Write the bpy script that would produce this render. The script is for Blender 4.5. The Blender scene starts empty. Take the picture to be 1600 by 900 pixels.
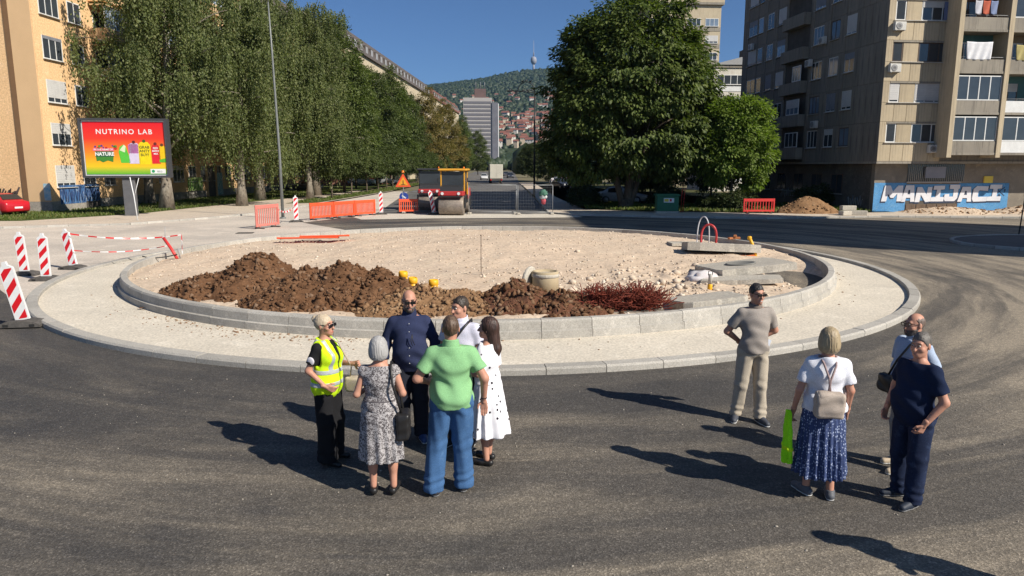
import bpy, bmesh, math, random
import numpy as np
from mathutils import Vector, Matrix
random.seed(7); RNG = np.random.default_rng(11)
S = bpy.context.scene
COL = S.collection
R = math.radians

# ------------------------------------------------------------ camera, sky, sun, exposure
cam_d = bpy.data.cameras.new('camera'); cam = bpy.data.objects.new('camera', cam_d); COL.objects.link(cam)
cam_d.sensor_width = 36.0; cam_d.lens = 25.09; cam_d.clip_start = 0.1; cam_d.clip_end = 12000
cam.location = (0, 0, 3.3); cam.rotation_euler = (R(90 - 9.7), 0, 0)
S.camera = cam
S.render.resolution_x, S.render.resolution_y = 1024, 576
SUN_EL = R(37.5); SUN_AZ = math.atan2(0.826, -0.563)          # compass angle from +Y towards +X
w = bpy.data.worlds.new('World'); S.world = w; w.use_nodes = True
wn = w.node_tree.nodes; wl = w.node_tree.links
bg = wn['Background']; sky = wn.new('ShaderNodeTexSky'); sky.sky_type = 'NISHITA'
sky.sun_disc = False; sky.sun_elevation = SUN_EL; sky.sun_rotation = SUN_AZ
sky.altitude = 3000; sky.air_density = 1.0; sky.dust_density = 0.0; sky.ozone_density = 8.0
wl.new(sky.outputs[0], bg.inputs[0]); bg.inputs[1].default_value = 0.064
sd = bpy.data.lights.new('sun', 'SUN'); sun = bpy.data.objects.new('sun', sd); COL.objects.link(sun)
sd.energy = 4.8; sd.angle = R(0.53); sd.color = (1.0, 0.93, 0.82)
sv = Vector((0.826 * math.cos(SUN_EL), -0.563 * math.cos(SUN_EL), math.sin(SUN_EL)))
sun.rotation_euler = sv.to_track_quat('Z', 'Y').to_euler(); sun.location = (40, -30, 60)
S.view_settings.view_transform = 'Standard'; S.view_settings.look = 'None'
S.view_settings.exposure = 0.55; S.view_settings.gamma = 1.0; S.view_settings.use_curve_mapping = False
S.render.engine = 'CYCLES'
S.cycles.max_bounces = 6; S.cycles.volume_bounces = 0; S.cycles.transparent_max_bounces = 8

# ------------------------------------------------------------ materials
MATS = {}
def lin(c):
    if isinstance(c, str):
        c = [int(c[i:i+2], 16) / 255 for i in (0, 2, 4)]
        c = [x / 12.92 if x <= .04045 else ((x + .055) / 1.055) ** 2.4 for x in c]
    return (c[0], c[1], c[2], 1.0)
def new_mat(name, rough=.8, spec=.3, metal=0):
    m = bpy.data.materials.new(name); m.use_nodes = True
    b = m.node_tree.nodes['Principled BSDF']
    b.inputs['Roughness'].default_value = rough; b.inputs['Specular IOR Level'].default_value = spec
    b.inputs['Metallic'].default_value = metal
    return m, m.node_tree.nodes, m.node_tree.links, b
def N(nodes, t, **kw):
    n = nodes.new(t)
    for k, v in kw.items():
        if k in ('inp',):
            for kk, vv in v.items(): n.inputs[kk].default_value = vv
        else: setattr(n, k, v)
    return n
def mixc(nodes, links, fac, a, b, mode='MIX'):
    m = nodes.new('ShaderNodeMix'); m.data_type = 'RGBA'; m.blend_type = mode
    for sock, v in ((m.inputs[0], fac), (m.inputs[6], a), (m.inputs[7], b)):
        if isinstance(v, bpy.types.NodeSocket): links.new(v, sock)
        elif isinstance(v, (int, float)): sock.default_value = v
        else: sock.default_value = lin(v)
    return m.outputs[2]
def ramp(nodes, links, src, stops):
    r = nodes.new('ShaderNodeValToRGB'); links.new(src, r.inputs[0])
    e = r.color_ramp.elements
    while len(e) < len(stops): e.new(.5)
    for el, (p, c) in zip(e, stops):
        el.position = p; el.color = lin(c) if not isinstance(c, (int, float)) else (c, c, c, 1)
    return r.outputs[0]
def coords(nodes, links, kind='Object', scale=(1, 1, 1), rot=(0, 0, 0)):
    tc = nodes.new('ShaderNodeTexCoord'); mp = nodes.new('ShaderNodeMapping')
    mp.inputs['Scale'].default_value = scale; mp.inputs['Rotation'].default_value = rot
    links.new(tc.outputs[kind], mp.inputs[0]); return mp.outputs[0]
def noise(nodes, links, vec, scale, detail=4, rough=.6, dist=0):
    n = nodes.new('ShaderNodeTexNoise'); n.inputs['Scale'].default_value = scale
    n.inputs['Detail'].default_value = detail; n.inputs['Roughness'].default_value = rough
    n.inputs['Distortion'].default_value = dist
    links.new(vec, n.inputs['Vector']); return n.outputs[0]
def bump(nodes, links, b, h, strength=.3, dist=.02):
    n = nodes.new('ShaderNodeBump'); n.inputs['Strength'].default_value = strength; n.inputs['Distance'].default_value = dist
    links.new(h, n.inputs['Height']); links.new(n.outputs[0], b.inputs['Normal'])
def matte(name, c1, c2=None, rough=.8, spec=.25, scale=4, c3=None, fine=0, bmp=0, metal=0, kind='Object', stretch=(1, 1, 1), rand=0):
    """base colour with uneven patches (c1..c2), an optional third tone, fine grain and relief"""
    if name in MATS: return MATS[name]
    m, n, l, b = new_mat(name, rough, spec, metal)
    v = coords(n, l, kind, stretch)
    if c2 is None: c2 = c1
    f = ramp(n, l, noise(n, l, v, scale, 5, .62), [(.34, 0), (.66, 1)])
    col = mixc(n, l, f, c1, c2)
    if c3 is not None:
        f3 = ramp(n, l, noise(n, l, v, scale * 2.7, 6, .7, .4), [(.54, 0), (.68, 1)])
        col = mixc(n, l, f3, col, c3)
    if fine:
        g = ramp(n, l, noise(n, l, v, fine, 2, .6), [(.3, .72), (.7, 1.22)])
        col = mixc(n, l, .8, col, g, 'MULTIPLY')
    if rand:
        oi = n.new('ShaderNodeObjectInfo')
        g = ramp(n, l, oi.outputs['Random'], [(0, 1 - rand), (1, 1 + rand)])
        col = mixc(n, l, 1.0, col, g, 'MULTIPLY')
    l.new(col, b.inputs['Base Color'])
    if bmp: bump(n, l, b, noise(n, l, v, fine or scale * 6, 4), bmp, .02)
    MATS[name] = m; return m
def plain(name, c, rough=.5, spec=.4, metal=0, emit=0):
    if name in MATS: return MATS[name]
    return matte(name, c, [x * .86 for x in lin(c)[:3]], rough, spec, 3, metal=metal)
def glass_mat(name, c, rough=.08):
    if name in MATS: return MATS[name]
    m, n, l, b = new_mat(name, rough, .6)
    v = coords(n, l, 'Object')
    col = mixc(n, l, noise(n, l, v, .9, 2), c, [x * 2.2 for x in lin(c)[:3]])
    l.new(col, b.inputs['Base Color']); MATS[name] = m; return m

# ------------------------------------------------------------ mesh helpers
def mesh_obj(name, V, F, mat, parent=None, smooth=False, loc=None, link=True):
    me = bpy.data.meshes.new(name)
    V = np.asarray(V, dtype=np.float32)
    if isinstance(F, np.ndarray):
        k = F.shape[1]; nf = len(F)
        me.vertices.add(len(V)); me.vertices.foreach_set('co', V.ravel())
        me.loops.add(nf * k); me.loops.foreach_set('vertex_index', F.astype(np.int32).ravel())
        me.polygons.add(nf); me.polygons.foreach_set('loop_start', np.arange(0, nf * k, k, dtype=np.int32))
        me.polygons.foreach_set('loop_total', np.full(nf, k, dtype=np.int32))
        me.update(calc_edges=True); me.validate()
    else:
        me.from_pydata([tuple(v) for v in V.tolist()], [], F); me.update()
    if smooth: me.polygons.foreach_set('use_smooth', np.ones(len(me.polygons), dtype=bool))
    for mm in (mat if isinstance(mat, (list, tuple)) else [mat]): me.materials.append(mm)
    o = bpy.data.objects.new(name, me); COL.objects.link(o)
    if parent is not None: o.parent = parent
    if loc is not None: o.location = loc
    return o
def tag(o, label, cat, group=None):
    o['label'] = label; o['category'] = cat
    if group: o['group'] = group
    return o
def thing(name, label, cat, loc=(0, 0, 0), rz=0, group=None):
    o = bpy.data.objects.new(name, None); COL.objects.link(o); o.empty_display_size = .2
    o.location = loc; o.rotation_euler = (0, 0, rz); return tag(o, label, cat, group)
def struct(o):
    o['kind'] = 'structure'; return o
def stuff(o, label=None, cat=None):
    o['kind'] = 'stuff'
    if label: o['label'] = label
    if cat: o['category'] = cat
    return o
def copy_tree(o, parent=None):
    c = o.copy(); COL.objects.link(c)
    if parent is not None: c.parent = parent
    for ch in list(o.children): copy_tree(ch, c)
    return c
def place(o, loc, rz=0, label=None, group=None, scale=None):
    o.location = loc; o.rotation_euler = (0, 0, rz)
    if label: o['label'] = label
    if group: o['group'] = group
    if scale is not None: o.scale = scale if hasattr(scale, '__len__') else (scale,) * 3
    return o

class MB:
    """collects shapes; build() links them as one mesh object"""
    def __init__(self): self.V = []; self.F = []; self.sm = []
    def add(self, V, F, sm=False):
        o = len(self.V); self.V += [tuple(v) for v in V]
        self.F += [tuple(i + o for i in f) for f in F]; self.sm += [sm] * len(F); return self
    def box(self, lo, hi, bev=0, rot=None, about=None):
        lo = list(lo); hi = list(hi)
        for i in range(3):
            if lo[i] > hi[i]: lo[i], hi[i] = hi[i], lo[i]
        if bev <= 0:
            V = [(x, y, z) for x in (lo[0], hi[0]) for y in (lo[1], hi[1]) for z in (lo[2], hi[2])]
            F = [(0, 1, 3, 2), (4, 6, 7, 5), (0, 4, 5, 1), (2, 3, 7, 6), (0, 2, 6, 4), (1, 5, 7, 3)]
        else:
            bev = min(bev, min(hi[i] - lo[i] for i in range(3)) * .45)
            bm = bmesh.new(); bmesh.ops.create_cube(bm, size=1)
            for v in bm.verts:
                v.co = Vector([(lo[i] + hi[i]) / 2 + v.co[i] * (hi[i] - lo[i]) for i in range(3)])
            bmesh.ops.bevel(bm, geom=bm.edges[:], offset=bev, segments=1, affect='EDGES')
            bm.verts.index_update()
            V = [v.co[:] for v in bm.verts]; F = [[v.index for v in f.verts] for f in bm.faces]; bm.free()
        if rot is not None:
            c = Vector(about) if about is not None else Vector([(lo[i] + hi[i]) / 2 for i in range(3)])
            V = [(rot @ (Vector(v) - c) + c)[:] for v in V]
        return self.add(V, F)
    def tube(self, pts, r, n=8, cap=True, sm=True):
        pts = [Vector(p) for p in pts]
        rs = r if hasattr(r, '__len__') else [r] * len(pts)
        V = []; F = []; up = None
        for i, p in enumerate(pts):
            t = (pts[min(i + 1, len(pts) - 1)] - pts[max(i - 1, 0)])
            t = t.normalized() if t.length > 1e-9 else Vector((0, 0, 1))
            if up is None:
                up = Vector((1, 0, 0)) if abs(t.x) < .8 else Vector((0, 1, 0))
            a = t.cross(up)
            if a.length < 1e-4: a = t.orthogonal()
            a.normalize(); b = t.cross(a).normalized(); up = b.cross(t) if False else up
            for k in range(n):
                th = 2 * math.pi * k / n
                V.append((p + (a * math.cos(th) + b * math.sin(th)) * rs[i])[:])
        for i in range(len(pts) - 1):
            for k in range(n):
                k2 = (k + 1) % n
                F.append((i * n + k, i * n + k2, (i + 1) * n + k2, (i + 1) * n + k))
        o = len(self.V); self.add(V, F, sm)
        if cap:
            m = len(pts) - 1
            self.F += [tuple(o + k for k in range(n))[::-1], tuple(o + m * n + k for k in range(n))]; self.sm += [False, False]
        return self
    def lathe(self, prof, n=24, c=(0, 0, 0), axis='z', sm=True):
        V = []; F = []
        for (r, z) in prof:
            for k in range(n):
                th = 2 * math.pi * k / n; x, y = r * math.cos(th), r * math.sin(th)
                p = (x, y, z) if axis == 'z' else ((z, x, y) if axis == 'x' else (x, z, y))
                V.append((p[0] + c[0], p[1] + c[1], p[2] + c[2]))
        for i in range(len(prof) - 1):
            for k in range(n):
                k2 = (k + 1) % n; F.append((i * n + k, i * n + k2, (i + 1) * n + k2, (i + 1) * n + k))
        o = len(self.V); self.add(V, F, sm)
        if prof[0][0] > 1e-5: self.F.append(tuple(o + k for k in range(n))[::-1]); self.sm.append(False)
        if prof[-1][0] > 1e-5: self.F.append(tuple(o + (len(prof) - 1) * n + k for k in range(n))); self.sm.append(False)
        return self
    def prism(self, poly, a, b, axis='z'):
        """polygon extruded from a to b along an axis"""
        n = len(poly); V = []
        for t in (a, b):
            for (u, v) in poly:
                V.append({'z': (u, v, t), 'x': (t, u, v), 'y': (u, t, v)}[axis])
        F = [tuple(range(n))[::-1], tuple(range(n, 2 * n))] + [(i, (i + 1) % n, n + (i + 1) % n, n + i) for i in range(n)]
        return self.add(V, F)
    def build(self, name, mat, parent=None, loc=None):
        o = mesh_obj(name, self.V, self.F, mat, parent, loc=loc)
        if any(self.sm): o.data.polygons.foreach_set('use_smooth', np.array(self.sm, dtype=bool))
        bm = bmesh.new(); bm.from_mesh(o.data); bmesh.ops.recalc_face_normals(bm, faces=bm.faces[:]); bm.to_mesh(o.data); bm.free()
        return o
def sheet(name, poly, z, mat, kind=True):
    """flat polygon of ground, triangulated"""
    bm = bmesh.new(); vs = [bm.verts.new((x, y, z)) for x, y in poly]; f = bm.faces.new(vs)
    bmesh.ops.triangulate(bm, faces=[f]); bm.normal_update()
    for f in list(bm.faces):
        if f.calc_area() < 1e-6: continue
        if f.normal.z < 0: f.normal_flip()
    bm.normal_update()
    me = bpy.data.meshes.new(name); bm.to_mesh(me); bm.free(); me.materials.append(mat)
    o = bpy.data.objects.new(name, me); COL.objects.link(o)
    return struct(o) if kind else o
def vnoise(x, y, seed=0):
    """smooth value noise on arrays"""
    xi = np.floor(x).astype(np.int64); yi = np.floor(y).astype(np.int64); xf = x - xi; yf = y - yi
    def h(a, b):
        n = (a * 374761393 + b * 668265263 + seed * 974634777) & 0x7fffffff
        n = (n ^ (n >> 13)) * 1274126177 & 0x7fffffff
        return ((n ^ (n >> 16)) & 0xffff) / 65535.0
    u = xf * xf * (3 - 2 * xf); v = yf * yf * (3 - 2 * yf)
    return (h(xi, yi) * (1 - u) + h(xi + 1, yi) * u) * (1 - v) + (h(xi, yi + 1) * (1 - u) + h(xi + 1, yi + 1) * u) * v
def fbm(x, y, oct=4, seed=0):
    s = 0; a = .5; t = 0
    for i in range(oct): s = s + a * vnoise(x * 2 ** i, y * 2 ** i, seed + i); t += a; a *= .5
    return s / t
ICO = None
def ico_data(sub=1):
    bm = bmesh.new(); bmesh.ops.create_icosphere(bm, subdivisions=sub, radius=1); bm.verts.index_update()
    V = np.array([v.co[:] for v in bm.verts]); F = np.array([[v.index for v in f.verts] for f in bm.faces]); bm.free(); return V, F
def scatter_stones(P, sz, sub=1, jag=.35, flat=.7, rng=RNG):
    """P: (n,3) positions, sz: (n,) radii -> one mesh of uneven stones"""
    V0, F0 = ico_data(sub); n = len(P); k = len(V0)
    Vs = np.repeat(V0[None], n, 0) * (1 + jag * (rng.random((n, k, 1)) * 2 - 1))
    Vs = Vs * (sz[:, None, None] * (.7 + .6 * rng.random((n, 1, 3))) * np.array([1, 1, flat]))
    a = rng.random(n) * 6.283; c, s = np.cos(a)[:, None], np.sin(a)[:, None]
    X = Vs[..., 0] * c - Vs[..., 1] * s; Y = Vs[..., 0] * s + Vs[..., 1] * c
    Vs = np.stack([X, Y, Vs[..., 2]], -1) + P[:, None, :]
    F = (F0[None] + (np.arange(n) * k)[:, None, None]).reshape(-1, 3)
    return Vs.reshape(-1, 3), F
# ------------------------------------------------------------ ground materials
C0 = (-0.95, 23.7); R_OUT = 12.75; C1 = (-0.95, 24.2); R_IN = 10.95
def asphalt_mat(name, base1, base2, dust, amount):
    m, n, l, b = new_mat(name, .82, .35)
    v = coords(n, l, 'Object')
    sep = N(n, 'ShaderNodeSeparateXYZ'); l.new(v, sep.inputs[0])
    dx = N(n, 'ShaderNodeMath', operation='SUBTRACT'); l.new(sep.outputs[0], dx.inputs[0]); dx.inputs[1].default_value = C0[0]
    dy = N(n, 'ShaderNodeMath', operation='SUBTRACT'); l.new(sep.outputs[1], dy.inputs[0]); dy.inputs[1].default_value = C0[1]
    at2 = N(n, 'ShaderNodeMath', operation='ARCTAN2'); l.new(dy.outputs[0], at2.inputs[0]); l.new(dx.outputs[0], at2.inputs[1])
    hy = N(n, 'ShaderNodeVectorMath', operation='LENGTH'); cb = N(n, 'ShaderNodeCombineXYZ')
    l.new(dx.outputs[0], cb.inputs[0]); l.new(dy.outputs[0], cb.inputs[1]); l.new(cb.outputs[0], hy.inputs[0])
    pc = N(n, 'ShaderNodeCombineXYZ'); l.new(hy.outputs['Value'], pc.inputs[0])
    am = N(n, 'ShaderNodeMath', operation='MULTIPLY'); l.new(at2.outputs[0], am.inputs[0]); am.inputs[1].default_value = 2.2
    l.new(am.outputs[0], pc.inputs[1])
    streak = ramp(n, l, noise(n, l, pc.outputs[0], .85, 7, .66, .35), [(.44, 0), (.64, 1)])
    fine_streak = ramp(n, l, noise(n, l, pc.outputs[0], 3.2, 6, .7, .2), [(.40, .35), (.72, 1)])
    patch = ramp(n, l, noise(n, l, v, .16, 5, .6, .5), [(.36, 0), (.66, 1)])
    mul = mixc(n, l, 1.0, streak, fine_streak, 'MULTIPLY')
    mul = mixc(n, l, .6, mul, patch, 'MULTIPLY')
    mul = mixc(n, l, .22, mul, patch, 'ADD')
    # loose dust lies thickest in the outer lane, where the lorries turn
    band = ramp(n, l, N(n, 'ShaderNodeMapRange', inp={1: 12, 2: 30}).outputs[0], [(0, 0), (1, 1)])
    mr = band.node.inputs[0].links[0].from_node; l.new(hy.outputs['Value'], mr.inputs[0])
    bandc = ramp(n, l, mr.outputs[0], [(.0, .2), (.10, .35), (.22, .85), (.42, 1.0), (.6, .8), (1, .9)])
    mul = mixc(n, l, 1.0, mul, bandc, 'MULTIPLY')
    # the lane on the right is used by the earth lorries: more dust there
    xr = N(n, 'ShaderNodeMapRange', inp={1: 3.0, 2: 11.0, 3: 0.0, 4: 0.5}); l.new(sep.outputs[0], xr.inputs[0])
    lane = mixc(n, l, .55, streak, fine_streak, 'ADD'); mul = mixc(n, l, xr.outputs[0], mul, lane, 'ADD')
    am2 = N(n, 'ShaderNodeMath', operation='MULTIPLY'); l.new(mul, am2.inputs[0]); am2.inputs[1].default_value = amount; am2.use_clamp = True
    base = mixc(n, l, noise(n, l, v, .7, 5, .65), base1, base2)
    base = mixc(n, l, am2.outputs[0], base, dust)
    # bitumen and chippings
    grain = N(n, 'ShaderNodeTexVoronoi', inp={'Scale': 70.0}); l.new(v, grain.inputs['Vector'])
    sepc = N(n, 'ShaderNodeSeparateColor'); l.new(grain.outputs['Color'], sepc.inputs[0])
    gr = ramp(n, l, sepc.outputs[0], [(0, .5), (.55, .88), (.86, 1.15), (1, 1.9)])
    base = mixc(n, l, .8, base, gr, 'MULTIPLY')
    mid = ramp(n, l, noise(n, l, v, 9, 4, .7), [(.3, .75), (.7, 1.2)])
    base = mixc(n, l, .7, base, mid, 'MULTIPLY')
    l.new(base, b.inputs['Base Color'])
    bump(n, l, b, grain.outputs['Distance'], .35, .01)
    MATS[name] = m; return m
M_ASPH = asphalt_mat('fresh_asphalt', (.040, .039, .039), (.066, .062, .059), (.29, .245, .185), 1.5)
M_STREET = matte('street_asphalt', (.105, .10, .095), (.15, .14, .13), .85, .3, .3, (.19, .175, .155), fine=30, bmp=.2)
M_OLD = matte('dusty_road', (.60, .525, .44), (.44, .39, .335), .9, .2, .22, (.66, .58, .49), fine=14, bmp=.2)
M_CONC = matte('pale_concrete', (.60, .545, .455), (.52, .475, .40), .9, .2, .7, (.64, .585, .50), fine=26, bmp=.25)
M_PAVE = matte('gritty_pavement', (.56, .47, .37), (.47, .40, .325), .92, .15, .5, (.56, .49, .40), fine=12, bmp=.3)
M_KERB = matte('kerb_concrete', (.42, .395, .35), (.35, .33, .295), .88, .25, 2.0, (.47, .44, .39), fine=40, bmp=.25, rand=.14)
M_GRAVEL = matte('crushed_stone', (.60, .465, .34), (.54, .43, .325), .95, .12, .45, (.62, .51, .38), fine=11, bmp=.6)
M_EARTH = matte('dry_earth', (.20, .165, .11), (.12, .12, .06), .95, .1, .15, (.26, .21, .14), fine=3, bmp=.3)
M_TURF = matte('turf', (.055, .085, .022), (.10, .115, .035), .95, .1, .4, (.17, .145, .07), fine=9, bmp=.5)

# ------------------------------------------------------------ ground, roads, pavements
def big_ground():
    xs = np.concatenate([np.linspace(-5000, -120, 14), np.linspace(-90, 120, 16), np.linspace(160, 5000, 14)])
    ys = np.concatenate([np.linspace(-3000, -80, 8), np.linspace(-40, 400, 20), np.linspace(480, 900, 6)])
    X, Y = np.meshgrid(xs, ys); V = np.stack([X.ravel(), Y.ravel(), np.full(X.size, -.06)], -1)
    nx = len(xs); F = np.array([(j * nx + i, j * nx + i + 1, (j + 1) * nx + i + 1, (j + 1) * nx + i) for j in range(len(ys) - 1) for i in range(nx - 1)])
    struct(mesh_obj('ground', V, F, M_EARTH))
big_ground()
def ring_road():
    # foreground plus the carriageway round the island
    poly = [(-75, -30), (75, -30), (75, 45.2), (32.4, 45.6), (24.1, 46.6), (16, 44.9), (9, 46.4), (4.4, 48.2), (2.4, 50.2), (-9.6, 50.2), (-12.6, 42.8), (-22, 40.2), (-75, 36)]
    sheet('roundabout_road', poly, 0.0, M_ASPH)
ring_road()
sheet('approach_road', [(-9.7, 14.6), (-14.4, 19.6), (-22, 25), (-75, 29), (-75, 36.2), (-27.2, 38.1), (-21.7, 40.5), (-17.7, 49.7), (-17.0, 60), (-15.6, 95), (-13.6, 95), (-9.5, 50.2), (-12.4, 42.2), (-8.2, 36.6), (-5, 33), (-8, 22)], .004, M_OLD)
sheet('street', [(-9.5, 50.0), (2.5, 50.0), (2.3, 75), (1.6, 120), (1.0, 430), (-22, 430), (-15.4, 215), (-13.4, 95)], .006, M_STREET)
sheet('concrete_strip', [(-9.4, 44.6), (-5, 45.6), (2, 46.2), (4.6, 46.6), (4.4, 48.1), (2.5, 50.1), (-9.5, 50.1), (-10.6, 47.2)], .012, M_CONC)
def strip(name, line, h, w, mat, parent=None, stone=1.0):
    """row of kerb stones along a polyline; each stone an object under one kerb"""
    k = bpy.data.objects.new(name, None); COL.objects.link(k); struct(k)
    pts = [Vector((x, y, 0)) for x, y in line]; segs = []
    for a, b in zip(pts[:-1], pts[1:]):
        n = max(1, round((b - a).length / stone))
        for i in range(n): segs.append((a + (b - a) * i / n, a + (b - a) * (i + 1) / n))
    cache = {}
    for a, b in segs:
        L = round((b - a).length - .012, 2)
        if L not in cache:
            mb = MB(); mb.box((-L / 2, -w / 2, -.1), (L / 2, w / 2, h), .018); cache[L] = mb.build('kerb_stone', mat, k); o = cache[L]
        else:
            o = bpy.data.objects.new('kerb_stone', cache[L].data); COL.objects.link(o); o.parent = k
        c = (a + b) / 2; d = b - a
        o.location = (c.x, c.y, random.uniform(-.006, .006)); o.rotation_euler = (0, 0, math.atan2(d.y, d.x) + random.uniform(-.006, .006))
    return k
left_front = [(-70, 36.2), (-27.2, 38.1), (-21.7, 40.5), (-19.2, 45.2), (-17.7, 49.7), (-17.0, 60), (-15.6, 95)]
sheet('pavement_left', left_front + [(-20.5, 95), (-21.5, 78), (-23.5, 66), (-24.5, 58), (-25.4, 48.5), (-29, 42.2), (-70, 39.6)], .10, M_PAVE)
strip('kerb_left', [(-50, 37.12), (-27.2, 38.15), (-21.7, 40.55), (-19.2, 45.2), (-17.7, 49.7), (-17.0, 60)], .115, .15, M_KERB)
right_front = [(1.3, 140), (1.8, 120), (2.5, 75), (2.6, 50.4), (4.6, 48.2), (9, 46.5), (16, 45.0), (24.1, 46.7), (32.4, 45.7), (70, 45.2)]
sheet('pavement_right', [(1.3, 140), (1.8, 120), (2.5, 75), (2.6, 50.4), (4.6, 48.2), (9, 46.5), (16, 45.0), (24.1, 46.7), (32.4, 45.7), (70, 45.2), (70, 50.6), (27, 50.4), (19, 49.2), (9.5, 51.2), (5.4, 54), (4.6, 75), (4.2, 140)], .10, M_PAVE)
strip('kerb_right', [(2.5, 75), (2.6, 50.4), (4.6, 48.2), (9, 46.5), (16, 45.0), (24.1, 46.7), (32.4, 45.7), (45, 45.4)], .12, .15, M_KERB)
sheet('lawn_left', [(-70, 39.55), (-29, 42.15), (-25.4, 48.45), (-24.5, 57.9), (-23.5, 66), (-21.5, 78), (-20.5, 95), (-22, 220), (-70, 220)], .09, M_TURF)
sheet('verge_left', [(-19.6, 62), (-17.2, 63), (-15.8, 95), (-16.8, 210), (-19.2, 210), (-18.2, 95)], .125, M_TURF)
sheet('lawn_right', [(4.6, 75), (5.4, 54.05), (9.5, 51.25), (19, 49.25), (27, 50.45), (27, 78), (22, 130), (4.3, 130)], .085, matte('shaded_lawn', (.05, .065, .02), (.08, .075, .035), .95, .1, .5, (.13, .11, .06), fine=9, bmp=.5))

# ------------------------------------------------------------ roundabout island: apron, kerbs, gravel
def annulus(name, c_o, r_o, c_i, r_i, z, mat, n=180, nr=6):
    V = []; F = []
    for j in range(nr + 1):
        t = j / nr
        for k in range(n):
            th = 2 * math.pi * k / n
            xo, yo = c_o[0] + r_o * math.cos(th), c_o[1] + r_o * math.sin(th)
            xi, yi = c_i[0] + r_i * math.cos(th), c_i[1] + r_i * math.sin(th)
            V.append((xi + (xo - xi) * t, yi + (yo - yi) * t, z))
    for j in range(nr):
        for k in range(n):
            k2 = (k + 1) % n; F.append((j * n + k, (j + 1) * n + k, (j + 1) * n + k2, j * n + k2))
    return struct(mesh_obj(name, V, F, mat))
M_APRON = matte('apron_concrete', (.64, .575, .47), (.56, .505, .415), .92, .18, .5, (.69, .625, .52), fine=22, bmp=.3)
annulus('island_apron', C0, R_OUT - .1, C1, R_IN - .1, .035, M_APRON)
def ring_kerb(name, c, r, w, z0, z1, n, step=None, lip=0):
    """kerb of curved stones, one object each, under one kerb"""
    k = bpy.data.objects.new(name, None); COL.objects.link(k); struct(k); k.location = (c[0], c[1], 0)
    da = 2 * math.pi / n; gap = .006 / r
    mb = MB(); m = 4; V = []; prof = [(r - w, z0), (r - w, z1 - .012), (r - w + .012, z1), (r - .03, z1), (r, z1 - .035), (r, z0)]
    if lip: prof = [(r - w, z0), (r - w, z1 - .012), (r - w + .012, z1), (r - .04, z1), (r - .012, z1 - .04), (r, z1 - .2), (r + lip, z1 - .215), (r + lip, z0)]
    for i in range(m + 1):
        a = -da / 2 + gap + (da - 2 * gap) * i / m
        for (rr, z) in prof: V.append((rr * math.cos(a), rr * math.sin(a), z))
    p = len(prof); F = []
    for i in range(m):
        for j in range(p):
            j2 = (j + 1) % p; F.append((i * p + j, i * p + j2, (i + 1) * p + j2, (i + 1) * p + j))
    F += [tuple(range(p)), tuple(m * p + j for j in range(p))[::-1]]
    mb.add(V, F); first = mb.build('kerb_stone', M_KERB, k)
    for i in range(1, n):
        o = bpy.data.objects.new('kerb_stone', first.data); COL.objects.link(o); o.parent = k
        o.rotation_euler = (0, 0, i * da); o.location = (0, 0, random.uniform(-.005, .005))
    return k
ring_kerb('outer_kerb', C0, R_OUT, .26, -.1, .12, 80)
ring_kerb('inner_kerb', C1, R_IN, .20, -.1, .40, 68, lip=.05)

def island_h(x, y):
    x = np.asarray(x, float); y = np.asarray(y, float)
    d = np.hypot(x - C1[0], y - C1[1])
    h = .27 + .16 * (fbm(x * .35, y * .35, 4, 3) - .5) + .10 * (fbm(x * 1.6, y * 1.6, 4, 9) - .5)
    h = h + .25 * np.exp(-((x + 1) ** 2 / 30 + (y - 27) ** 2 / 14))                # slight crown behind
    rub = np.exp(-((x - 4.6) ** 2 / 3.2 + (y - 19.5) ** 2 / 5))                    # trampled rubble on the right
    h = h + rub * .34 * (fbm(x * 2.3, y * 2.3, 4, 21) - .45)
    pit = np.exp(-(((x - 8.5) / .95) ** 4 + ((y - 20.6) / 2.3) ** 4))              # dug-out trench by the kerb
    h = h - .42 * pit
    h = h - .25 * np.exp(-(((x - 3.6) / .8) ** 2 + ((y - 15.2) / .35) ** 2))
    edge = np.clip((R_IN - .2 - d) / .5, 0, 1)
    return h * (.75 + .25 * edge)
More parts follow.
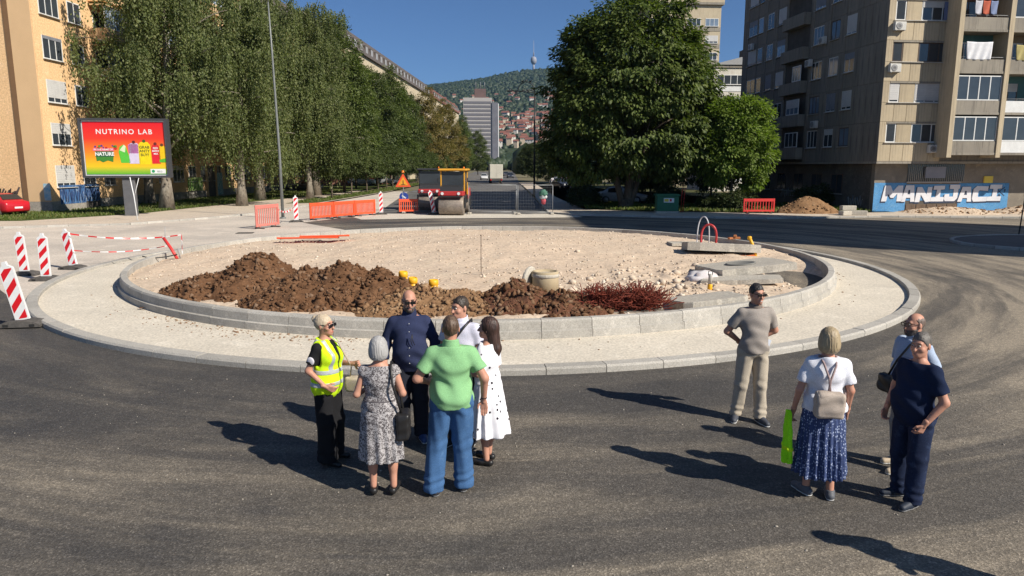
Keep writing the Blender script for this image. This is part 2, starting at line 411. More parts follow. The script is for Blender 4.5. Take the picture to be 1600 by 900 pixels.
def island():
    n = 230; xs = np.linspace(-R_IN, R_IN, n) + C1[0]; ys = np.linspace(-R_IN, R_IN, n) + C1[1]
    X, Y = np.meshgrid(xs, ys); Z = island_h(X, Y); keep = np.hypot(X - C1[0], Y - C1[1]) < R_IN - .1
    idx = -np.ones(X.size, int); kf = keep.ravel(); idx[kf] = np.arange(kf.sum())
    V = np.stack([X.ravel(), Y.ravel(), Z.ravel()], -1)[kf]
    I = np.arange(n * n).reshape(n, n); Q = np.stack([I[:-1, :-1], I[:-1, 1:], I[1:, 1:], I[1:, :-1]], -1).reshape(-1, 4)
    Q = idx[Q]; Q = Q[(Q >= 0).all(1)]
    struct(mesh_obj('island_ground', V, Q, M_GRAVEL, smooth=True))
    # loose stones, far too many to count
    def pts(num, fn):
        P = []
        while len(P) < num:
            a = RNG.random((4000, 2)) * 2 * R_IN - R_IN; a = a[np.hypot(a[:, 0], a[:, 1]) < R_IN - .25] + np.array(C1)
            a = a[RNG.random(len(a)) < fn(a[:, 0], a[:, 1])]; P += a.tolist()
        return np.array(P[:num])
    P = pts(5200, lambda x, y: .35 + .65 * np.exp(-((x - 4) ** 2 / 14 + (y - 18.5) ** 2 / 12)))
    sz = .012 + .03 * RNG.random(len(P)) ** 3
    near = np.exp(-((P[:, 0] - 3.8) ** 2 / 9 + (P[:, 1] - 18.5) ** 2 / 9)); sz = sz * (1 + 1.5 * near * RNG.random(len(P)))
    V, F = scatter_stones(np.column_stack([P, island_h(P[:, 0], P[:, 1]) + sz * .3]), sz)
    m, nn, l, b = new_mat('loose_stone', .9, .2)
    gi = N(nn, 'ShaderNodeNewGeometry'); c = ramp(nn, l, gi.outputs['Random Per Island'], [(0, (.34, .27, .20)), (.5, (.52, .42, .32)), (1, (.66, .58, .48))])
    l.new(c, b.inputs['Base Color']); MATS['loose_stone'] = m
    stuff(mesh_obj('loose_stones', V, F, m), 'loose crushed stones strewn over the gravel island', 'gravel')
    # lumps of rubble one can pick out
    spots = [(1.55, 18.3, .13), (2.1, 18.9, .16), (2.75, 18.2, .1), (3.3, 19.1, .14), (1.9, 17.4, .09), (3.9, 18.2, .17), (4.4, 18.9, .13), (2.6, 17.0, .11), (4.1, 17.3, .12), (1.15, 17.2, .12), (1.45, 16.9, .15), (5.1, 17.6, .12), (3.4, 20.6, .11), (0.2, 20.4, .07), (5.6, 21.6, .14), (-.35, 17.8, .09), (4.7, 20.2, .13), (6.4, 22.6, .12), (-2.5, 24.5, .09), (2.3, 24.8, .1)]
    kinds = ['pale', 'grey', 'buff']
    for i, (x, y, r) in enumerate(spots):
        V, F = scatter_stones(np.array([[0, 0, r * .3]]), np.array([r * .8]), 1, .42, .75)
        o = mesh_obj('rubble_stone', V, F, MATS['loose_stone'], loc=(x, y, float(island_h(x, y))))
        tag(o, 'jagged lump of pale rubble lying on the gravel island', 'stone', 'rubble lumps on the gravel')
island()
def crumbs():
    # soil and grit spilled on the apron along the inner kerb
    P = []
    for _ in range(420):
        th = random.gauss(R(247), R(14)); rr = R_IN + .1 + abs(random.gauss(0, .3)); P.append((C1[0] + rr * math.cos(th), C1[1] + rr * math.sin(th), .04))
    for _ in range(300):
        th = random.uniform(0, 6.28); rr = R_IN + .07 + abs(random.gauss(0, .5)); P.append((C1[0] + rr * math.cos(th), C1[1] + rr * math.sin(th), .04))
    P = np.array(P); sz = .006 + .025 * RNG.random(len(P)) ** 4
    V, F = scatter_stones(P, sz)
    stuff(mesh_obj('soil_crumbs', V, F, matte('crumb_soil', (.20, .11, .06), (.30, .22, .15), .95, .1, 3)), 'brown soil crumbs spilled on the pale apron by the kerb', 'soil')
    P = np.column_stack([RNG.uniform(-9, 9, 900), RNG.uniform(4.2, 11, 900), np.full(900, .003)]); sz = .004 + .010 * RNG.random(900) ** 3
    V, F = scatter_stones(P, sz)
    stuff(mesh_obj('loose_chippings', V, F, matte('chip', (.22, .2, .17), (.36, .32, .27), .9, .2, 5)), 'loose stone chippings on the fresh dark asphalt', 'gravel')
crumbs()
# ------------------------------------------------------------ trees
def leaf_mat(name, cols, trans=.25):
    m, n, l, b = new_mat(name, .55, .3)
    gi = N(n, 'ShaderNodeNewGeometry')
    c = ramp(n, l, gi.outputs['Random Per Island'], [(i / (len(cols) - 1), c) for i, c in enumerate(cols)])
    v = coords(n, l, 'Object'); big = ramp(n, l, noise(n, l, v, .55, 3), [(.3, .75), (.7, 1.25)])
    c = mixc(n, l, .8, c, big, 'MULTIPLY')
    l.new(c, b.inputs['Base Color'])
    tr = N(n, 'ShaderNodeBsdfTranslucent'); cc = mixc(n, l, 1, c, (1.3, 1.5, .5), 'MULTIPLY'); l.new(cc, tr.inputs[0])
    mx = N(n, 'ShaderNodeMixShader'); mx.inputs[0].default_value = trans
    out = n['Material Output']; l.new(b.outputs[0], mx.inputs[1]); l.new(tr.outputs[0], mx.inputs[2]); l.new(mx.outputs[0], out.inputs[0])
    MATS[name] = m; return m
M_LF_BIRCH = leaf_mat('birch_leaves', [(.075, .10, .032), (.13, .155, .052), (.20, .215, .085)], .4)
M_LF_DARK = leaf_mat('broad_leaves', [(.034, .056, .013), (.075, .105, .022), (.135, .165, .042)], .28)
M_LF_MID = leaf_mat('street_tree_leaves', [(.048, .07, .022), (.085, .11, .036), (.125, .145, .055)], .3)
M_LF_CON = leaf_mat('linden_leaves', [(.055, .08, .02), (.09, .12, .03), (.14, .165, .05)], .3)
M_LF_BRIGHT = leaf_mat('bright_leaves', [(.085, .13, .022), (.14, .20, .036), (.20, .26, .06)], .38)
M_LF_RUST = leaf_mat('turning_leaves', [(.10, .10, .028), (.17, .135, .042), (.24, .17, .06)], .3)
M_LF_SHADE = leaf_mat('shaded_leaves', [(.030, .045, .014), (.05, .07, .02), (.075, .09, .03)], .2)  # shade put into the leaf colour of trees and shrubs standing in it
M_BARK = matte('bark', (.10, .078, .058), (.16, .13, .10), .95, .1, 3, (.06, .048, .036), fine=14, bmp=.6, stretch=(1, 1, .25))
M_BIRCH_BARK = matte('birch_bark', (.30, .27, .22), (.16, .13, .10), .9, .15, 2.2, (.07, .055, .045), fine=10, bmp=.4, stretch=(1, 1, .4))

def leaves(P, D, Nn, L, W, fold=.25):
    """leaf blades: P base points, D directions, Nn face normals, L lengths, W widths (arrays) -> V, F (two triangles each, slightly folded)"""
    D = D / np.maximum(np.linalg.norm(D, axis=1, keepdims=True), 1e-6)
    Sd = np.cross(D, Nn); Sd = Sd / np.maximum(np.linalg.norm(Sd, axis=1, keepdims=True), 1e-6)
    Up = np.cross(Sd, D)
    L = L[:, None]; W = W[:, None]
    a = P; b = P + D * L * .5 + Sd * W * .5 + Up * W * fold; c = P + D * L; d = P + D * L * .5 - Sd * W * .5 + Up * W * fold
    n = len(P); V = np.stack([a, b, c, d], 1).reshape(-1, 3)
    F = np.arange(n * 4).reshape(n, 4); F = np.concatenate([F[:, [0, 1, 2]], F[:, [0, 2, 3]]], 0)
    return V, F
def rnd_dirs(n, rng=RNG):
    v = rng.normal(size=(n, 3)); return v / np.linalg.norm(v, axis=1, keepdims=True)
def limb(mb, p0, p1, r0, r1, bend=.15, n=7, seg=6):
    p0 = Vector(p0); p1 = Vector(p1); L = (p1 - p0).length
    off = Vector((random.uniform(-1, 1), random.uniform(-1, 1), random.uniform(-.3, .6))) * L * bend
    pts = [p0.lerp(p1, t) + off * math.sin(math.pi * t) for t in [i / seg for i in range(seg + 1)]]
    mb.tube(pts, [r0 + (r1 - r0) * (i / seg) ** .8 for i in range(seg + 1)], n); return pts
def clump_crown(surf, n_clump, per, spread, lf, droop=.5, inner=.35, seed=1, upb=0.0, wid=.5):
    """foliage as clumps of leaves; surf(rng, n) gives clump centres and outward normals"""
    rng = np.random.default_rng(seed)
    C, O = surf(rng, n_clump)
    n = n_clump * per; ci = np.repeat(np.arange(n_clump), per)
    rad = spread * (.6 + .8 * rng.random(n_clump))
    off = rnd_dirs(n, rng) * (rng.random((n, 1)) ** .45) * rad[ci][:, None] * np.array([1, 1, .62])
    P = C[ci] + off
    D = O[ci] * .6 + off / rad[ci][:, None] * .7 + rnd_dirs(n, rng) * .55; D[:, 2] -= droop
    Nn = np.array([0, 0, 1.0]) * .8 + O[ci] * .5 + rnd_dirs(n, rng) * .5
    L = lf * (.7 + .6 * rng.random(n)); return leaves(P, D, Nn, L, L * wid)
def ellip_surf(lobes, inner=.3, seed=0):
    """clump centres over a union of ellipsoid lobes (cx,cy,cz,rx,ry,rz)"""
    lobes = np.array(lobes, float)
    def f(rng, n):
        out_c = []; out_o = []
        wgt = (lobes[:, 3] * lobes[:, 5] + lobes[:, 4] * lobes[:, 5]); wgt = wgt / wgt.sum()
        while len(out_c) < n:
            k = rng.choice(len(lobes), p=wgt); u = rnd_dirs(1, rng)[0]
            rr = 1 - inner * rng.random() ** 2.2 + .06 * rng.normal()
            p = lobes[k, :3] + u * lobes[k, 3:] * rr
            q = ((p - lobes[:, :3]) / lobes[:, 3:]); dd = np.linalg.norm(q, axis=1); dd[k] = 9
            if (dd < .72).any() and rng.random() < .9: continue
            o = u / lobes[k, 3:]; out_c.append(p); out_o.append(o / np.linalg.norm(o))
        return np.array(out_c), np.array(out_o)
    return f
def tree_root(name, label, loc, group=None, rz=0):
    return thing(name, label, 'tree', loc, rz, group)

def chestnut(loc):
    t = tree_root('broadleaf_tree', 'huge round-crowned dark green tree beside the green cabinet', loc)
    mb = MB(); random.seed(3)
    # three stems from one foot
    for dx, dy, r in ((-.35, 0, .22), (.1, .1, .3), (.42, -.1, .2)):
        pts = limb(mb, (dx * .5, dy * .5, 0), (dx * 3.4, dy * 3, 5.2), r * 1.35, r * .7, .05, 9)
        for k in range(6):
            a = random.uniform(0, 6.28); z = random.uniform(6, 12.5); limb(mb, pts[4 + k % 3], (dx * 3 + 3.6 * math.cos(a), 3.4 * math.sin(a), z), r * .5, .04, .12)
    mb.lathe([(.85, 0), (.62, .12), (.5, .35), (.42, .7)], 14)
    mb.build('trunk', M_BARK, t)
    lob = [(0, 0, 9.3, 5.6, 5.4, 5.2), (-2.2, -.6, 7.0, 3.8, 4.2, 4.4), (2.6, -.6, 7.0, 4.0, 4.2, 4.6), (.6, -.4, 11.9, 4.2, 4.2, 3.6), (-1.8, -.4, 11.1, 3.1, 3.6, 2.9), (3.0, .2, 9.8, 3.4, 3.6, 3.4), (-3.6, 0, 4.9, 2.6, 3.2, 2.6), (3.4, -1, 5.0, 2.6, 3.0, 2.4), (0, -2.4, 5.6, 3.2, 2.6, 2.8), (-1.2, -2.8, 8.4, 2.6, 2.2, 2.4), (1.8, -3, 9.6, 2.4, 2.0, 2.2)]
    V, F = clump_crown(ellip_surf(lob, .35), 820, 95, .78, .34, .75, seed=5)
    mesh_obj('crown', V, F, M_LF_DARK, t)
    return t
chestnut((8.75, 55.2, .08))
def round_tree(loc, name, label, h, rx, mat, seed, group=None, lf=.24, nc=260, per=80, base=.3, cat='tree', lobes=None, tr=.13):
    t = thing(name, label, cat, loc, 0, group); random.seed(seed)
    mb = MB(); pts = limb(mb, (0, 0, -.05), (random.uniform(-.2, .2), 0, h * .6), tr, tr * .5, .03, 8)
    for k in range(7):
        a = k * 2.4 + random.random(); limb(mb, pts[3 + k % 3], (rx * .7 * math.cos(a), rx * .7 * math.sin(a), h * random.uniform(.5, .9)), tr * .45, .02, .1)
    mb.build('trunk', M_BARK, t)
    if lobes is None:
        lobes = [(0, 0, h * (.5 + base / 2), rx, rx, h * (1 - base) / 2)]
        for k in range(6):
            a = k * 1.05 + random.random(); lobes.append((rx * .5 * math.cos(a), rx * .5 * math.sin(a), h * random.uniform(base + .15, .85), rx * .55, rx * .55, h * .17))
    V, F = clump_crown(ellip_surf(lobes, .4), nc, per, rx * .17 + .15, lf, .45, seed=seed)
    mesh_obj('crown', V, F, mat, t); return t
round_tree((16.3, 53.6, .08), 'broadleaf_tree', 'bright green bushy tree between the huge tree and the graffiti building', 8.2, 2.8, M_LF_BRIGHT, 12, lf=.25, nc=330, per=90, base=.18,
    lobes=[(0, 0, 5.6, 2.4, 2.4, 2.5), (1.1, -.4, 4.3, 1.75, 1.8, 1.8), (-1.1, -.3, 4.1, 1.75, 1.8, 2.0), (.5, -.4, 6.9, 1.5, 1.6, 1.2), (1.2, -.8, 2.2, .9, .9, .8), (-.8, -.6, 6.2, 1.5, 1.5, 1.4)])

def conical_tree(seed, h, rx, mat, name='avenue_tree'):
    t = thing(name, '', 'tree'); random.seed(seed); mb = MB()
    limb(mb, (0, 0, -.05), (0, 0, h * .9), .17, .03, .02, 8)
    for k in range(16):
        z = h * (.2 + .7 * k / 16); a = k * 2.4; rr = rx * (1 - k / 18) * .8; limb(mb, (0, 0, z), (rr * math.cos(a), rr * math.sin(a), z + rr * .5), .05, .012, .05, 5, 4)
    mb.build('trunk', M_BARK, t)
    lobes = []
    for k in range(13):
        f = k / 12; z = h * (.2 + .75 * f); rr = rx * (1 - f ** 2.2 * .72) * (.62 if k == 0 else 1); a = k * 2.1
        lobes.append((rr * .28 * math.cos(a), rr * .28 * math.sin(a), z, rr * .78, rr * .78, h * .1))
    V, F = clump_crown(ellip_surf(lobes, .45), 460, 75, .85, .30, .3, seed=seed)
    mesh_obj('crown', V, F, mat, t); return t
def small_street_tree(seed, h=5.0, rx=1.75):
    t = thing('street_tree', '', 'tree'); random.seed(seed); mb = MB()
    limb(mb, (0, 0, -.05), (random.uniform(-.1, .1), 0, h * .62), .085, .05, .02, 7)
    for k in range(6):
        a = k * 1.05; limb(mb, (0, 0, h * .38 + .1 * k), (rx * .6 * math.cos(a), rx * .6 * math.sin(a), h * .7), .035, .012, .08, 5, 4)
    mb.build('trunk', M_BARK, t)
    lobes = [(0, 0, h * .68, rx, rx, h * .31)] + [(rx * .5 * math.cos(a), rx * .5 * math.sin(a), h * (.52 + .09 * k), rx * .6, rx * .6, h * .16) for k, a in enumerate((0, 1.6, 3.2, 4.8))]
    V, F = clump_crown(ellip_surf(lobes, .5), 130, 60, .42, .19, .3, seed=seed)
    mesh_obj('crown', V, F, M_LF_MID, t); return t

def weeping_birch(seed, h, rx, loc, label, lean=(0, 0), lowest=1.6, strands=1500, group='weeping birches on the left', name='weeping_birch'):
    t = tree_root(name, label, loc, group); random.seed(seed); rng = np.random.default_rng(seed); mb = MB()
    top = Vector((lean[0], lean[1], h)); tp = []
    r0 = .34 * h / 17
    for i in range(10):
        f = i / 9; tp.append(Vector((lean[0] * f ** 1.4 + .2 * math.sin(i * 1.3 + seed) * f, lean[1] * f + .15 * math.cos(i * 1.7) * f, h * .95 * f)))
    mb.tube(tp, [r0 * (1.5 if i == 0 else 1) * (1 - .9 * (i / 9) ** .9) + .015 for i in range(10)], 9)
    origins = []
    nb = 40
    for k in range(nb):
        f = .22 + .74 * k / nb; i = f * 9; a = k * 2.399 + random.uniform(-.4, .4)
        base = tp[int(i)].lerp(tp[min(9, int(i) + 1)], i - int(i))
        reach = rx * (1.05 - .75 * max(0, (f - .35) / .65) ** 1.4) * random.uniform(.55, 1.05)
        tip = base + Vector((math.cos(a) * reach, math.sin(a) * reach, reach * random.uniform(.25, .75)))
        mid = base.lerp(tip, .6) + Vector((0, 0, reach * .22))
        br = []
        for s in range(9):
            u = s / 8; br.append(base * (1 - u) ** 2 + mid * 2 * u * (1 - u) + tip * u * u)
        rb = .10 * (1 - f) + .03; mb.tube(br, [rb * (1 - .85 * s / 8) + .006 for s in range(9)], 6)
        # side twigs that the curtains hang from
        for s in range(3, 9):
            for q in range(2):
                o = br[s] + Vector((random.gauss(0, .45), random.gauss(0, .45), random.uniform(-.1, .35))) * (rx / 5)
                origins.append(o)
    mb.build('trunk', M_BIRCH_BARK, t)
    O = np.array([o[:] for o in origins])
    # hanging strands
    oi = rng.integers(0, len(O), strands); nl = 26
    hang = (1.2 + 2.9 * rng.random(strands) ** 1.3) * (h / 16)
    hang = np.minimum(hang, np.maximum(O[oi, 2] - lowest * (.6 + .8 * rng.random(strands)), .4))
    dirh = rng.normal(size=(strands, 2)) * .12; sway = rng.normal(size=(strands, 2)) * .05
    u = (np.arange(nl) + .5) / nl
    jit = rng.normal(size=(strands, 3)) * np.array([.20, .20, .25])
    X = O[oi, 0, None] + jit[:, 0, None] + dirh[:, 0, None] * np.sqrt(u)[None] * 1.6 + sway[:, 0, None] * np.sin(u * 5)[None]
    Y = O[oi, 1, None] + jit[:, 1, None] + dirh[:, 1, None] * np.sqrt(u)[None] * 1.6 + sway[:, 1, None] * np.cos(u * 4)[None]
    Z = O[oi, 2, None] + jit[:, 2, None] + .18 * np.sin(u * 3.14)[None] - hang[:, None] * (u ** 1.25)[None]
    P = np.stack([X, Y, Z], -1).reshape(-1, 3); n = len(P)
    P = P + rng.normal(size=(n, 3)) * .07
    D = rnd_dirs(n, rng) * .7; D[:, 2] -= .9
    L = .19 * (.7 + .6 * rng.random(n))
    V, F = leaves(P, D, rnd_dirs(n, rng) + np.array([.3, -.5, .5]), L, L * .55)
    mesh_obj('crown', V, F, M_LF_BIRCH, t); return t
weeping_birch(21, 19.5, 6.4, (-25.8, 53.6, .1), 'weeping birch right behind the billboard, the leftmost of the birches', (.8, 1.5), 4.6, 2700)
weeping_birch(22, 16.5, 5.4, (-22.0, 58.5, .1), 'weeping birch right of the billboard, its curtains near the ground', (.5, .6), 1.8, 2500)
weeping_birch(23, 20.0, 5.6, (-24.2, 69.0, .1), 'tall weeping birch behind the tall street lamp', (1.0, 0), 2.2, 2600)
weeping_birch(24, 21.0, 5.2, (-21.5, 79.0, .1), 'weeping birch farthest along the avenue, with the narrow tip', (.6, 0), 2.2, 2400)
weeping_birch(25, 17.0, 4.0, (-30.5, 60.5, .1), 'weeping birch close to the peach facade behind the billboard', (0, 0), 3.4, 1800)
weeping_birch(26, 14.0, 4.4, (-19.8, 70.5, .1), 'shorter weeping birch in front of the tall one by the pavement', (0, 0), 1.8, 2000)

protoC = [conical_tree(31, 18.5, 4.6, M_LF_CON), conical_tree(32, 17.5, 5.0, M_LF_MID), conical_tree(33, 17, 5.4, M_LF_RUST)]
spotsC = [(-20.5, 88, 0, 1.05, 'dense green avenue tree next after the weeping birches'), (-24.5, 97, 1, .98, 'avenue tree in front of the reddish gable, bright at its top'), (-22.5, 104, 0, .96, 'avenue tree below the dark mansard roof, nearest the reddish gable'),
          (-22.0, 117, 1, 1.02, 'avenue tree below the middle of the dark mansard roof'), (-21.5, 131, 0, 1.06, 'tall pointed avenue tree at the far end of the mansard roof'), (-21.5, 147, 1, 1.04, 'avenue tree standing between the pointed tree and the rust-tinged ones'),
          (-19.5, 166, 2, 1.15, 'rust-tinged avenue tree, the nearer of the turning ones'), (-17.5, 188, 2, 1.12, 'rust-tinged avenue tree in front of the far office slab'), (-15.5, 225, 0, .95, 'green avenue tree beside the rust-tinged ones'), (-12.5, 265, 1, .9, 'farthest green avenue tree on the left of the street'), (-31, 112, 0, 1.0, 'avenue tree standing behind the front row, by the white car'), (-24.5, 124, 0, 1.0, 'avenue tree standing second row under the mansard roof'), (-24, 140, 1, 1.05, 'avenue tree in the second row left of the pointed tree'), (-24.5, 160, 0, 1.08, 'avenue tree in the second row behind the turning ones')]
usedC = [0, 0, 0]
for x, y, k, s, lab in spotsC:
    o = protoC[k] if not usedC[k] else copy_tree(protoC[k]); usedC[k] = 1
    place(o, (x, y, .08), random.uniform(0, 6.28), lab, 'large avenue trees on the left', (s * random.uniform(.92, 1.1), s, s))
protoS = [small_street_tree(41), small_street_tree(42, 5.4, 1.9), small_street_tree(43, 4.7, 1.7)]
usedS = [0, 0, 0]; i = 0
for y in (72, 79, 86, 93, 100, 107, 114, 122, 130, 138, 147, 156, 166, 176, 188, 200):
    k = i % 3; o = protoS[k] if not usedS[k] else copy_tree(protoS[k]); usedS[k] = 1
    x = -17.9 - .5 * math.sin(y) + (y - 72) * .008; sc = random.uniform(1.0, 1.2)
    nth = ['nearest', 'second', 'third', 'fourth', 'fifth', 'sixth', 'seventh', 'eighth', 'ninth', 'tenth', 'eleventh', 'twelfth', 'thirteenth', 'fourteenth', 'fifteenth', 'farthest'][i]
    place(o, (x, y, .12), random.uniform(0, 6.28), 'young thin-trunked street tree, the %s in the kerbside row on the left' % nth, 'young kerbside trees', sc); i += 1
# shaded trees on the right of the street
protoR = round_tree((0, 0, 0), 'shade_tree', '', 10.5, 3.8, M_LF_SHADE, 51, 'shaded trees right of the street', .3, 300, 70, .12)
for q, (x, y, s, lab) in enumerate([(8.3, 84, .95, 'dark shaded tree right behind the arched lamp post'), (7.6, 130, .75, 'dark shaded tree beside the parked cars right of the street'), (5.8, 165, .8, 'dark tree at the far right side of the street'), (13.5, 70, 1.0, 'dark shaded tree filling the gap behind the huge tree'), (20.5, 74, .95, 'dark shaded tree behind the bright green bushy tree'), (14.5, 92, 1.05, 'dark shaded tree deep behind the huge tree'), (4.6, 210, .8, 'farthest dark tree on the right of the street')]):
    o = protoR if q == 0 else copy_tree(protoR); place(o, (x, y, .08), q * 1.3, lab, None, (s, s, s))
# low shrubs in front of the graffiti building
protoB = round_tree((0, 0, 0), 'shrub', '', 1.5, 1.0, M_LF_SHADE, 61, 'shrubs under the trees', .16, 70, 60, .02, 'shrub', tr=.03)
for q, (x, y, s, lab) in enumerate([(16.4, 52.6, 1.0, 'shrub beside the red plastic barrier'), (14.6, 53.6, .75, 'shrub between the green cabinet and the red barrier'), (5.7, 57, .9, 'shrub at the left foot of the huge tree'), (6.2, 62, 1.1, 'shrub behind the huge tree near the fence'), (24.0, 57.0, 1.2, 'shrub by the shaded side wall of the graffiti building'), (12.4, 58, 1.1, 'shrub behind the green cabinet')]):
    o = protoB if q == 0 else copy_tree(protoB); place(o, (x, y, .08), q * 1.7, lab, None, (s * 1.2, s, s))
MATS['bright_shrub'] = M_LF_BRIGHT
# grass blades
def grass():
    def blades(reg, num, seed, hgt=.13):
        rng = np.random.default_rng(seed); P = []
        poly = np.array(reg, float); lo = poly.min(0); hi = poly.max(0)
        def inside(p):
            c = np.zeros(len(p), bool); j = len(poly) - 1
            for i in range(len(poly)):
                a, b = poly[i], poly[j]; cond = ((a[1] > p[:, 1]) != (b[1] > p[:, 1])) & (p[:, 0] < (b[0] - a[0]) * (p[:, 1] - a[1]) / (b[1] - a[1] + 1e-12) + a[0]); c ^= cond; j = i
            return c
        while len(P) < num:
            q = lo + rng.random((num, 2)) * (hi - lo); q = q[inside(q)]; q = q[fbm(q[:, 0] * .5, q[:, 1] * .5, 3, 5) > .40]; P += q.tolist()
        P = np.array(P[:num]); n = len(P); B = np.column_stack([P, np.full(n, .085)])
        D = rnd_dirs(n, rng) * .5 + np.array([0, 0, 1]); L = hgt * (.5 + rng.random(n))
        return leaves(B, D, rnd_dirs(n, rng), L, L * .35)
    V, F = blades([(-45, 41), (-29, 42.4), (-25.6, 48.6), (-24.7, 58), (-23.6, 66), (-21.6, 78), (-22, 92), (-30, 92), (-32, 50), (-45, 48)], 30000, 1, .17)
    gm = leaf_mat('grass_blades', [(.07, .11, .02), (.11, .15, .03), (.19, .18, .07)], .3)
    stuff(mesh_obj('lawn_grass', V, F, gm), 'patchy green grass before the peach apartment block', 'grass')
    V, F = blades([(-19.4, 63), (-17.4, 64), (-16, 95), (-16.6, 130), (-18.8, 130), (-18.2, 95)], 7000, 2, .2)
    stuff(mesh_obj('verge_grass', V, F, gm), 'strip of grass under the young kerbside trees', 'grass')
    V, F = blades([(5.6, 54.4), (9.6, 51.6), (19, 49.6), (26, 51), (26, 60), (6, 62)], 12000, 3, .22)
    stuff(mesh_obj('shaded_grass', V, F, gm), 'shaded weedy grass round the huge tree', 'grass')
grass()
# ------------------------------------------------------------ buildings
def text_geo(body, size=1.0, offset=0.0, shear=0.0, space=1.0):
    cu = bpy.data.curves.new('t', 'FONT'); cu.body = body; cu.size = size; cu.offset = offset; cu.shear = shear; cu.space_character = space
    cu.align_x = 'CENTER'; cu.align_y = 'CENTER'; cu.resolution_u = 3
    ob = bpy.data.objects.new('t', cu); COL.objects.link(ob)
    bpy.context.view_layer.update()
    me = bpy.data.meshes.new_from_object(ob.evaluated_get(bpy.context.evaluated_depsgraph_get()))
    V = np.array([v.co[:] for v in me.vertices]).reshape(-1, 3); F = [list(p.vertices) for p in me.polygons]
    bpy.data.objects.remove(ob); bpy.data.curves.remove(cu); bpy.data.meshes.remove(me); return V, F
class Face:
    """maps (along, outward, up) on a facade to building coordinates"""
    def __init__(s, kind, off=0.0): s.k = kind; s.o = off
    def __call__(s, a, n, z):
        return {'front': (a, s.o - n, z), 'side': (s.o - n, a, z), 'east': (s.o + n, a, z)}[s.k]
def fbox(mb, f, a0, a1, n0, n1, z0, z1, bev=0): return mb.box(f(a0, n0, z0), f(a1, n1, z1), bev)
M_WHITEF = plain('white_pvc', (.72, .72, .70), .45); M_WOODF = plain('brown_frame', (.10, .065, .045), .6); M_GREYF = plain('grey_frame', (.33, .33, .33), .5)
M_GLASS = glass_mat('window_glass', (.025, .030, .036)); M_GLASS_B = glass_mat('sky_glass', (.10, .13, .17), .05)
M_SHUT = matte('roller_shutter', (.56, .55, .53), (.48, .47, .46), .6, .3, 2); M_SHUT_D = matte('dark_shutter', (.23, .24, .27), (.18, .19, .21), .6, .3, 2)
M_BLUECURT = matte('blue_curtain', (.16, .20, .33), (.12, .15, .27), .8, .2, 3)
M_SILL = matte('sill', (.5, .48, .44), (.42, .40, .37), .8, .2, 3)
_wc = {}
def window(root, f, a0, a1, z0, z1, n=0.0, sashes=2, frame=None, glass=None, shutter=0.0, shm=None, sill=True, tag_=None):
    """one window: frame with mullions, one pane per sash, roller shutter, sill; n is the plane of the frame's outer face"""
    frame = frame or M_WHITEF; glass = glass or M_GLASS
    W = a1 - a0; Hh = z1 - z0; fw = min(.07, W * .09); key = (f.k, round(W, 2), round(Hh, 2), sashes, frame.name, glass.name, round(shutter, 2), sill, (shm or M_SHUT).name)
    g = Face(f.k)
    if key not in _wc:
        mb = MB()
        fbox(mb, g, 0, W, -.06, 0, 0, fw); fbox(mb, g, 0, W, -.06, 0, Hh - fw, Hh)
        for i in range(sashes + 1):
            c = fw / 2 + (W - fw) * i / sashes; fbox(mb, g, c - fw / 2, c + fw / 2, -.06, -.002, fw, Hh - fw)
        w_ = mb.build('window', frame, root); ch = []
        for i in range(sashes):
            x0 = fw + (W - fw) * i / sashes; x1 = (W - fw) * (i + 1) / sashes
            ch.append(fbox(MB(), g, x0, x1, -.04, -.014, fw, Hh - fw).build('pane', glass, w_))
        if shutter > 0:
            mb = MB(); ns = max(4, int(Hh * shutter / .12)); hh = (Hh - fw) * shutter / ns
            for i in range(ns): fbox(mb, g, fw * .6, W - fw * .6, -.03, .012, Hh - (i + 1) * hh + .006, Hh - i * hh)
            ch.append(mb.build('roller_shutter', shm or M_SHUT, w_))
        if sill: ch.append(fbox(MB(), g, -.06, W + .06, -.06, .14, -.05, -.002, .01).build('sill', M_SILL, w_))
        _wc[key] = (w_.data, [(c.name.split('.')[0], c.data) for c in ch])
    else:
        d, cs = _wc[key]; w_ = bpy.data.objects.new('window', d); COL.objects.link(w_); w_.parent = root
        for nm, cd in cs:
            c = bpy.data.objects.new(nm, cd); COL.objects.link(c); c.parent = w_
    w_.location = f(a0, n, z0)
    return w_
def part(root, name, mat, *boxes):
    mb = MB()
    for b in boxes: mb.box(*b)
    return mb.build(name, mat, root)
_pc = {}
def panel(root, f, a0, a1, z0, z1, n0, n1, mat, name='panel', bev=.012):
    W = round(a1 - a0, 2); Hh = round(z1 - z0, 2); key = (name, f.k, W, Hh, round(n1 - n0, 3), mat.name); g = Face(f.k)
    if key not in _pc:
        o = fbox(MB(), g, .006, W - .006, 0, n1 - n0, .006, Hh - .006, bev).build(name, mat, root); _pc[key] = o.data
    else:
        o = bpy.data.objects.new(name, _pc[key]); COL.objects.link(o); o.parent = root
    o.location = f(a0, n0, z0); return o

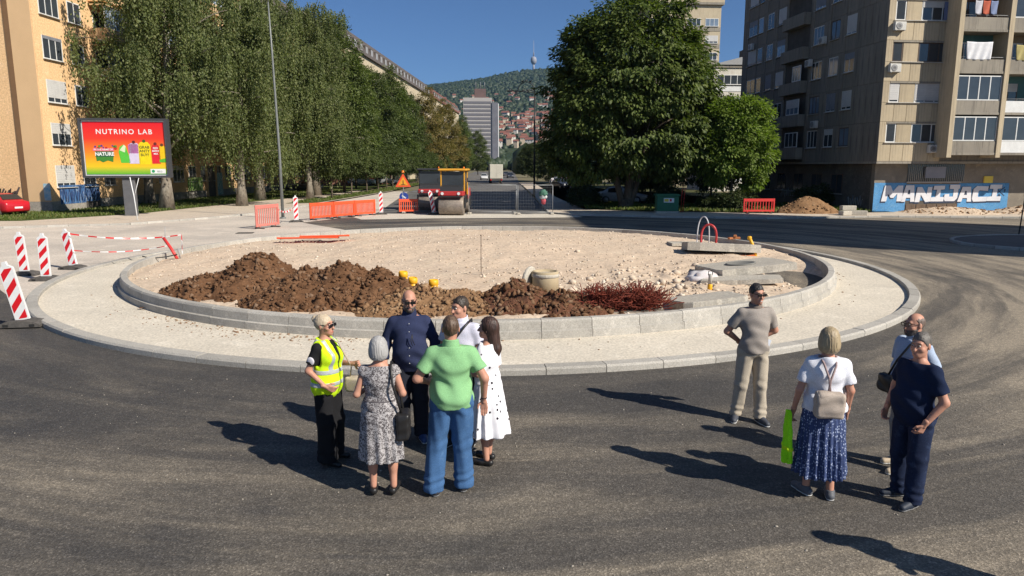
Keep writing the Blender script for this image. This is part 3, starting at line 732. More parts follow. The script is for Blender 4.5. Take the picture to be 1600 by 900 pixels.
def streaked(name, c1, c2, c3, rand=.1):
    """concrete with rain streaks running down it"""
    m, n, l, b = new_mat(name, .9, .15); v = coords(n, l, 'Object')
    col = mixc(n, l, ramp(n, l, noise(n, l, v, .8, 5, .65), [(.35, 0), (.65, 1)]), c1, c2)
    v2 = coords(n, l, 'Object', (7, 7, .35)); st = ramp(n, l, noise(n, l, v2, 1.0, 5, .7), [(.5, 0), (.72, 1)])
    col = mixc(n, l, st, col, c3)
    oi = n.new('ShaderNodeObjectInfo'); col = mixc(n, l, 1.0, col, ramp(n, l, oi.outputs['Random'], [(0, 1 - rand), (1, 1 + rand)]), 'MULTIPLY')
    l.new(col, b.inputs['Base Color']); bump(n, l, b, noise(n, l, v, 30, 3), .15, .01); MATS[name] = m; return m
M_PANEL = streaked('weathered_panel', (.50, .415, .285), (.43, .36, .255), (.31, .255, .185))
M_PANEL_D = streaked('shaded_panel', (.255, .225, .185), (.21, .19, .16), (.13, .115, .10))  # darker copy of the panel tone: side face's shade put into the colour
M_PARA = streaked('balcony_concrete', (.30, .27, .22), (.25, .225, .19), (.14, .125, .105))
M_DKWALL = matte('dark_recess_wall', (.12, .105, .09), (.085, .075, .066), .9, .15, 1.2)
M_BASEW = matte('pebbledash', (.27, .235, .19), (.20, .175, .145), .95, .1, .8, (.31, .27, .22), fine=35, bmp=.4)

def graffiti_block():
    a = R(6.1)
    B = thing('apartment_block', 'grey-brown panel tower block with blue painted ground floor wall', 'building', (25.2, 50.1, 0), a)
    FR = Face('front', 0.0); SD = Face('side', 0.0); Z0 = 3.62; FH = 2.68; NF = 9; TOP = Z0 + FH * NF
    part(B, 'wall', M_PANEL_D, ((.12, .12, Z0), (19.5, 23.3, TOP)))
    part(B, 'roof', M_PARA, ((-.1, -.1, TOP), (19.8, 23.4, TOP + .5)))
    part(B, 'floor_slab', M_PARA, ((.02, .02, Z0 - .16), (19.5, 23.3, Z0)))
    # ---- lit bay: spandrel panels, window bands
    for k in range(6):
        z = Z0 + FH * k; zs = z + 1.27; zt = z + 2.56
        for i in range(5): panel(B, FR, .0 + .93 * i if i else .0, .93 * (i + 1), z, zs, -.12, 0.0, M_PANEL)
        panel(B, FR, 0, .5, zs, zt + .12, -.12, -.003, M_PANEL, 'corner_panel'); panel(B, FR, 1.26, 2.36, zs, zt, -.12, -.05, M_PANEL, 'window_panel')
        part(B, 'lintel', M_PARA, ((.51, -.01, zt), (4.7, .11, z + FH)))
        shut = {0: (0, 0), 1: (.92, .95), 2: (0, 0), 3: (0, .35), 4: (.5, 0), 5: (0, 0)}[k]
        fm = M_WOODF if k == 2 else M_WHITEF
        window(B, FR, .52, 1.24, zs + .02, zt, -.06, 1, fm, M_GLASS, shut[0])
        window(B, FR, 2.38, 4.62, zs + .02, zt, -.06, 3, fm, M_GLASS, shut[1])
        part(B, 'sill', M_SILL, ((.4, -.1, zs - .03), (4.66, .02, zs + .012)))
    part(B, 'drape', M_BLUECURT, ((3.9, -.055, Z0 + FH * 3 + 1.35), (4.62, -.03, Z0 + FH * 3 + 2.5)))
    # ---- loggias with fins
    fins = [4.15, 7.75, 11.4, 15.0, 18.6]
    for x in fins:
        part(B, 'fin', M_PANEL, ((x, -1.32, Z0 + .25), (x + .34, .118, TOP)))
    wall_cols = [matte('loggia_green', (.22, .30, .20), (.17, .24, .16), .9, .15, 1), matte('loggia_teal', (.10, .22, .22), (.08, .17, .18), .9, .15, 1), matte('loggia_red', (.22, .10, .08), (.17, .08, .07), .9, .15, 1), matte('loggia_tan', (.30, .24, .17), (.24, .2, .14), .9, .15, 1)]
    for b in range(4):
        x0 = fins[b] + .34; x1 = fins[b + 1]; xm = (x0 + x1) / 2
        for k in range(6):
            z = Z0 + FH * k + .42
            part(B, 'balcony_slab', M_PARA, ((x0 + .003, -1.27, z), (x1 - .003, .118, z + .16)))
            white = (b == 1 and k in (0, 1))
            part(B, 'parapet', M_WHITEF if white else M_PARA, ((x0 + .004, -1.24 if not white else -1.26, z + .163), (x1 - .004, -1.14, z + .92)))
            glazed = {(0, 0), (0, 1), (1, 0), (1, 3), (2, 0), (2, 2), (3, 1), (0, 4), (2, 4)}
            kind = (b, k) in glazed
            part(B, 'loggia_wall', wall_cols[(b * 3 + k * 2 + (0 if k != 3 else 0)) % 4 if not (b == 0 and k == 2) else 1], ((x0 + .004, .06, z + .163), (x1 - .004, .118, z + FH)))
            if kind:
                window(B, Face('front', 0), x0 + .03, x1 - .03, z + .94, z + FH - .12, 1.2, 4 if not white else 3, M_WHITEF, M_GLASS, 0, None, False)
            else:
                window(B, Face('front', 0), x0 + .5, x0 + 1.9, z + .75, z + 2.2, -.04, 2, M_WOODF if k % 2 else M_WHITEF, M_GLASS, .4 if k % 3 == 1 else 0, None, False)
                mb = MB(); mb.tube([(x0 + .02, -1.19, z + 1.06), (x1 - .02, -1.19, z + 1.06)], .018, 6)
                for q in range(5): mb.tube([(x0 + .1 + (x1 - x0 - .2) * q / 4, -1.19, z + .92), (x0 + .1 + (x1 - x0 - .2) * q / 4, -1.19, z + 1.06)], .01, 5)
                mb.build('railing', M_GREYF, B)
    # ---- shaded side: blank story-high panels, windows, piers
    cols = [(3.75, 5.05, 2), (5.9, 7.2, 2), (8.2, 9.75, 3), (14.55, 16.05, 2), (16.85, 18.1, 2), (18.95, 20.0, 1), (20.25, 22.1, 2)]
    for k in range(6):
        z = Z0 + FH * k; zs = z + 1.12; zt = z + 2.5
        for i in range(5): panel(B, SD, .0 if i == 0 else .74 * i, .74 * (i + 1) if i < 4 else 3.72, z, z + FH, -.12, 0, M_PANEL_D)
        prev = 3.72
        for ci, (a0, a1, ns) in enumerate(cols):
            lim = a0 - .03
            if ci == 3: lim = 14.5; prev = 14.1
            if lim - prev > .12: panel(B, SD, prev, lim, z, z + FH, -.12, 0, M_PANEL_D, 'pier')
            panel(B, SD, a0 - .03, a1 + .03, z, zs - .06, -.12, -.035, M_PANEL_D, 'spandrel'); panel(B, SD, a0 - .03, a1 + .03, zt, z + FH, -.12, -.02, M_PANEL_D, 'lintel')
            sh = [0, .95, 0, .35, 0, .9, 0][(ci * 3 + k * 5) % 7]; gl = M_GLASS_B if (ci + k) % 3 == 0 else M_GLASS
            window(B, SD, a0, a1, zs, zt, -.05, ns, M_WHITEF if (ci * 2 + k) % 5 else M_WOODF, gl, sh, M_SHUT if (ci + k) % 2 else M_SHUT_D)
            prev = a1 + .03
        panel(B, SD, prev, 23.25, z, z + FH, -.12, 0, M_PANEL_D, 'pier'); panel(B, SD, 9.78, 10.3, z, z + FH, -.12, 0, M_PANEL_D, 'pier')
        # balcony column
        zb = z + .25
        part(B, 'balcony_slab', M_PARA, ((-.55, 10.35, zb), (.118, 14.05, zb + .15)))
        part(B, 'parapet', M_PARA, ((-.55, 10.352, zb + .153), (-.47, 14.048, zb + .95)), ((-.469, 10.352, zb + .153), (.1, 10.43, zb + .95)), ((-.469, 13.97, zb + .153), (.1, 14.048, zb + .95)))
        if k in (0, 1, 2): window(B, Face('side', 0), 10.5, 12.6 if k != 2 else 11.9, zb + .97, zb + 2.2, .5 if k else .45, 3, M_WHITEF, M_GLASS_B if k else M_GLASS, .6 if k == 1 else 0, None, False)
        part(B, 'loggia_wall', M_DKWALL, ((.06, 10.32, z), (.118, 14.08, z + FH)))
    # ---- ground floor
    GF = Face('front', 1.0)
    part(B, 'base_wall', M_BASEW, ((1.0 - .4, 1.0, -.1), (19.5, 1.4, Z0 - .165)))
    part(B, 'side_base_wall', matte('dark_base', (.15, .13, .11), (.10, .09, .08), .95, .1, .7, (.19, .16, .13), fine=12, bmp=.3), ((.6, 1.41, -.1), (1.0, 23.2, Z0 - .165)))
    for i in range(6): window(B, Face('side', .6), 5 + 3 * i, 6.6 + 3 * i, 1.2, 2.7, .03, 2, M_WOODF, M_GLASS, 0, None, True)
    blue = matte('blue_wall_paint', (.085, .26, .50), (.11, .30, .54), .8, .25, 1.3, (.16, .34, .53), fine=20, bmp=.15)
    part(B, 'painted_wall', blue, ((.62, .975, 0.0), (3.05, .998, 2.12)), ((3.06, .975, .86), (7.1, .998, 2.02)), ((7.11, .975, 0), (11.0, .998, 2.08)))
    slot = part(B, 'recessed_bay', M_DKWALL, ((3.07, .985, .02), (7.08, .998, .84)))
    wood = matte('old_boards', (.19, .135, .095), (.13, .095, .07), .9, .15, 3, stretch=(1, 1, .2), fine=12)
    for i in range(5): panel(B, GF, 3.12 + .79 * i, 3.12 + .79 * i + .74, .04, .6, .016, .05, wood, 'board')
    part(B, 'ledge', M_SILL, ((3.0, .86, 2.13), (7.15, .997, 2.2)))
    gl = part(B, 'ground_floor_glazing', M_GLASS, ((3.05, .975, 2.22), (7.4, .998, 3.42)))
    bars = []
    for i in range(30):
        x = 3.1 + i * .145; o = MB().tube([(x, .88, 2.205), (x, .88, 3.42)], .014, 5).build('window_bar', M_GREYF if i > 6 else M_SILL, B)
    part(B, 'notice_board', matte('notice', (.25, .26, .31), (.21, .22, .26), .7, .3, 2), ((4.3, .82, 2.45), (5.85, .855, 3.25)))
    part(B, 'meter_box', matte('yellow_box', (.72, .55, .09), (.66, .5, .08), .6, .3, 2), ((8.95, .9, 2.1), (9.62, .997, 2.58)))
    # ---- MANIJACI lettering: white letters with a dark edge
    lw = matte('white_spray', (.70, .70, .72), (.62, .62, .66), .75, .25, 2); lb = plain('dark_spray', (.035, .05, .09), .8)
    G = {'M': [(0, 0), (.26, 0), (.30, .48), (.46, .22), (.60, .22), (.76, .5), (.78, 0), (1.06, 0), (1.0, 1), (.74, 1), (.53, .62), (.36, 1), (.08, 1)],
         'A': [(0, 0), (.3, 0), (.34, .24), (.66, .24), (.68, 0), (1, 0), (.8, 1), (.2, 1)], 'N': [(0, 0), (.3, 0), (.32, .5), (.68, 0), (1, .04), (.98, 1), (.70, 1), (.68, .5), (.32, 1), (.03, 1)],
         'I': [(.0, 0), (1, 0), (1, .28), (.68, .28), (.66, .74), (.95, .76), (.95, 1), (.1, 1), (.08, .74), (.36, .74), (.34, .28), (0, .26)],
         'J': [(.1, 0), (.8, 0), (.98, .18), (.96, .74), (1.05, .76), (1.05, 1), (.3, 1), (.3, .74), (.62, .74), (.64, .28), (.36, .28), (.34, .44), (0, .42), (0, .12)],
         'C': [(.12, 0), (1, .02), (1, .32), (.4, .3), (.36, .4), (.36, .64), (.42, .72), (1, .68), (1, .98), (.2, 1), (0, .8), (0, .18)]}
    word = 'MANIJACI'; wd = [1.45, 1.0, 1.15, .95, 1.0, 1.05, 1.1, 1.05]; x = 1.25; zc = .78
    for i, (c, w_) in enumerate(zip(word, wd)):
        hh = 1.12 + .06 * math.sin(i * 2.1); z = zc + .03 * math.cos(i * 1.7)
        for nm, m, grow, y0, y1, dz in (('letter_edge', lb, .055, .966, .973, -.06), ('letter', lw, 0, .955, .963, 0)):
            P = [(x + (u * w_ * 1.04 - (0)) + (.10 * (v - .5)), z + v * hh) for u, v in G[c]]
            if grow:
                cxm = sum(p[0] for p in P) / len(P); czm = sum(p[1] for p in P) / len(P)
                P = [(cxm + (p[0] - cxm) * (1 + 2 * grow / w_) - .03, czm + (p[1] - czm) * (1 + 2 * grow / hh) + dz) for p in P]
            MB().prism(P, y0, y1, 'y').build(nm, m, B)
        if c == 'A': MB().prism([(x + w_ * .42, z + hh * .46), (x + w_ * .62, z + hh * .46), (x + w_ * .58, z + hh * .72), (x + w_ * .47, z + hh * .72)], .948, .953, 'y').build('letter_counter', lb, B)
        x += w_ + .06
    mb = MB()
    for s in (-1, 1):
        mb.box((9.7 + .55, .966, .98), (9.76 + .55, .973, 2.0), rot=Matrix.Rotation(s * R(52), 3, 'Y'))
    mb.build('crossed_bars', lb, B)
    for ch, dx, dz in (('S', 0, .3), ('F', .42, .02), ('K', -.42, .02), ('A', 0, -.3)):
        V, F = text_geo(ch, .34, .012); mesh_obj('emblem_letter', np.column_stack([V[:, 0] + 10.28 + dx, np.full(len(V), .968), V[:, 1] + 1.49 + dz]), F, lb, B)
    # faint tags on the shaded side and along its base
    for (y, z, w_, s) in ((2.2, .7, 2.0, 1), (8, 1.2, 1.6, 2), (12.5, 1.0, 2.2, 3)):
        random.seed(s); mb = MB()
        pts = [(.585, y + w_ * t / 24, z + .38 * math.sin(t * 1.7 + s) * (1 - .3 * math.cos(t))) for t in range(25)]
        mb.tube(pts, .03, 4); mb.build('spray_tag', M_GREYF, B)
    return B
graffiti_block()
def local(ax, ay, base=(25.2, 50.1), ang=R(6.1)):
    return (base[0] + ax * math.cos(ang) - ay * math.sin(ang), base[1] + ax * math.sin(ang) + ay * math.cos(ang))
# air conditioners hang on the walls: things of their own
def ac_unit(label, loc, rz):
    t = thing('air_conditioner', label, 'air conditioner', loc, rz, 'air conditioners on the graffiti block')
    MB().box((-.4, -.30, 0), (.4, -.02, .55), .02).build('casing', matte('ac_casing', (.62, .61, .57), (.52, .51, .48), .6, .3, 3), t)
    mb = MB(); mb.lathe([(.215, 0), (.215, .014), (.19, .018)], 20, (-.1, -.318, .275), 'y')
    mb.build('fan_guard', plain('ac_dark', (.08, .08, .085), .5), t)
    mb = MB()
    for r in (.07, .13, .19): mb.lathe([(r, -.326), (r + .012, -.322), (r + .012, -.319)], 18, (-.1, 0, .275), 'y')
    mb.build('grille_ring', M_GREYF, t)
    part(t, 'bracket', M_GREYF, ((-.33, -.3, -.04), (-.28, 0, -.003)), ((.28, -.3, -.04), (.33, 0, -.003)))
    return t
for lab, ax, z in (('air conditioner on the lit corner, highest of the three', .72, 12.25), ('air conditioner on the lit corner, middle of the three', .62, 9.55), ('air conditioner on the lit corner, lowest, right above the overhang', 4.0, 4.2)):
    x, y = local(ax, -.003); ac_unit(lab, (x, y, z), R(6.1))
for lab, ay, z in (('air conditioner on the shaded side by the balconies', 8.0, 12.65), ('air conditioner on the shaded side next to the balcony column', 9.9, 11.2), ('air conditioner on the far end of the shaded side', 21.0, 9.0), ('low air conditioner on the shaded side', 8.4, 6.3), ('air conditioner high on the shaded side near the far edge', 21.0, 14.2)):
    x, y = local(-.003, ay); ac_unit(lab, (x, y, z), R(6.1 - 90))
def laundry(label, ax, z, w_, h_, mat, n=1):
    x, y = local(ax, -1.22)
    xs = np.linspace(0, w_, 26); zs = np.linspace(0, -h_, 14); V = []; F = []
    for j, zz in enumerate(zs):
        for i, xx in enumerate(xs):
            taper = 1 - .10 * (j / 13) * abs(xx / w_ - .5) * 2
            V.append(((xx - w_ / 2) * taper, -.02 + .03 * math.sin(xx * 11 + j * .3) * (.3 + j / 13), zz - .04 * math.sin(xx / w_ * math.pi)))
    for j in range(13):
        for i in range(25): F.append((j * 26 + i, j * 26 + i + 1, (j + 1) * 26 + i + 1, (j + 1) * 26 + i))
    o = mesh_obj('laundry_sheet', V, F, mat, smooth=True, loc=(x, y, z)); o.rotation_euler = (0, 0, R(6.1))
    md = o.modifiers.new('thick', 'SOLIDIFY'); md.thickness = .008
    return tag(o, label, 'laundry')
laundry('white sheet hung to dry on a loggia', 5.8, 11.45, 1.9, 1.15, plain('white_linen', (.72, .72, .74), .9, .1))
laundry('olive cloth hung to dry on the right loggia', 9.2, 11.3, 1.5, 1.0, plain('olive_linen', (.42, .36, .16), .9, .1))
for i, (c, lab) in enumerate((((.55, .55, .60), 'grey striped shirt hung on the top loggia'), ((.50, .13, .08), 'red shirt hung on the top loggia'), ((.22, .27, .42), 'blue shirt hung on the top loggia'))):
    laundry(lab, 5.45 + i * .55, 14.05, .5, .85, plain('shirt_linen%d' % i, c, .9, .1))

# ---- generic block with single windows
def slab_block(name, label, loc, rz, w_, d_, h_, wall, floors, bays, z0=0, fh=2.8, faces=('front',), roof=None, sash=2, frame=None, glass=None, ww=1.7, wh=1.4, sill_h=.9, band=None, over=.25):
    B = thing(name, label, 'building', loc, rz); part(B, 'wall', wall, ((0, 0, -.1), (w_, d_, h_)))
    part(B, 'roof', roof or M_PARA, ((-over, -over, h_), (w_ + over, d_ + over, h_ + .35)))
    for fc in faces:
        L = w_ if fc == 'front' else d_; f = Face(fc, {'front': 0, 'side': 0, 'east': w_}[fc])
        for k in range(floors):
            z = z0 + fh * k
            if band is not None: part(B, 'floor_band', band, (f(0.05, 0, z + .1), f(L - .05, .05, z + .75)))
            for i in range(bays if fc == 'front' else max(2, int(bays * d_ / w_))):
                nb = bays if fc == 'front' else max(2, int(bays * d_ / w_)); c = L * (i + .5) / nb
                window(B, f, c - ww / 2, c + ww / 2, z + sill_h, z + sill_h + wh, .05, sash, frame, glass if (i + k) % 3 else M_GLASS_B, .8 if (i * 7 + k * 3) % 5 == 0 else 0, None, True)
    return B
M_CREAM = streaked('cream_plaster', (.52, .44, .31), (.46, .39, .28), (.36, .29, .2)); M_WHITEW = streaked('white_plaster', (.66, .62, .53), (.60, .56, .48), (.48, .43, .36))
tb = slab_block('tower_block', 'cream high-rise with a rooftop storey behind the huge tree', (23.5, 128, 0), R(4), 12.5, 12, 30.5, M_CREAM, 10, 4, .9, 2.8, ('front',), None, 3, None, None, 2.3, 1.3, .9, M_PARA, .4)
part(tb, 'penthouse', M_WOODF, ((-1.5, 2, 30.86), (5.2, 11, 33.6))); part(tb, 'stair_head', M_CREAM, ((5.6, 3, 30.86), (10.4, 9, 32.2))); part(tb, 'penthouse_roof', M_GREYF, ((-1.9, 1.7, 33.61), (5.5, 11.3, 33.8)), ((5.3, 2.7, 32.21), (10.8, 9.3, 32.4)))
part(tb, 'roof_parapet', M_CREAM, ((-.4, -.4, 30.86), (12.9, -.25, 31.5)))
wb = slab_block('low_block', 'white three-tier block with glazed balconies beside the tower block', (26.5, 97, 0), R(3), 9.0, 10, 16.0, M_WHITEW, 5, 2, 1.1, 2.95, ('front',), None, 4, M_WHITEF, M_GLASS, 3.6, 1.25, .95, M_WHITEF, .15)
MB().prism([(-.3, 16.36), (9.3, 16.36), (9.3, 17.3), (3.4, 17.3)], -.3, 10.3, 'y').build('sloping_roof', M_GREYF, wb)
part(wb, 'brown_cladding', M_WOODF, ((4.6, -.02, 10.2), (9, -.002, 12.8))); part(wb, 'chimney', M_DKWALL, ((5.2, 4, 17.2), (6.5, 5.4, 18.9)))
MB().tube([(6.2, 4.6, 18.8), (6.2, 4.6, 21.4)], .1, 8).build('flue_pipe', M_GREYF, wb)

# ---- left: peach apartment block along the avenue
M_PEACH = matte('peach_render', (.74, .49, .265), (.69, .455, .245), .92, .15, .35, (.77, .52, .30), fine=9, bmp=.12)
M_TAN_SHADE = matte('tan_shade_render', (.64, .435, .245), (.59, .40, .225), .92, .15, .5); M_MANS = matte('mansard_sheet', (.115, .095, .085), (.085, .075, .07), .75, .3, 1.2, (.15, .12, .10))
M_PLINTH = matte('plinth_concrete', (.34, .31, .27), (.26, .24, .21), .92, .15, .8, fine=10, bmp=.3)
def peach_block():
    B = thing('apartment_block', 'peach rendered apartment block behind the billboard and birches', 'building', (-32.0, 49.9, 0), R(-1.5))
    E = Face('east', 0.0); L = 62; H1 = 22.2; fh = 2.92
    part(B, 'wall', M_PEACH, ((-13, 0, -.1), (0, L, H1)))
    part(B, 'plinth', M_PLINTH, ((-13.05, -.06, -.1), (.06, L + .05, .85)))
    part(B, 'corner_strip', M_TAN_SHADE, ((-1.55, -.055, .86), (-.05, -.003, H1)))  # same peach render; shade of its other plane put into the colour
    part(B, 'downpipe_joint', matte('joint_brown', (.20, .115, .06), (.17, .10, .055), .9, .15, 1), ((-1.92, -.07, .86), (-1.56, -.003, H1)))
    MB().prism([(-13.4, H1 + .02), (.5, H1 + .02), (-1.0, H1 + 3.3), (-12, H1 + 3.3)], -.3, L + .3, 'y').build('mansard_roof', M_MANS, B)
    part(B, 'eaves', M_MANS, ((-13.3, -.4, H1 - .02), (.9, L + .4, H1 + .2)))
    for k in range(7):
        z = .95 + fh * k + .85; y = .75; b = 0
        while y < L - 3:
            typ = b % 3
            if typ == 0:
                window(B, E, y, y + 2.1, z, z + 1.55, .03, 3, M_WHITEF, M_GLASS, [.85, .5, .82, .15, 0, .7, .3][(k + b) % 7] if (k + b) % 2 == 0 or b == 0 else 0, M_SHUT_D if (b == 0 and k == 3) else M_SHUT); y += 3.1
            elif typ == 1 or k == 0:
                window(B, E, y, y + 1.5, z, z + 1.5, .03, 2, M_WHITEF if b % 2 else M_GREYF, M_GLASS, .6 if (k * 3 + b) % 4 == 0 else 0); y += 2.6
            else:
                # glazed balcony
                zb = z - .9
                part(B, 'balcony', M_PEACH if (k + b) % 2 else M_TAN_SHADE, (E(y, .0, zb), E(y + 3.0, 1.25, zb + .15)), (E(y, 1.12, zb + .153), E(y + 3.0, 1.25, zb + 1.0)), (E(y, .0, zb + .153), E(y + .1, 1.119, zb + 1.0)), (E(y + 2.9, .0, zb + .153), E(y + 3.0, 1.119, zb + 1.0)))
                if (k + b) % 3 != 1:
                    window(B, E, y + .03, y + 2.97, zb + 1.02, zb + 2.6, 1.2, 4, M_WHITEF, M_GLASS_B, 0, None, False)
                    part(B, 'balcony_roof', M_TAN_SHADE, (E(y - .05, 0, zb + 2.63), E(y + 3.05, 1.3, zb + 2.72)))
                window(B, E, y + .4, y + 2.2, z - .2, z + 1.4, .03, 2, M_WHITEF, M_GLASS, 0, None, False); y += 3.9
            b += 1
    # basement grilles, doorway
    for y in (3.8, 9.2, 14.5): part(B, 'basement_window', M_DKWALL, (E(y, .061, .12), E(y + 1.8, .075, .7)))
    part(B, 'doorway', M_DKWALL, (E(24.2, .061, .0), E(26.0, .09, 3.3))); part(B, 'door_frame', M_TAN_SHADE, (E(23.9, .061, 0), E(24.19, .2, 3.5)), (E(26.01, .061, 0), E(26.3, .2, 3.5)), (E(24.191, .061, 3.31), E(26.009, .2, 3.5)))
    # spray paint
    bl = matte('blue_spray', (.06, .15, .33), (.03, .06, .15), .8, .2, 3.0, (.38, .45, .52), stretch=(1, 1, .3)); gr = matte('lime_spray', (.42, .62, .12), (.62, .66, .45), .8, .2, 3.5)
    part(B, 'spray_patch', bl, (E(.9, .062, .62), E(5.6, .068, 1.95))); part(B, 'spray_patch', matte('cyan_spray', (.12, .38, .52), (.5, .55, .55), .8, .2, 4), ((-.42, -.066, .95), (.055, -.061, 2.1)))
    mb = MB()
    for i in range(7):
        y = 1.1 + i * .62; mb.tube([E(y, .075, .75), E(y + .2, .075, 1.75), E(y + .38, .075, .8), E(y + .5, .075, 1.5)], .035, 4)
    mb.build('spray_stroke', plain('navy_spray', (.015, .03, .10), .8), B)
    mb = MB()
    for i in range(9):
        x = -5.6 + i * .36; mb.tube([(x, -.07, 1.0 + .2 * (i % 3)), (x + .35, -.07, 1.6 + .15 * (i % 2)), (x + .2, -.07, 1.05), (x + .6, -.07, 1.85 - .1 * (i % 4))], .065, 4)
    mb.build('spray_stroke', plain('black_spray', (.04, .028, .03), .8), B)
    part(B, 'spray_patch', gr, (E(20.0, .062, .9), E(23.2, .068, 2.2)))
    mb = MB()
    for i in range(4): mb.tube([E(20.4 + .7 * i + .35 * math.sin(t), .075, 1.5 + .5 * math.cos(t)) for t in [q * .7 for q in range(10)]], .04, 4)
    mb.build('spray_stroke', plain('green_spray', (.10, .30, .03), .8), B)
    part(B, 'spray_patch', matte('teal_spray', (.08, .3, .38), (.55, .62, .62), .8, .2, 5), (E(26.5, .062, .3), E(27.9, .068, 2.6)))
    return B
peach_block()
def far_avenue_block(name, label, loc, rz, L, h_, gable, seed):
    B = thing(name, label, 'building', loc, rz); E = Face('east', 0)
    part(B, 'wall', M_CREAM, ((-12, 0.01, -.1), (0, L, h_ - 3))); part(B, 'gable_wall', gable, ((-12, -.06, -.1), (0, 0, h_ - 3))); fh = 2.9
    MB().prism([(-12.3, h_ - 3), (.5, h_ - 3), (-.6, h_), (-6, h_ + .8), (-11.6, h_)], -.2, L + .2, 'y').build('mansard_roof', M_MANS, B)
    for q in range(3): part(B, 'chimney', M_PARA, ((-8, 2 + q * 6, h_), (-6.8, 3.6 + q * 6, h_ + 2.2)), ((-8.2, 1.8 + q * 6, h_ + 2.21), (-6.6, 3.8 + q * 6, h_ + 2.4)))
    for i in range(int(L / 4)):   # dormers in the mansard
        y = 1.5 + i * 4; f = part(B, 'dormer', M_MANS, ((-.55, y, h_ - 2.6), (.22, y + 1.9, h_ - 1.0))); part(B, 'dormer_glass', M_GREYF, ((.221, y + .2, h_ - 2.35), (.24, y + 1.7, h_ - 1.2)))
    for k in (4, 5, 6):
        for i in range(int(L / 4)): window(B, E, 1.2 + i * 4, 3.2 + i * 4, .9 + k * fh, 2.4 + k * fh, .03, 2, M_WHITEF, M_GLASS, .5 if (i + k) % 3 == 0 else 0)
    return B
M_BRICKRED = matte('salmon_render', (.42, .20, .13), (.46, .25, .17), .9, .15, .4, (.5, .3, .22)); 
b2 = far_avenue_block('avenue_block', 'long avenue block with salmon gable and dark mansard roof', (-27.5, 122, 0), R(-2.5), 88, 26.0, M_BRICKRED, 1)
b3 = far_avenue_block('avenue_block', 'farther avenue block with red-brown roof, beyond the long mansard one', (-25, 232, 0), R(-2.5), 70, 27.5, M_CREAM, 2)
for c in b3.children:
    if c.name.startswith('mansard'): c.data.materials[0] = matte('red_brown_sheet', (.19, .085, .065), (.15, .07, .055), .8, .25, .8)
pk = slab_block('kiosk', 'low red-and-white kiosk under the trees behind the white car', (-31.5, 131, 0), 0, 9, 4, 3.2, matte('kiosk_red', (.45, .10, .09), (.40, .09, .08), .8, .3, .6), 1, 3, 0, 2.8, ('front',), None, 2, M_WHITEF, M_GLASS, 1.8, 1.5, .9)

# ---- off to the right, out of the picture: the tower whose shadow lies across the road
slab_block('tower_block', 'tall grey block beyond the right edge, its shadow lies across the carriageway', (37.4, 13.3, 0), R(2.0), 7, 16.2, 30.3, M_PANEL, 1, 5, 20, 2.8, ('front',))

# ---- far office slab
def office():
    B = thing('office_slab', 'grey banded office high-rise below the wooded hill', 'building', (-42.5, 640, 0), R(4)); W = 25
    part(B, 'wall', matte('office_grey', (.40, .37, .35), (.36, .34, .32), .8, .3, .1), ((0, 0, 0), (W, 18, 62)))
    for k in range(16): part(B, 'window_band', plain('office_glass', (.17, .16, .17), .3), ((.6, -.25, 6 + 3.4 * k), (W - .6, -.01, 7.9 + 3.4 * k)))
    part(B, 'roof_plant', matte('plant_brown', (.16, .10, .09), (.13, .09, .08), .8, .2, .2), ((W * .4, 4, 62.02), (W * .8, 12, 70)))
    part(B, 'stair_shaft', matte('shaft_grey', (.17, .17, .19), (.14, .14, .16), .8, .3, .2), ((W + .1, -1, 0), (W + 5.2, 14, 58))); part(B, 'shaft_edge', M_WHITEF, ((W + 5.25, -1.2, 0), (W + 6, 14, 57)))
    for s in (.45, .62, .76): MB().tube([(W * s, 8, 70), (W * s, 8, 76)], .2, 6).build('mast', M_GREYF, B)
office()

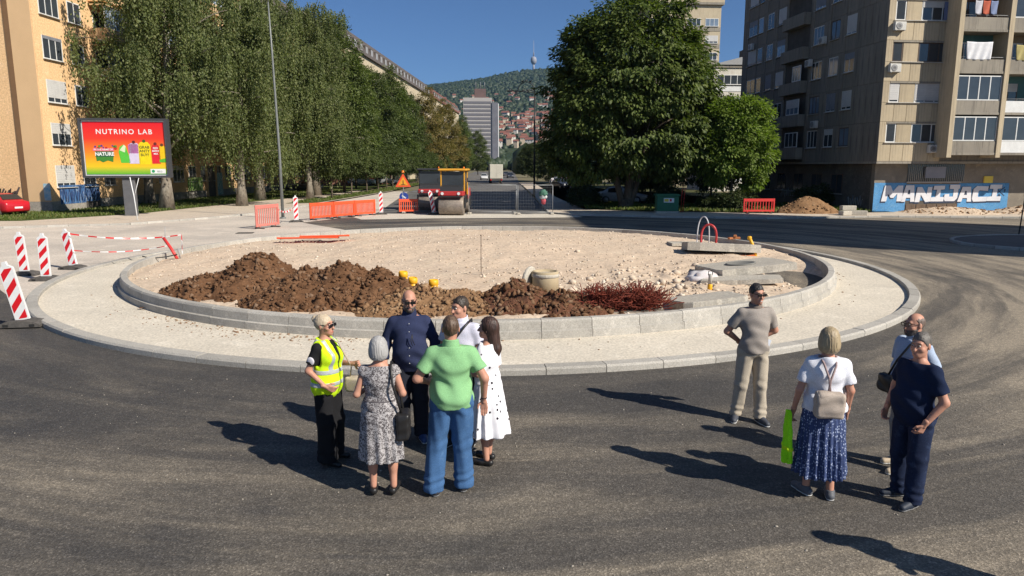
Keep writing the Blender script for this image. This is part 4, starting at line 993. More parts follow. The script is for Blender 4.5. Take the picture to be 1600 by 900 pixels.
# ---- wooded hill, houses, television tower
def hill_z(x, y):
    y = np.asarray(y, float); x = np.asarray(x, float)
    base = np.interp(y, [820, 950, 1150, 1400, 1700, 2050, 2400, 2900, 3600, 4300], [-1, 20, 55, 98, 160, 240, 305, 250, 170, 100])
    az = x / y; side = np.interp(az, [-1.2, -.5, -.3, -.125, -.09, -.03, .03, .12, .3, .6, 1.2], [.5, .62, .72, .835, .86, .925, 1.0, 1.03, .95, .8, .6])
    t = np.clip((y - 1000) / 1400, 0, 1); s2 = 1 + (side - 1) * t
    return base * s2 + 16 * t * (fbm(x / 160, y / 160, 4, 17) - .5)
def hill():
    az = np.linspace(-1.15, 1.15, 170); ys = np.linspace(820, 4300, 90); A, Y = np.meshgrid(az, ys); X = A * Y; Z = hill_z(X, Y)
    V = np.stack([X.ravel(), Y.ravel(), Z.ravel()], -1); n = len(az)
    F = np.array([(j * n + i, j * n + i + 1, (j + 1) * n + i + 1, (j + 1) * n + i) for j in range(len(ys) - 1) for i in range(n - 1)])
    fm = matte('hill_wood', (.026, .042, .020), (.04, .055, .028), .95, .1, .012, (.07, .075, .04), fine=.12)
    struct(mesh_obj('hill', V, F, fm, smooth=True))
    # wood: one mass of crowns
    rng = np.random.default_rng(77); N_ = 26000; P = []
    while len(P) < N_:
        a = rng.uniform(-.42, .42, 4000); y = 900 + 1600 * rng.random(4000) ** .7; x = a * y
        keep = rng.random(4000) < np.clip((y - 1000) / 420, .22, 1); P += np.column_stack([x, y])[keep].tolist()
    P = np.array(P[:N_]); Z = hill_z(P[:, 0], P[:, 1]); sz = rng.uniform(3.2, 7.0, N_)
    V, F = scatter_stones(np.column_stack([P, Z + sz * .5]), sz, 1, .25, 1.0, rng)
    m = leaf_mat('far_crowns', [(.018, .033, .015), (.030, .046, .022), (.046, .060, .030)], .0)
    stuff(mesh_obj('hill_forest', V, F, m), 'dense green wood covering the far hill', 'forest')
    # houses
    walls = [plain('house_white', (.62, .58, .52), .9, .1), plain('house_cream', (.52, .43, .32), .9, .1)]; roofs = [matte('tile_red', (.23, .10, .075), (.19, .085, .065), .9, .1, .1), matte('tile_brown', (.22, .10, .07), (.17, .08, .06), .9, .1, .1)]
    protos = []
    for i in range(4):
        t = thing('hillside_house', '', 'house'); w_, d_, h_ = [(11, 9, 6), (9, 9, 7.5), (14, 9, 6.5), (10, 8, 5)][i]
        part(t, 'wall', walls[i % 2], ((-w_ / 2, -d_ / 2, -6), (w_ / 2, d_ / 2, h_)))
        MB().prism([(-d_ / 2 - .7, h_), (d_ / 2 + .7, h_), (0, h_ + d_ * .42)], -w_ / 2 - .6, w_ / 2 + .6, 'x').build('roof', roofs[0 if i < 3 else 1], t)
        for q in range(3): part(t, 'window', M_GLASS, ((-w_ / 2 + 1.2 + q * w_ * .3, -d_ / 2 - .06, h_ - 2.6), (-w_ / 2 + 2.6 + q * w_ * .3, -d_ / 2 - .01, h_ - 1.1)))
        protos.append(t)
    random.seed(5); n = 0; used = [0] * 4; taken = []
    while n < 190:
        u = random.random()
        if u < .70: y = random.uniform(980, 1420); a_ = random.uniform(-.05, .085)
        elif u < .85: y = random.uniform(1500, 1760); a_ = random.uniform(-.135, .09)
        else: y = random.uniform(1000, 1750); a_ = random.uniform(-.16, .11)
        x = a_ * y
        if any(abs(x - p) < 9 and abs(y - q) < 16 for p, q in taken): continue
        taken.append((x, y)); k = random.randrange(4); o = protos[k] if not used[k] else copy_tree(protos[k]); used[k] = 1
        place(o, (x, y, float(hill_z(x, y)) + 3.5), random.uniform(-.5, .5), 'small house with a pitched tile roof on the far hillside', 'houses on the far hillside', random.uniform(.68, .98)); n += 1
hill()
def tv_tower():
    x, y = 70, 2400; z = float(hill_z(x, y)); t = thing('television_tower', 'television tower with a round pod on top of the wooded hill', 'tower', (x, y, z))
    c = plain('tower_grey', (.30, .31, .36), .7)
    MB().lathe([(5, -6), (3.4, 12), (3, 22)], 16).build('shaft', c, t); MB().lathe([(3, 20), (8, 25), (9.6, 30), (9.6, 38), (7.4, 43), (3, 45.5)], 20).build('pod', c, t)
    MB().lathe([(2.2, 45), (1.6, 60), (.9, 61), (.5, 96)], 10).build('antenna', c, t); MB().lathe([(9.9, 31), (9.9, 32.6)], 20).build('gallery', M_GREYF, t)
tv_tower()
# ------------------------------------------------------------ soil heaps on the island
M_SOIL = matte('dark_soil', (.115, .058, .030), (.16, .085, .045), .97, .08, 1.6, (.075, .042, .026), fine=16, bmp=.7)
M_SOIL_L = matte('light_soil', (.25, .145, .075), (.20, .115, .06), .97, .08, 1.6, (.30, .19, .11), fine=16, bmp=.7)
M_CLOD = None
def clod_mat(name, cols):
    m, n, l, b = new_mat(name, .97, .08); gi = N(n, 'ShaderNodeNewGeometry')
    l.new(ramp(n, l, gi.outputs['Random Per Island'], [(i / (len(cols) - 1), c) for i, c in enumerate(cols)]), b.inputs['Base Color']); MATS[name] = m; return m
M_CLOD = clod_mat('soil_clods', [(.075, .040, .022), (.12, .062, .033), (.16, .088, .048), (.20, .13, .085)])
M_CLOD_L = clod_mat('light_clods', [(.18, .10, .055), (.25, .15, .08), (.33, .22, .13)])
def heap(label, loc, peaks, rad, seed, mat, cmat, clods=1300, rough=.24):
    """peaks: (x, y, height, rx, ry); one uneven heap with its clods"""
    x0, y0 = loc; z0 = float(island_h(x0, y0)) - .03
    t = thing('dirt_pile', label, 'dirt pile', (x0, y0, z0)); n = 110
    xs = np.linspace(-rad[0], rad[0], n); ys = np.linspace(-rad[1], rad[1], n); X, Y = np.meshgrid(xs, ys)
    def hf(x, y):
        h = np.full(np.shape(x), -1.0)
        for (px, py, ph, rx, ry) in peaks:
            d = np.hypot((x - px) / rx, (y - py) / ry); d = d * (1 + .35 * (fbm(x * 1.1 + seed, y * 1.1, 3, seed) - .5))
            h = np.maximum(h, ph * (1 - d ** 1.25) + .0 * x)
        h = h + rough * (fbm(x * 2.6, y * 2.6, 4, seed + 3) - .5) + rough * .7 * (fbm(x * 7, y * 7, 3, seed + 8) - .5)
        return np.maximum(h, -.12)
    Z = hf(X, Y); V = np.stack([X.ravel(), Y.ravel(), Z.ravel()], -1)
    I = np.arange(n * n).reshape(n, n); Q = np.stack([I[:-1, :-1], I[:-1, 1:], I[1:, 1:], I[1:, :-1]], -1).reshape(-1, 4)
    Q = Q[(Z.ravel()[Q] > -.115).any(1)]
    mesh_obj('soil', V, Q, mat, t)
    rng = np.random.default_rng(seed); P = np.column_stack([rng.uniform(-rad[0], rad[0], clods * 3), rng.uniform(-rad[1], rad[1], clods * 3)])
    Zp = hf(P[:, 0], P[:, 1]); k = Zp > -.02; P = P[k][:clods]; Zp = Zp[k][:clods]; sz = .010 + .055 * rng.random(len(P)) ** 5
    V, F = scatter_stones(np.column_stack([P, Zp + sz * .25]), sz, 1, .72, .9, rng); o = mesh_obj('clods', V, F, cmat, t); stuff(o)
    return t
heap('dark brown soil heap, the leftmost of the row, with a rounded top', (-6.3, 17.2), [(.0, .25, 1.0, 1.5, 1.45), (-1.0, -.05, .55, 1.3, 1.2), (1.3, .1, .62, 1.3, 1.3)], (2.7, 1.8), 3, M_SOIL, M_CLOD, 4200)
heap('dark brown soil heap behind the person in the yellow vest', (-3.75, 15.8), [(-.1, .4, .92, 1.5, 1.35), (-1.1, .1, .62, 1.3, 1.2), (.7, .3, .80, 1.1, 1.2), (1.3, .0, .5, 1.2, 1.1)], (2.6, 1.7), 5, M_SOIL, M_CLOD, 4200)
heap('paler brown soil heap behind the navy button shirt, lowest of the row', (-1.65, 15.2), [(-.3, .2, .46, 1.5, 1.2), (.5, .1, .42, 1.3, 1.1)], (2.1, 1.5), 8, M_SOIL_L, M_CLOD_L, 2600, .12)
heap('dark reddish soil heap in front of the round manhole ring', (.62, 15.05), [(-.6, .25, .60, 1.05, 1.2), (.45, -.1, .36, 1.2, .95)], (1.8, 1.5), 11, matte('red_soil', (.10, .045, .028), (.14, .065, .038), .97, .08, 1.6, (.065, .034, .024), fine=16, bmp=.7), M_CLOD, 3000)
def gh(x, y): return float(island_h(x, y))

# ------------------------------------------------------------ things lying on the island
M_YEL = matte('yellow_pipe', (.80, .42, .02), (.74, .38, .02), .45, .4, 3)
def pipe_stub(label, x, y, z, h, r, tilt=0):
    t = thing('pipe_stub', label, 'pipe', (x, y, z), 0, 'yellow pipe stubs'); t.rotation_euler = (tilt, tilt * .6, 0)
    MB().lathe([(r, -.3), (r, h), (r - .012, h), (r - .012, h - .14)], 20).build('tube', M_YEL, t); MB().lathe([(r + .004, h - .13), (r + .014, h - .12), (r + .014, h - .03), (r + .004, h - .02)], 20).build('collar', M_YEL, t)
    MB().lathe([(0, h - .1), (r - .013, h - .1)], 16).build('dark_inside', plain('pipe_inside', (.05, .035, .02), .9), t)
pipe_stub('tallest yellow pipe stub of the four, standing above the pale heap', -2.52, 16.35, .50, .40, .095)
pipe_stub('yellow pipe stub in the middle above the pale heap', -2.25, 15.95, .50, .32, .095, .05)
pipe_stub('yellow pipe stub farthest right above the pale heap', -1.78, 16.0, .54, .22, .10, -.04)
pipe_stub('yellow pipe stub half hidden behind the dark heap', -3.22, 16.9, .60, .14, .10, .03)
M_CC = matte('cast_concrete', (.46, .42, .35), (.38, .35, .30), .9, .2, 2.5, (.52, .48, .41), fine=25, bmp=.3)
t = thing('manhole_ring', 'round concrete manhole ring standing on the gravel', 'manhole ring', (.80, 16.9, gh(.80, 16.9) - .06))
MB().lathe([(.26, 0), (.32, 0), (.32, .52), (.30, .54), (.26, .54), (.26, .1), (0, .1)], 32).build('ring_wall', matte('sandy_concrete', (.42, .34, .22), (.37, .30, .20), .9, .2, 2.5), t)
MB().lathe([(.325, .40), (.335, .41), (.335, .47), (.325, .48)], 32).build('rim', M_CC, t)
o = thing('concrete_disc', 'round concrete lid leaning on edge against the manhole ring', 'lid', (.36, 16.95, gh(.36, 16.95) + .0)); o.rotation_euler = (R(8), R(6), R(62))
MB().lathe([(0, -.03), (.30, -.03), (.315, -.015), (.315, .03), (.30, .045), (.1, .045), (.09, .03), (0, .03)], 32, (0, 0, .31), 'y').build('disc', M_CC, o); MB().tube([(-.06, .05, .31), (-.06, .08, .31), (.06, .08, .31), (.06, .05, .31)], .009, 6).build('handle', M_GREYF, o)
t = thing('marker_rod', 'thin rusty steel rod standing in the gravel', 'rod', (-.87, 19.9, gh(-.87, 19.9)))
MB().tube([(0, 0, -.2), (.0, 0, .7), (.005, 0, 1.12)], .011, 6).build('rod_shaft', plain('rusty_steel', (.10, .06, .045), .8), t); MB().lathe([(.011, 1.10), (.018, 1.105), (.018, 1.13), (.0, 1.135)], 8).build('rod_cap', plain('rusty_steel', (.10, .06, .045), .8), t)
def slab(label, loc, w_, d_, h_, rot, name='concrete_slab', hole=None, bars=0):
    t = thing(name, label, 'concrete slab', loc); t.rotation_euler = rot
    n = 14; V = []; random.seed(int(w_ * 100)); P = []
    for i in range(26):
        a = 2 * math.pi * i / 26; c, s = math.cos(a), math.sin(a); q = max(abs(c) / (w_ / 2), abs(s) / (d_ / 2)); P.append((c / q * random.uniform(.95, 1.02), s / q * random.uniform(.95, 1.02)))
    b = MB(); b.prism(P, 0, h_ * .93, 'z'); P2 = [(x * .975, y * .975) for x, y in P]; b.prism(P2, h_ * .931, h_, 'z'); b.build('slab_body', M_CC, t)
    if hole: MB().lathe([(hole, h_ + .002), (hole, h_ + .03), (hole * .86, h_ + .035), (hole * .82, h_ + .02), (0, h_ + .02)], 28, (-.1, 0, 0)).build('manhole_cover', matte('iron_cover', (.22, .215, .19), (.17, .165, .15), .7, .3, 5), t)
    for i in range(bars): MB().tube([(w_ / 2 - .05, -d_ / 3 + i * .22, h_ / 2), (w_ / 2 + .2, -d_ / 3 + i * .22 + .05, h_ / 2 + .05)], .01, 5).build('rebar_end', plain('rebar_rust', (.14, .06, .035), .85), t)
    return t
slab('broken sandy concrete slab beside the yellow pipe end', (7.35, 25.0, gh(7.35, 25) + .03), 2.5, 1.5, .28, (R(-6), R(2), R(-4)))
slab('large grey concrete slab holding a round iron cover', (6.55, 19.9, gh(6.55, 19.9) + .12), 2.3, 1.9, .2, (R(-3), R(-5), R(8)), hole=.42)
slab('thin concrete slab lying in front of the one with the cover', (6.0, 18.5, gh(6, 18.5) + .02), 2.1, .7, .12, (R(2), R(-3), R(-8)))
slab('broken concrete slab by the front kerb, left of the person in beige', (4.35, 15.6, gh(4.35, 15.6) - .02), 1.6, 1.1, .22, (R(-4), R(-4), R(14)), bars=3)
slab('narrow flat concrete piece next to the cable loops', (6.75, 27.3, gh(6.75, 27.3)), 1.5, .8, .1, (0, R(1), R(5)))
# pale lump wall of the trench
heap_t = None
def cable_loop(label, loc, w_, h_, mat, r, lean):
    t = thing('cable_loop', label, 'cable', loc, lean); pts = []
    for i in range(25):
        u = i / 24; a = math.pi * u; pts.append((-w_ / 2 * math.cos(a) * (1 + .25 * math.sin(a)), .12 * math.sin(a * 2), -.25 + (h_ + .25) * math.sin(a) ** .7))
    MB().tube(pts, r, 8).build('conduit', mat, t); MB().tube([pts[-1], (pts[-1][0] + .02, pts[-1][1], -.1)], r * 1.15, 8).build('conduit_end', mat, t)
cable_loop('red corrugated cable loop sticking out of the gravel', (7.35, 26.6, gh(7.35, 26.6)), .52, .85, plain('red_conduit', (.50, .05, .05), .4), .045, R(10))
cable_loop('white cable loop behind the red one', (7.22, 26.9, gh(7.22, 26.9)), .42, 1.15, plain('white_conduit', (.62, .62, .64), .4), .022, R(-12))
t = thing('gas_pipe', 'bent yellow pipe end with an orange foot by the sandy slab', 'pipe', (8.35, 24.35, gh(8.35, 24.35)))
MB().tube([(.02, 0, -.1), (0, 0, .1), (-.1, .05, .4), (-.22, .08, .66)], .055, 10).build('tube', M_YEL, t); MB().lathe([(.06, 0), (.075, .02), (.075, .09), (.06, .11)], 14, (-.2, .075, .56)).build('collar', M_YEL, t); MB().tube([(.02, 0, .03), (-.3, -.15, .01), (-.6, -.2, .02)], .03, 8).build('orange_hose', plain('orange_hose', (.50, .12, .03), .5), t)
t = thing('valve_pipe', 'short clear-topped yellow valve pipe by the thin slab', 'pipe', (4.95, 17.6, gh(4.95, 17.6) - .02))
MB().lathe([(.05, 0), (.06, .02), (.06, .16), (.05, .18)], 14).build('foot', M_YEL, t); MB().lathe([(.05, .18), (.05, .42), (.04, .43)], 12).build('sleeve', plain('clear_sleeve', (.42, .40, .36), .25), t); MB().tube([(-.05, 0, .40), (-.05, 0, .5), (.05, 0, .5), (.05, 0, .4)], .012, 6).build('cap_strap', plain('black_rubber', (.02, .02, .02), .6), t)
# rusty tie-wire bundle
def wire_pile():
    x, y = 2.35, 15.0; t = thing('wire_pile', 'tangled heap of rust-red steel ties by the front kerb', 'wire', (x, y, gh(x, y))); random.seed(9)
    rm = matte('rust_red', (.20, .042, .025), (.13, .03, .02), .8, .25, 6, (.28, .075, .035))
    for part_i in range(2):
        mb = MB(); cx = (-.42, .42)[part_i]
        for i in range(520):
            a = random.uniform(0, 6.28); e = random.uniform(.05, 1.35); L = random.uniform(.3, .62); p = Vector((cx + random.gauss(0, .2), random.gauss(0, .14), random.uniform(.0, .34)))
            d = Vector((math.cos(a) * math.cos(e), math.sin(a) * math.cos(e) * .7, math.sin(e) * .62)) * L; s = Vector((random.uniform(-.08, .08), random.uniform(-.08, .08), random.uniform(-.05, .06)))
            mb.tube([p, p + d * .5 + s, p + d], .008, 4, False)
        o = mb.build('wire_bundle', rm, t); stuff(o)
    MB().box((-.7, -.35, .0), (.9, .3, .035), .01).build('pallet_board', plain('grey_board', (.25, .22, .18), .9), t)
wire_pile()
def plastic_bag():
    V, F = ico_data(3); rng = np.random.default_rng(4); n = np.array([fbm(v[0:1] * 3 + 5, v[1:2] * 3 + v[2] * 2, 4, 2)[0] for v in V]); V = V * (.35 + 1.2 * n[:, None] + .25 * rng.random((len(V), 1))) * np.array([.36, .26, .17])
    o = mesh_obj('plastic_sack', V, F, matte('sack_white', (.66, .64, .63), (.58, .50, .49), .4, .3, 5), loc=(5.1, 18.9, gh(5.1, 18.9) + .07)); tag(o, 'crumpled white plastic sack lying among the rubble', 'sack')
plastic_bag()
t = thing('brick_stack', 'few orange bricks left on the right rim of the island', 'bricks', (9.35, 27.1, .14), R(20)); t.location = (8.55, 29.4, .41)
t.location = (C1[0] + (R_IN - .1) * math.cos(R(24)), C1[1] + (R_IN - .1) * math.sin(R(24)), .405)
for i, (dx, dy, dz, rz) in enumerate(((-.2, 0, 0, .2), (.12, .03, 0, -.4), (.0, .0, .085, .9))):
    o = MB().box((-.125, -.06, 0), (.125, .06, .08), .008).build('brick', matte('orange_brick', (.42, .17, .07), (.34, .13, .06), .9, .15, 8), t); o.location = (dx, dy, dz); o.rotation_euler = (0, 0, rz)

# ------------------------------------------------------------ plastic barriers, delineators
M_OR = matte('orange_plastic', (.80, .105, .035), (.72, .085, .03), .45, .35, 2); M_REDP = matte('red_plastic', (.62, .045, .04), (.55, .04, .035), .45, .35, 2); M_REDW = matte('faded_pink_plastic', (.62, .20, .16), (.56, .17, .14), .5, .3, 2)
M_SIGR = plain('sign_red', (.62, .012, .02), .35); M_SIGW = plain('sign_white', (.74, .74, .73), .35); M_RUB = matte('recycled_rubber', (.075, .07, .065), (.11, .10, .09), .9, .2, 6, fine=20, bmp=.3)
def barrier(name, label, mat, loc, rz, L=2.0, h_=1.0, group=None, slats=14, feet=True):
    t = thing(name, label, 'barrier', loc, rz, group)
    MB().box((-L / 2, -.03, h_ - .2), (L / 2, .03, h_), .015).build('top_rail', mat, t); MB().box((-L / 2, -.03, .12), (L / 2, .03, .24), .012).build('bottom_rail', mat, t)
    for s in (-1, 1): MB().box((s * (L / 2 - .05) - .05, -.034, .1), (s * (L / 2 - .05) + .05, .034, h_ + .01), .012).build('end_post', mat, t)
    m0 = None
    for i in range(slats):
        x = -L / 2 + .1 + (L - .2) * (i + .5) / slats
        if m0 is None: o = MB().box((-.028, -.02, .241), (.028, .02, h_ - .201), .006).build('slat', mat, t); m0 = o.data
        else: o = bpy.data.objects.new('slat', m0); COL.objects.link(o); o.parent = t
        o.location = (x, 0, 0)
    for s in (-1, 1) if feet else (): MB().box((s * (L / 2 - .3) - .05, -.3, 0), (s * (L / 2 - .3) + .05, .3, .07), .015).build('foot', M_RUB, t); MB().box((s * (L / 2 - .3) - .03, -.025, .05), (s * (L / 2 - .3) + .03, .025, .13)).build('foot_post', mat, t)
    return t
b0 = Vector((-12.4, 43.9, 0)); b1 = Vector((-9.35, 49.0, 0)); d = (b1 - b0); ang = math.atan2(d.y, d.x); nb = 3; bl = d.length / nb
for i, lab in enumerate(('orange plastic barrier, the left one of the row of three', 'orange plastic barrier, the middle one of the row of three', 'orange plastic barrier, the right one of the row of three')):
    c = b0 + d * ((i + .5) / nb); barrier('plastic_barrier', lab, M_OR, (c.x, c.y, .006), ang + R((-1.5, 1, -1)[i]), bl - .03, 1.05, 'orange barrier row', 15)
barrier('plastic_barrier', 'red plastic barrier beside the warning sign, before the street', M_OR, (-7.3, 50.6, .01), R(16), 1.35, 1.0, None, 8)
barrier('plastic_barrier', 'red plastic barrier on the right by the shrubs', M_REDP, (16.9, 49.1, .1), R(4), 2.2, 1.0, None, 10)
barrier('plastic_barrier', 'faded pink mesh barrier left of the orange row', M_REDW, (-13.2, 38.6, .006), R(70), 1.9, 1.25, None, 11)
t = barrier('plastic_barrier', 'orange plastic barrier lying flat on the gravel', M_OR, (-8.1, 28.6, gh(-8.1, 28.6) + .12), R(10), 2.3, .9, None, 14, False); t.rotation_euler = (R(84), 0, R(8))
t2 = barrier('plastic_barrier', 'second orange barrier lying flat, right on the first one', M_OR, (-7.55, 28.8, gh(-7.5, 28.8) + .19), R(10), 1.9, .9, None, 12, False); t2.rotation_euler = (R(84), 0, R(13))
def delineator(label, loc, rz, tilt=(0, 0), h_=1.0, base=True, wd=.27, group='red and white delineators'):
    t = thing('delineator_panel', label, 'delineator', loc, rz, group)
    e = bpy.data.objects.new('panel', None); bpy.data.objects.remove(e)
    rot = Matrix.Rotation(tilt[0], 4, 'X') @ Matrix.Rotation(tilt[1], 4, 'Y')
    z0 = .13
    P = [(-wd / 2, 0), (wd / 2, 0), (wd / 2, h_ - .04), (wd / 2 - .05, h_), (.05, h_ + .02), (.035, h_ + .1), (-.035, h_ + .1), (-.05, h_ + .02), (-wd / 2 + .05, h_), (-wd / 2, h_ - .04)]
    b = MB().prism(P, -.035, .035, 'y').build('panel_board', M_SIGW, t); b.location = (0, 0, z0); b.rotation_euler = (tilt[0], tilt[1], 0)
    ww = wd / 2 - .022; zt = h_ - .045; st = .29
    k = 0; c = zt + .02
    for s_ in (-1, 1):
        c = zt - .02
        while c > -.1:
            # diagonal red band clipped to the board
            poly = [(-ww, c - .24), (ww, c), (ww, c + .165), (-ww, c - .075)]
            def clip(poly, zmin, zmax):
                for lim, sgn in ((zmin, 1), (zmax, -1)):
                    out = []
                    for i in range(len(poly)):
                        p, q = poly[i - 1], poly[i]; ip = sgn * (p[1] - lim) >= 0; iq = sgn * (q[1] - lim) >= 0
                        if ip != iq: f = (lim - p[1]) / (q[1] - p[1]); out.append((p[0] + f * (q[0] - p[0]), lim))
                        if iq: out.append(q)
                    poly = out
                    if len(poly) < 3: return []
                return poly
            pp = clip(poly, .035, zt)
            if len(pp) >= 3:
                ys = (-.039, -.036) if s_ < 0 else (.036, .039)
                o = MB().prism(pp, ys[0], ys[1], 'y').build('red_stripe', M_SIGR, b)
            c -= .34
    if base:
        mb = MB(); mb.prism([(-.40, 0), (.40, 0), (.40, .05), (.30, .10), (.12, .13), (-.12, .13), (-.30, .10), (-.40, .05)], -.2, .2, 'y'); mb.build('base_block', M_RUB, t)
        for s in (-1, 1): MB().box((s * .25 - .05, -.21, .02), (s * .25 + .05, .21, .065)).build('grip_slot', plain('slot_black', (.02, .02, .02), .9), t)
    return t
delineator('leaning red and white delineator on the dark asphalt edge, nearest of the four', (-10.15, 14.5, .03), R(8), (R(4), R(-9)), 1.14)
delineator('upright red and white delineator standing in the middle of the four', (-13.6, 20.6, .006), R(4), (0, 0), 1.15)
delineator('red and white delineator standing farthest left behind the leaning one', (-14.9, 21.6, .006), R(4), (0, R(-3)), 1.1)
delineator('tilted red and white delineator, rightmost of the four', (-14.2, 22.9, .006), R(-6), (R(-6), R(-14)), 1.1)
delineator('red and white delineator at the left end of the orange row', (-12.85, 42.6, .006), R(20), (0, 0), 1.35)
delineator('red and white delineator at the right end of the orange row', (-9.0, 49.3, .02), R(12), (0, 0), 1.35)
delineator('red and white delineator tilted left of the road rollers', (-5.35, 49.2, .02), R(15), (R(-5), R(-10)), 1.45, True)
# striped tape between posts
def tape(label, a, b, sag, w_=.07, base_z=0):
    a = Vector(a); b = Vector(b); L = (b - a).length; n = max(8, int(L / .12)); V = []; F = []; dirh = Vector((b.y - a.y, a.x - b.x, 0)).normalized()
    for i in range(n + 1):
        u = i / n; p = a.lerp(b, u) - Vector((0, 0, sag * 4 * u * (1 - u))); tw = .5 * math.sin(u * 9); off = Vector((dirh.x * math.sin(tw), dirh.y * math.sin(tw), math.cos(tw))) * w_ / 2; V += [(p + off)[:], (p - off)[:]]
    for i in range(n): F.append((2 * i, 2 * i + 1, 2 * i + 3, 2 * i + 2))
    o = mesh_obj('barrier_tape', V, F, [M_SIGR, M_SIGW]); o.data.polygons.foreach_set('material_index', [(i // 2) % 2 for i in range(n)])
    md = o.modifiers.new('thick', 'SOLIDIFY'); md.thickness = .003; return tag(o, label, 'tape')
tape('upper red and white tape from the delineators to the leaning stake', (-14.2, 22.9, 1.15), (-11.6, 25.0, .92), .14, .045)
tape('lower red and white tape sagging to the leaning stake', (-14.1, 22.85, .62), (-11.75, 24.3, .62), .12, .03)
tape('red and white tape dangling down at the stake', (-11.6, 25.0, .92), (-11.25, 24.2, .35), .04, .06)
tape('red and white tape between the pink barrier and its delineator', (-12.9, 39.5, .95), (-12.85, 42.5, 1.0), .25, .09)
t = thing('marker_stake', 'leaning red stake with pipes at the left rim of the island', 'stake', (-11.15, 23.6, .3))
MB().tube([(0, 0, -.05), (-.25, .15, .28), (-.55, .3, .62)], .05, 8).build('red_pipe', M_REDP, t); MB().tube([(.05, .1, -.05), (.02, .1, .3)], .02, 6).build('peg', M_GREYF, t); MB().tube([(-.5, .3, .55), (-.47, .3, 1.0)], .012, 5).build('wire', M_GREYF, t)
MB().tube([(-.9, -.5, .1), (-.6, -.5, .03), (-.2, -.3, .06), (.0, 0, .1)], .018, 6).build('black_hose', plain('black_rubber', (.02, .02, .02), .6), t)
t = thing('drain_cover', 'dark iron drain grate in the pale road on the left', 'drain', (-13.3, 35.5, .008), R(8))
part(t, 'grate_frame', plain('cast_iron', (.06, .055, .05), .7), ((-.4, -.3, 0), (.4, -.24, .014)), ((-.4, .24, 0), (.4, .3, .014)), ((-.4, -.239, 0), (-.34, .239, .014)), ((.34, -.239, 0), (.4, .239, .014)))
for i in range(7): part(t, 'grate_bar', plain('cast_iron', (.06, .055, .05), .7), ((-.3 + i * .09, -.238, 0), (-.25 + i * .09, .238, .01)))

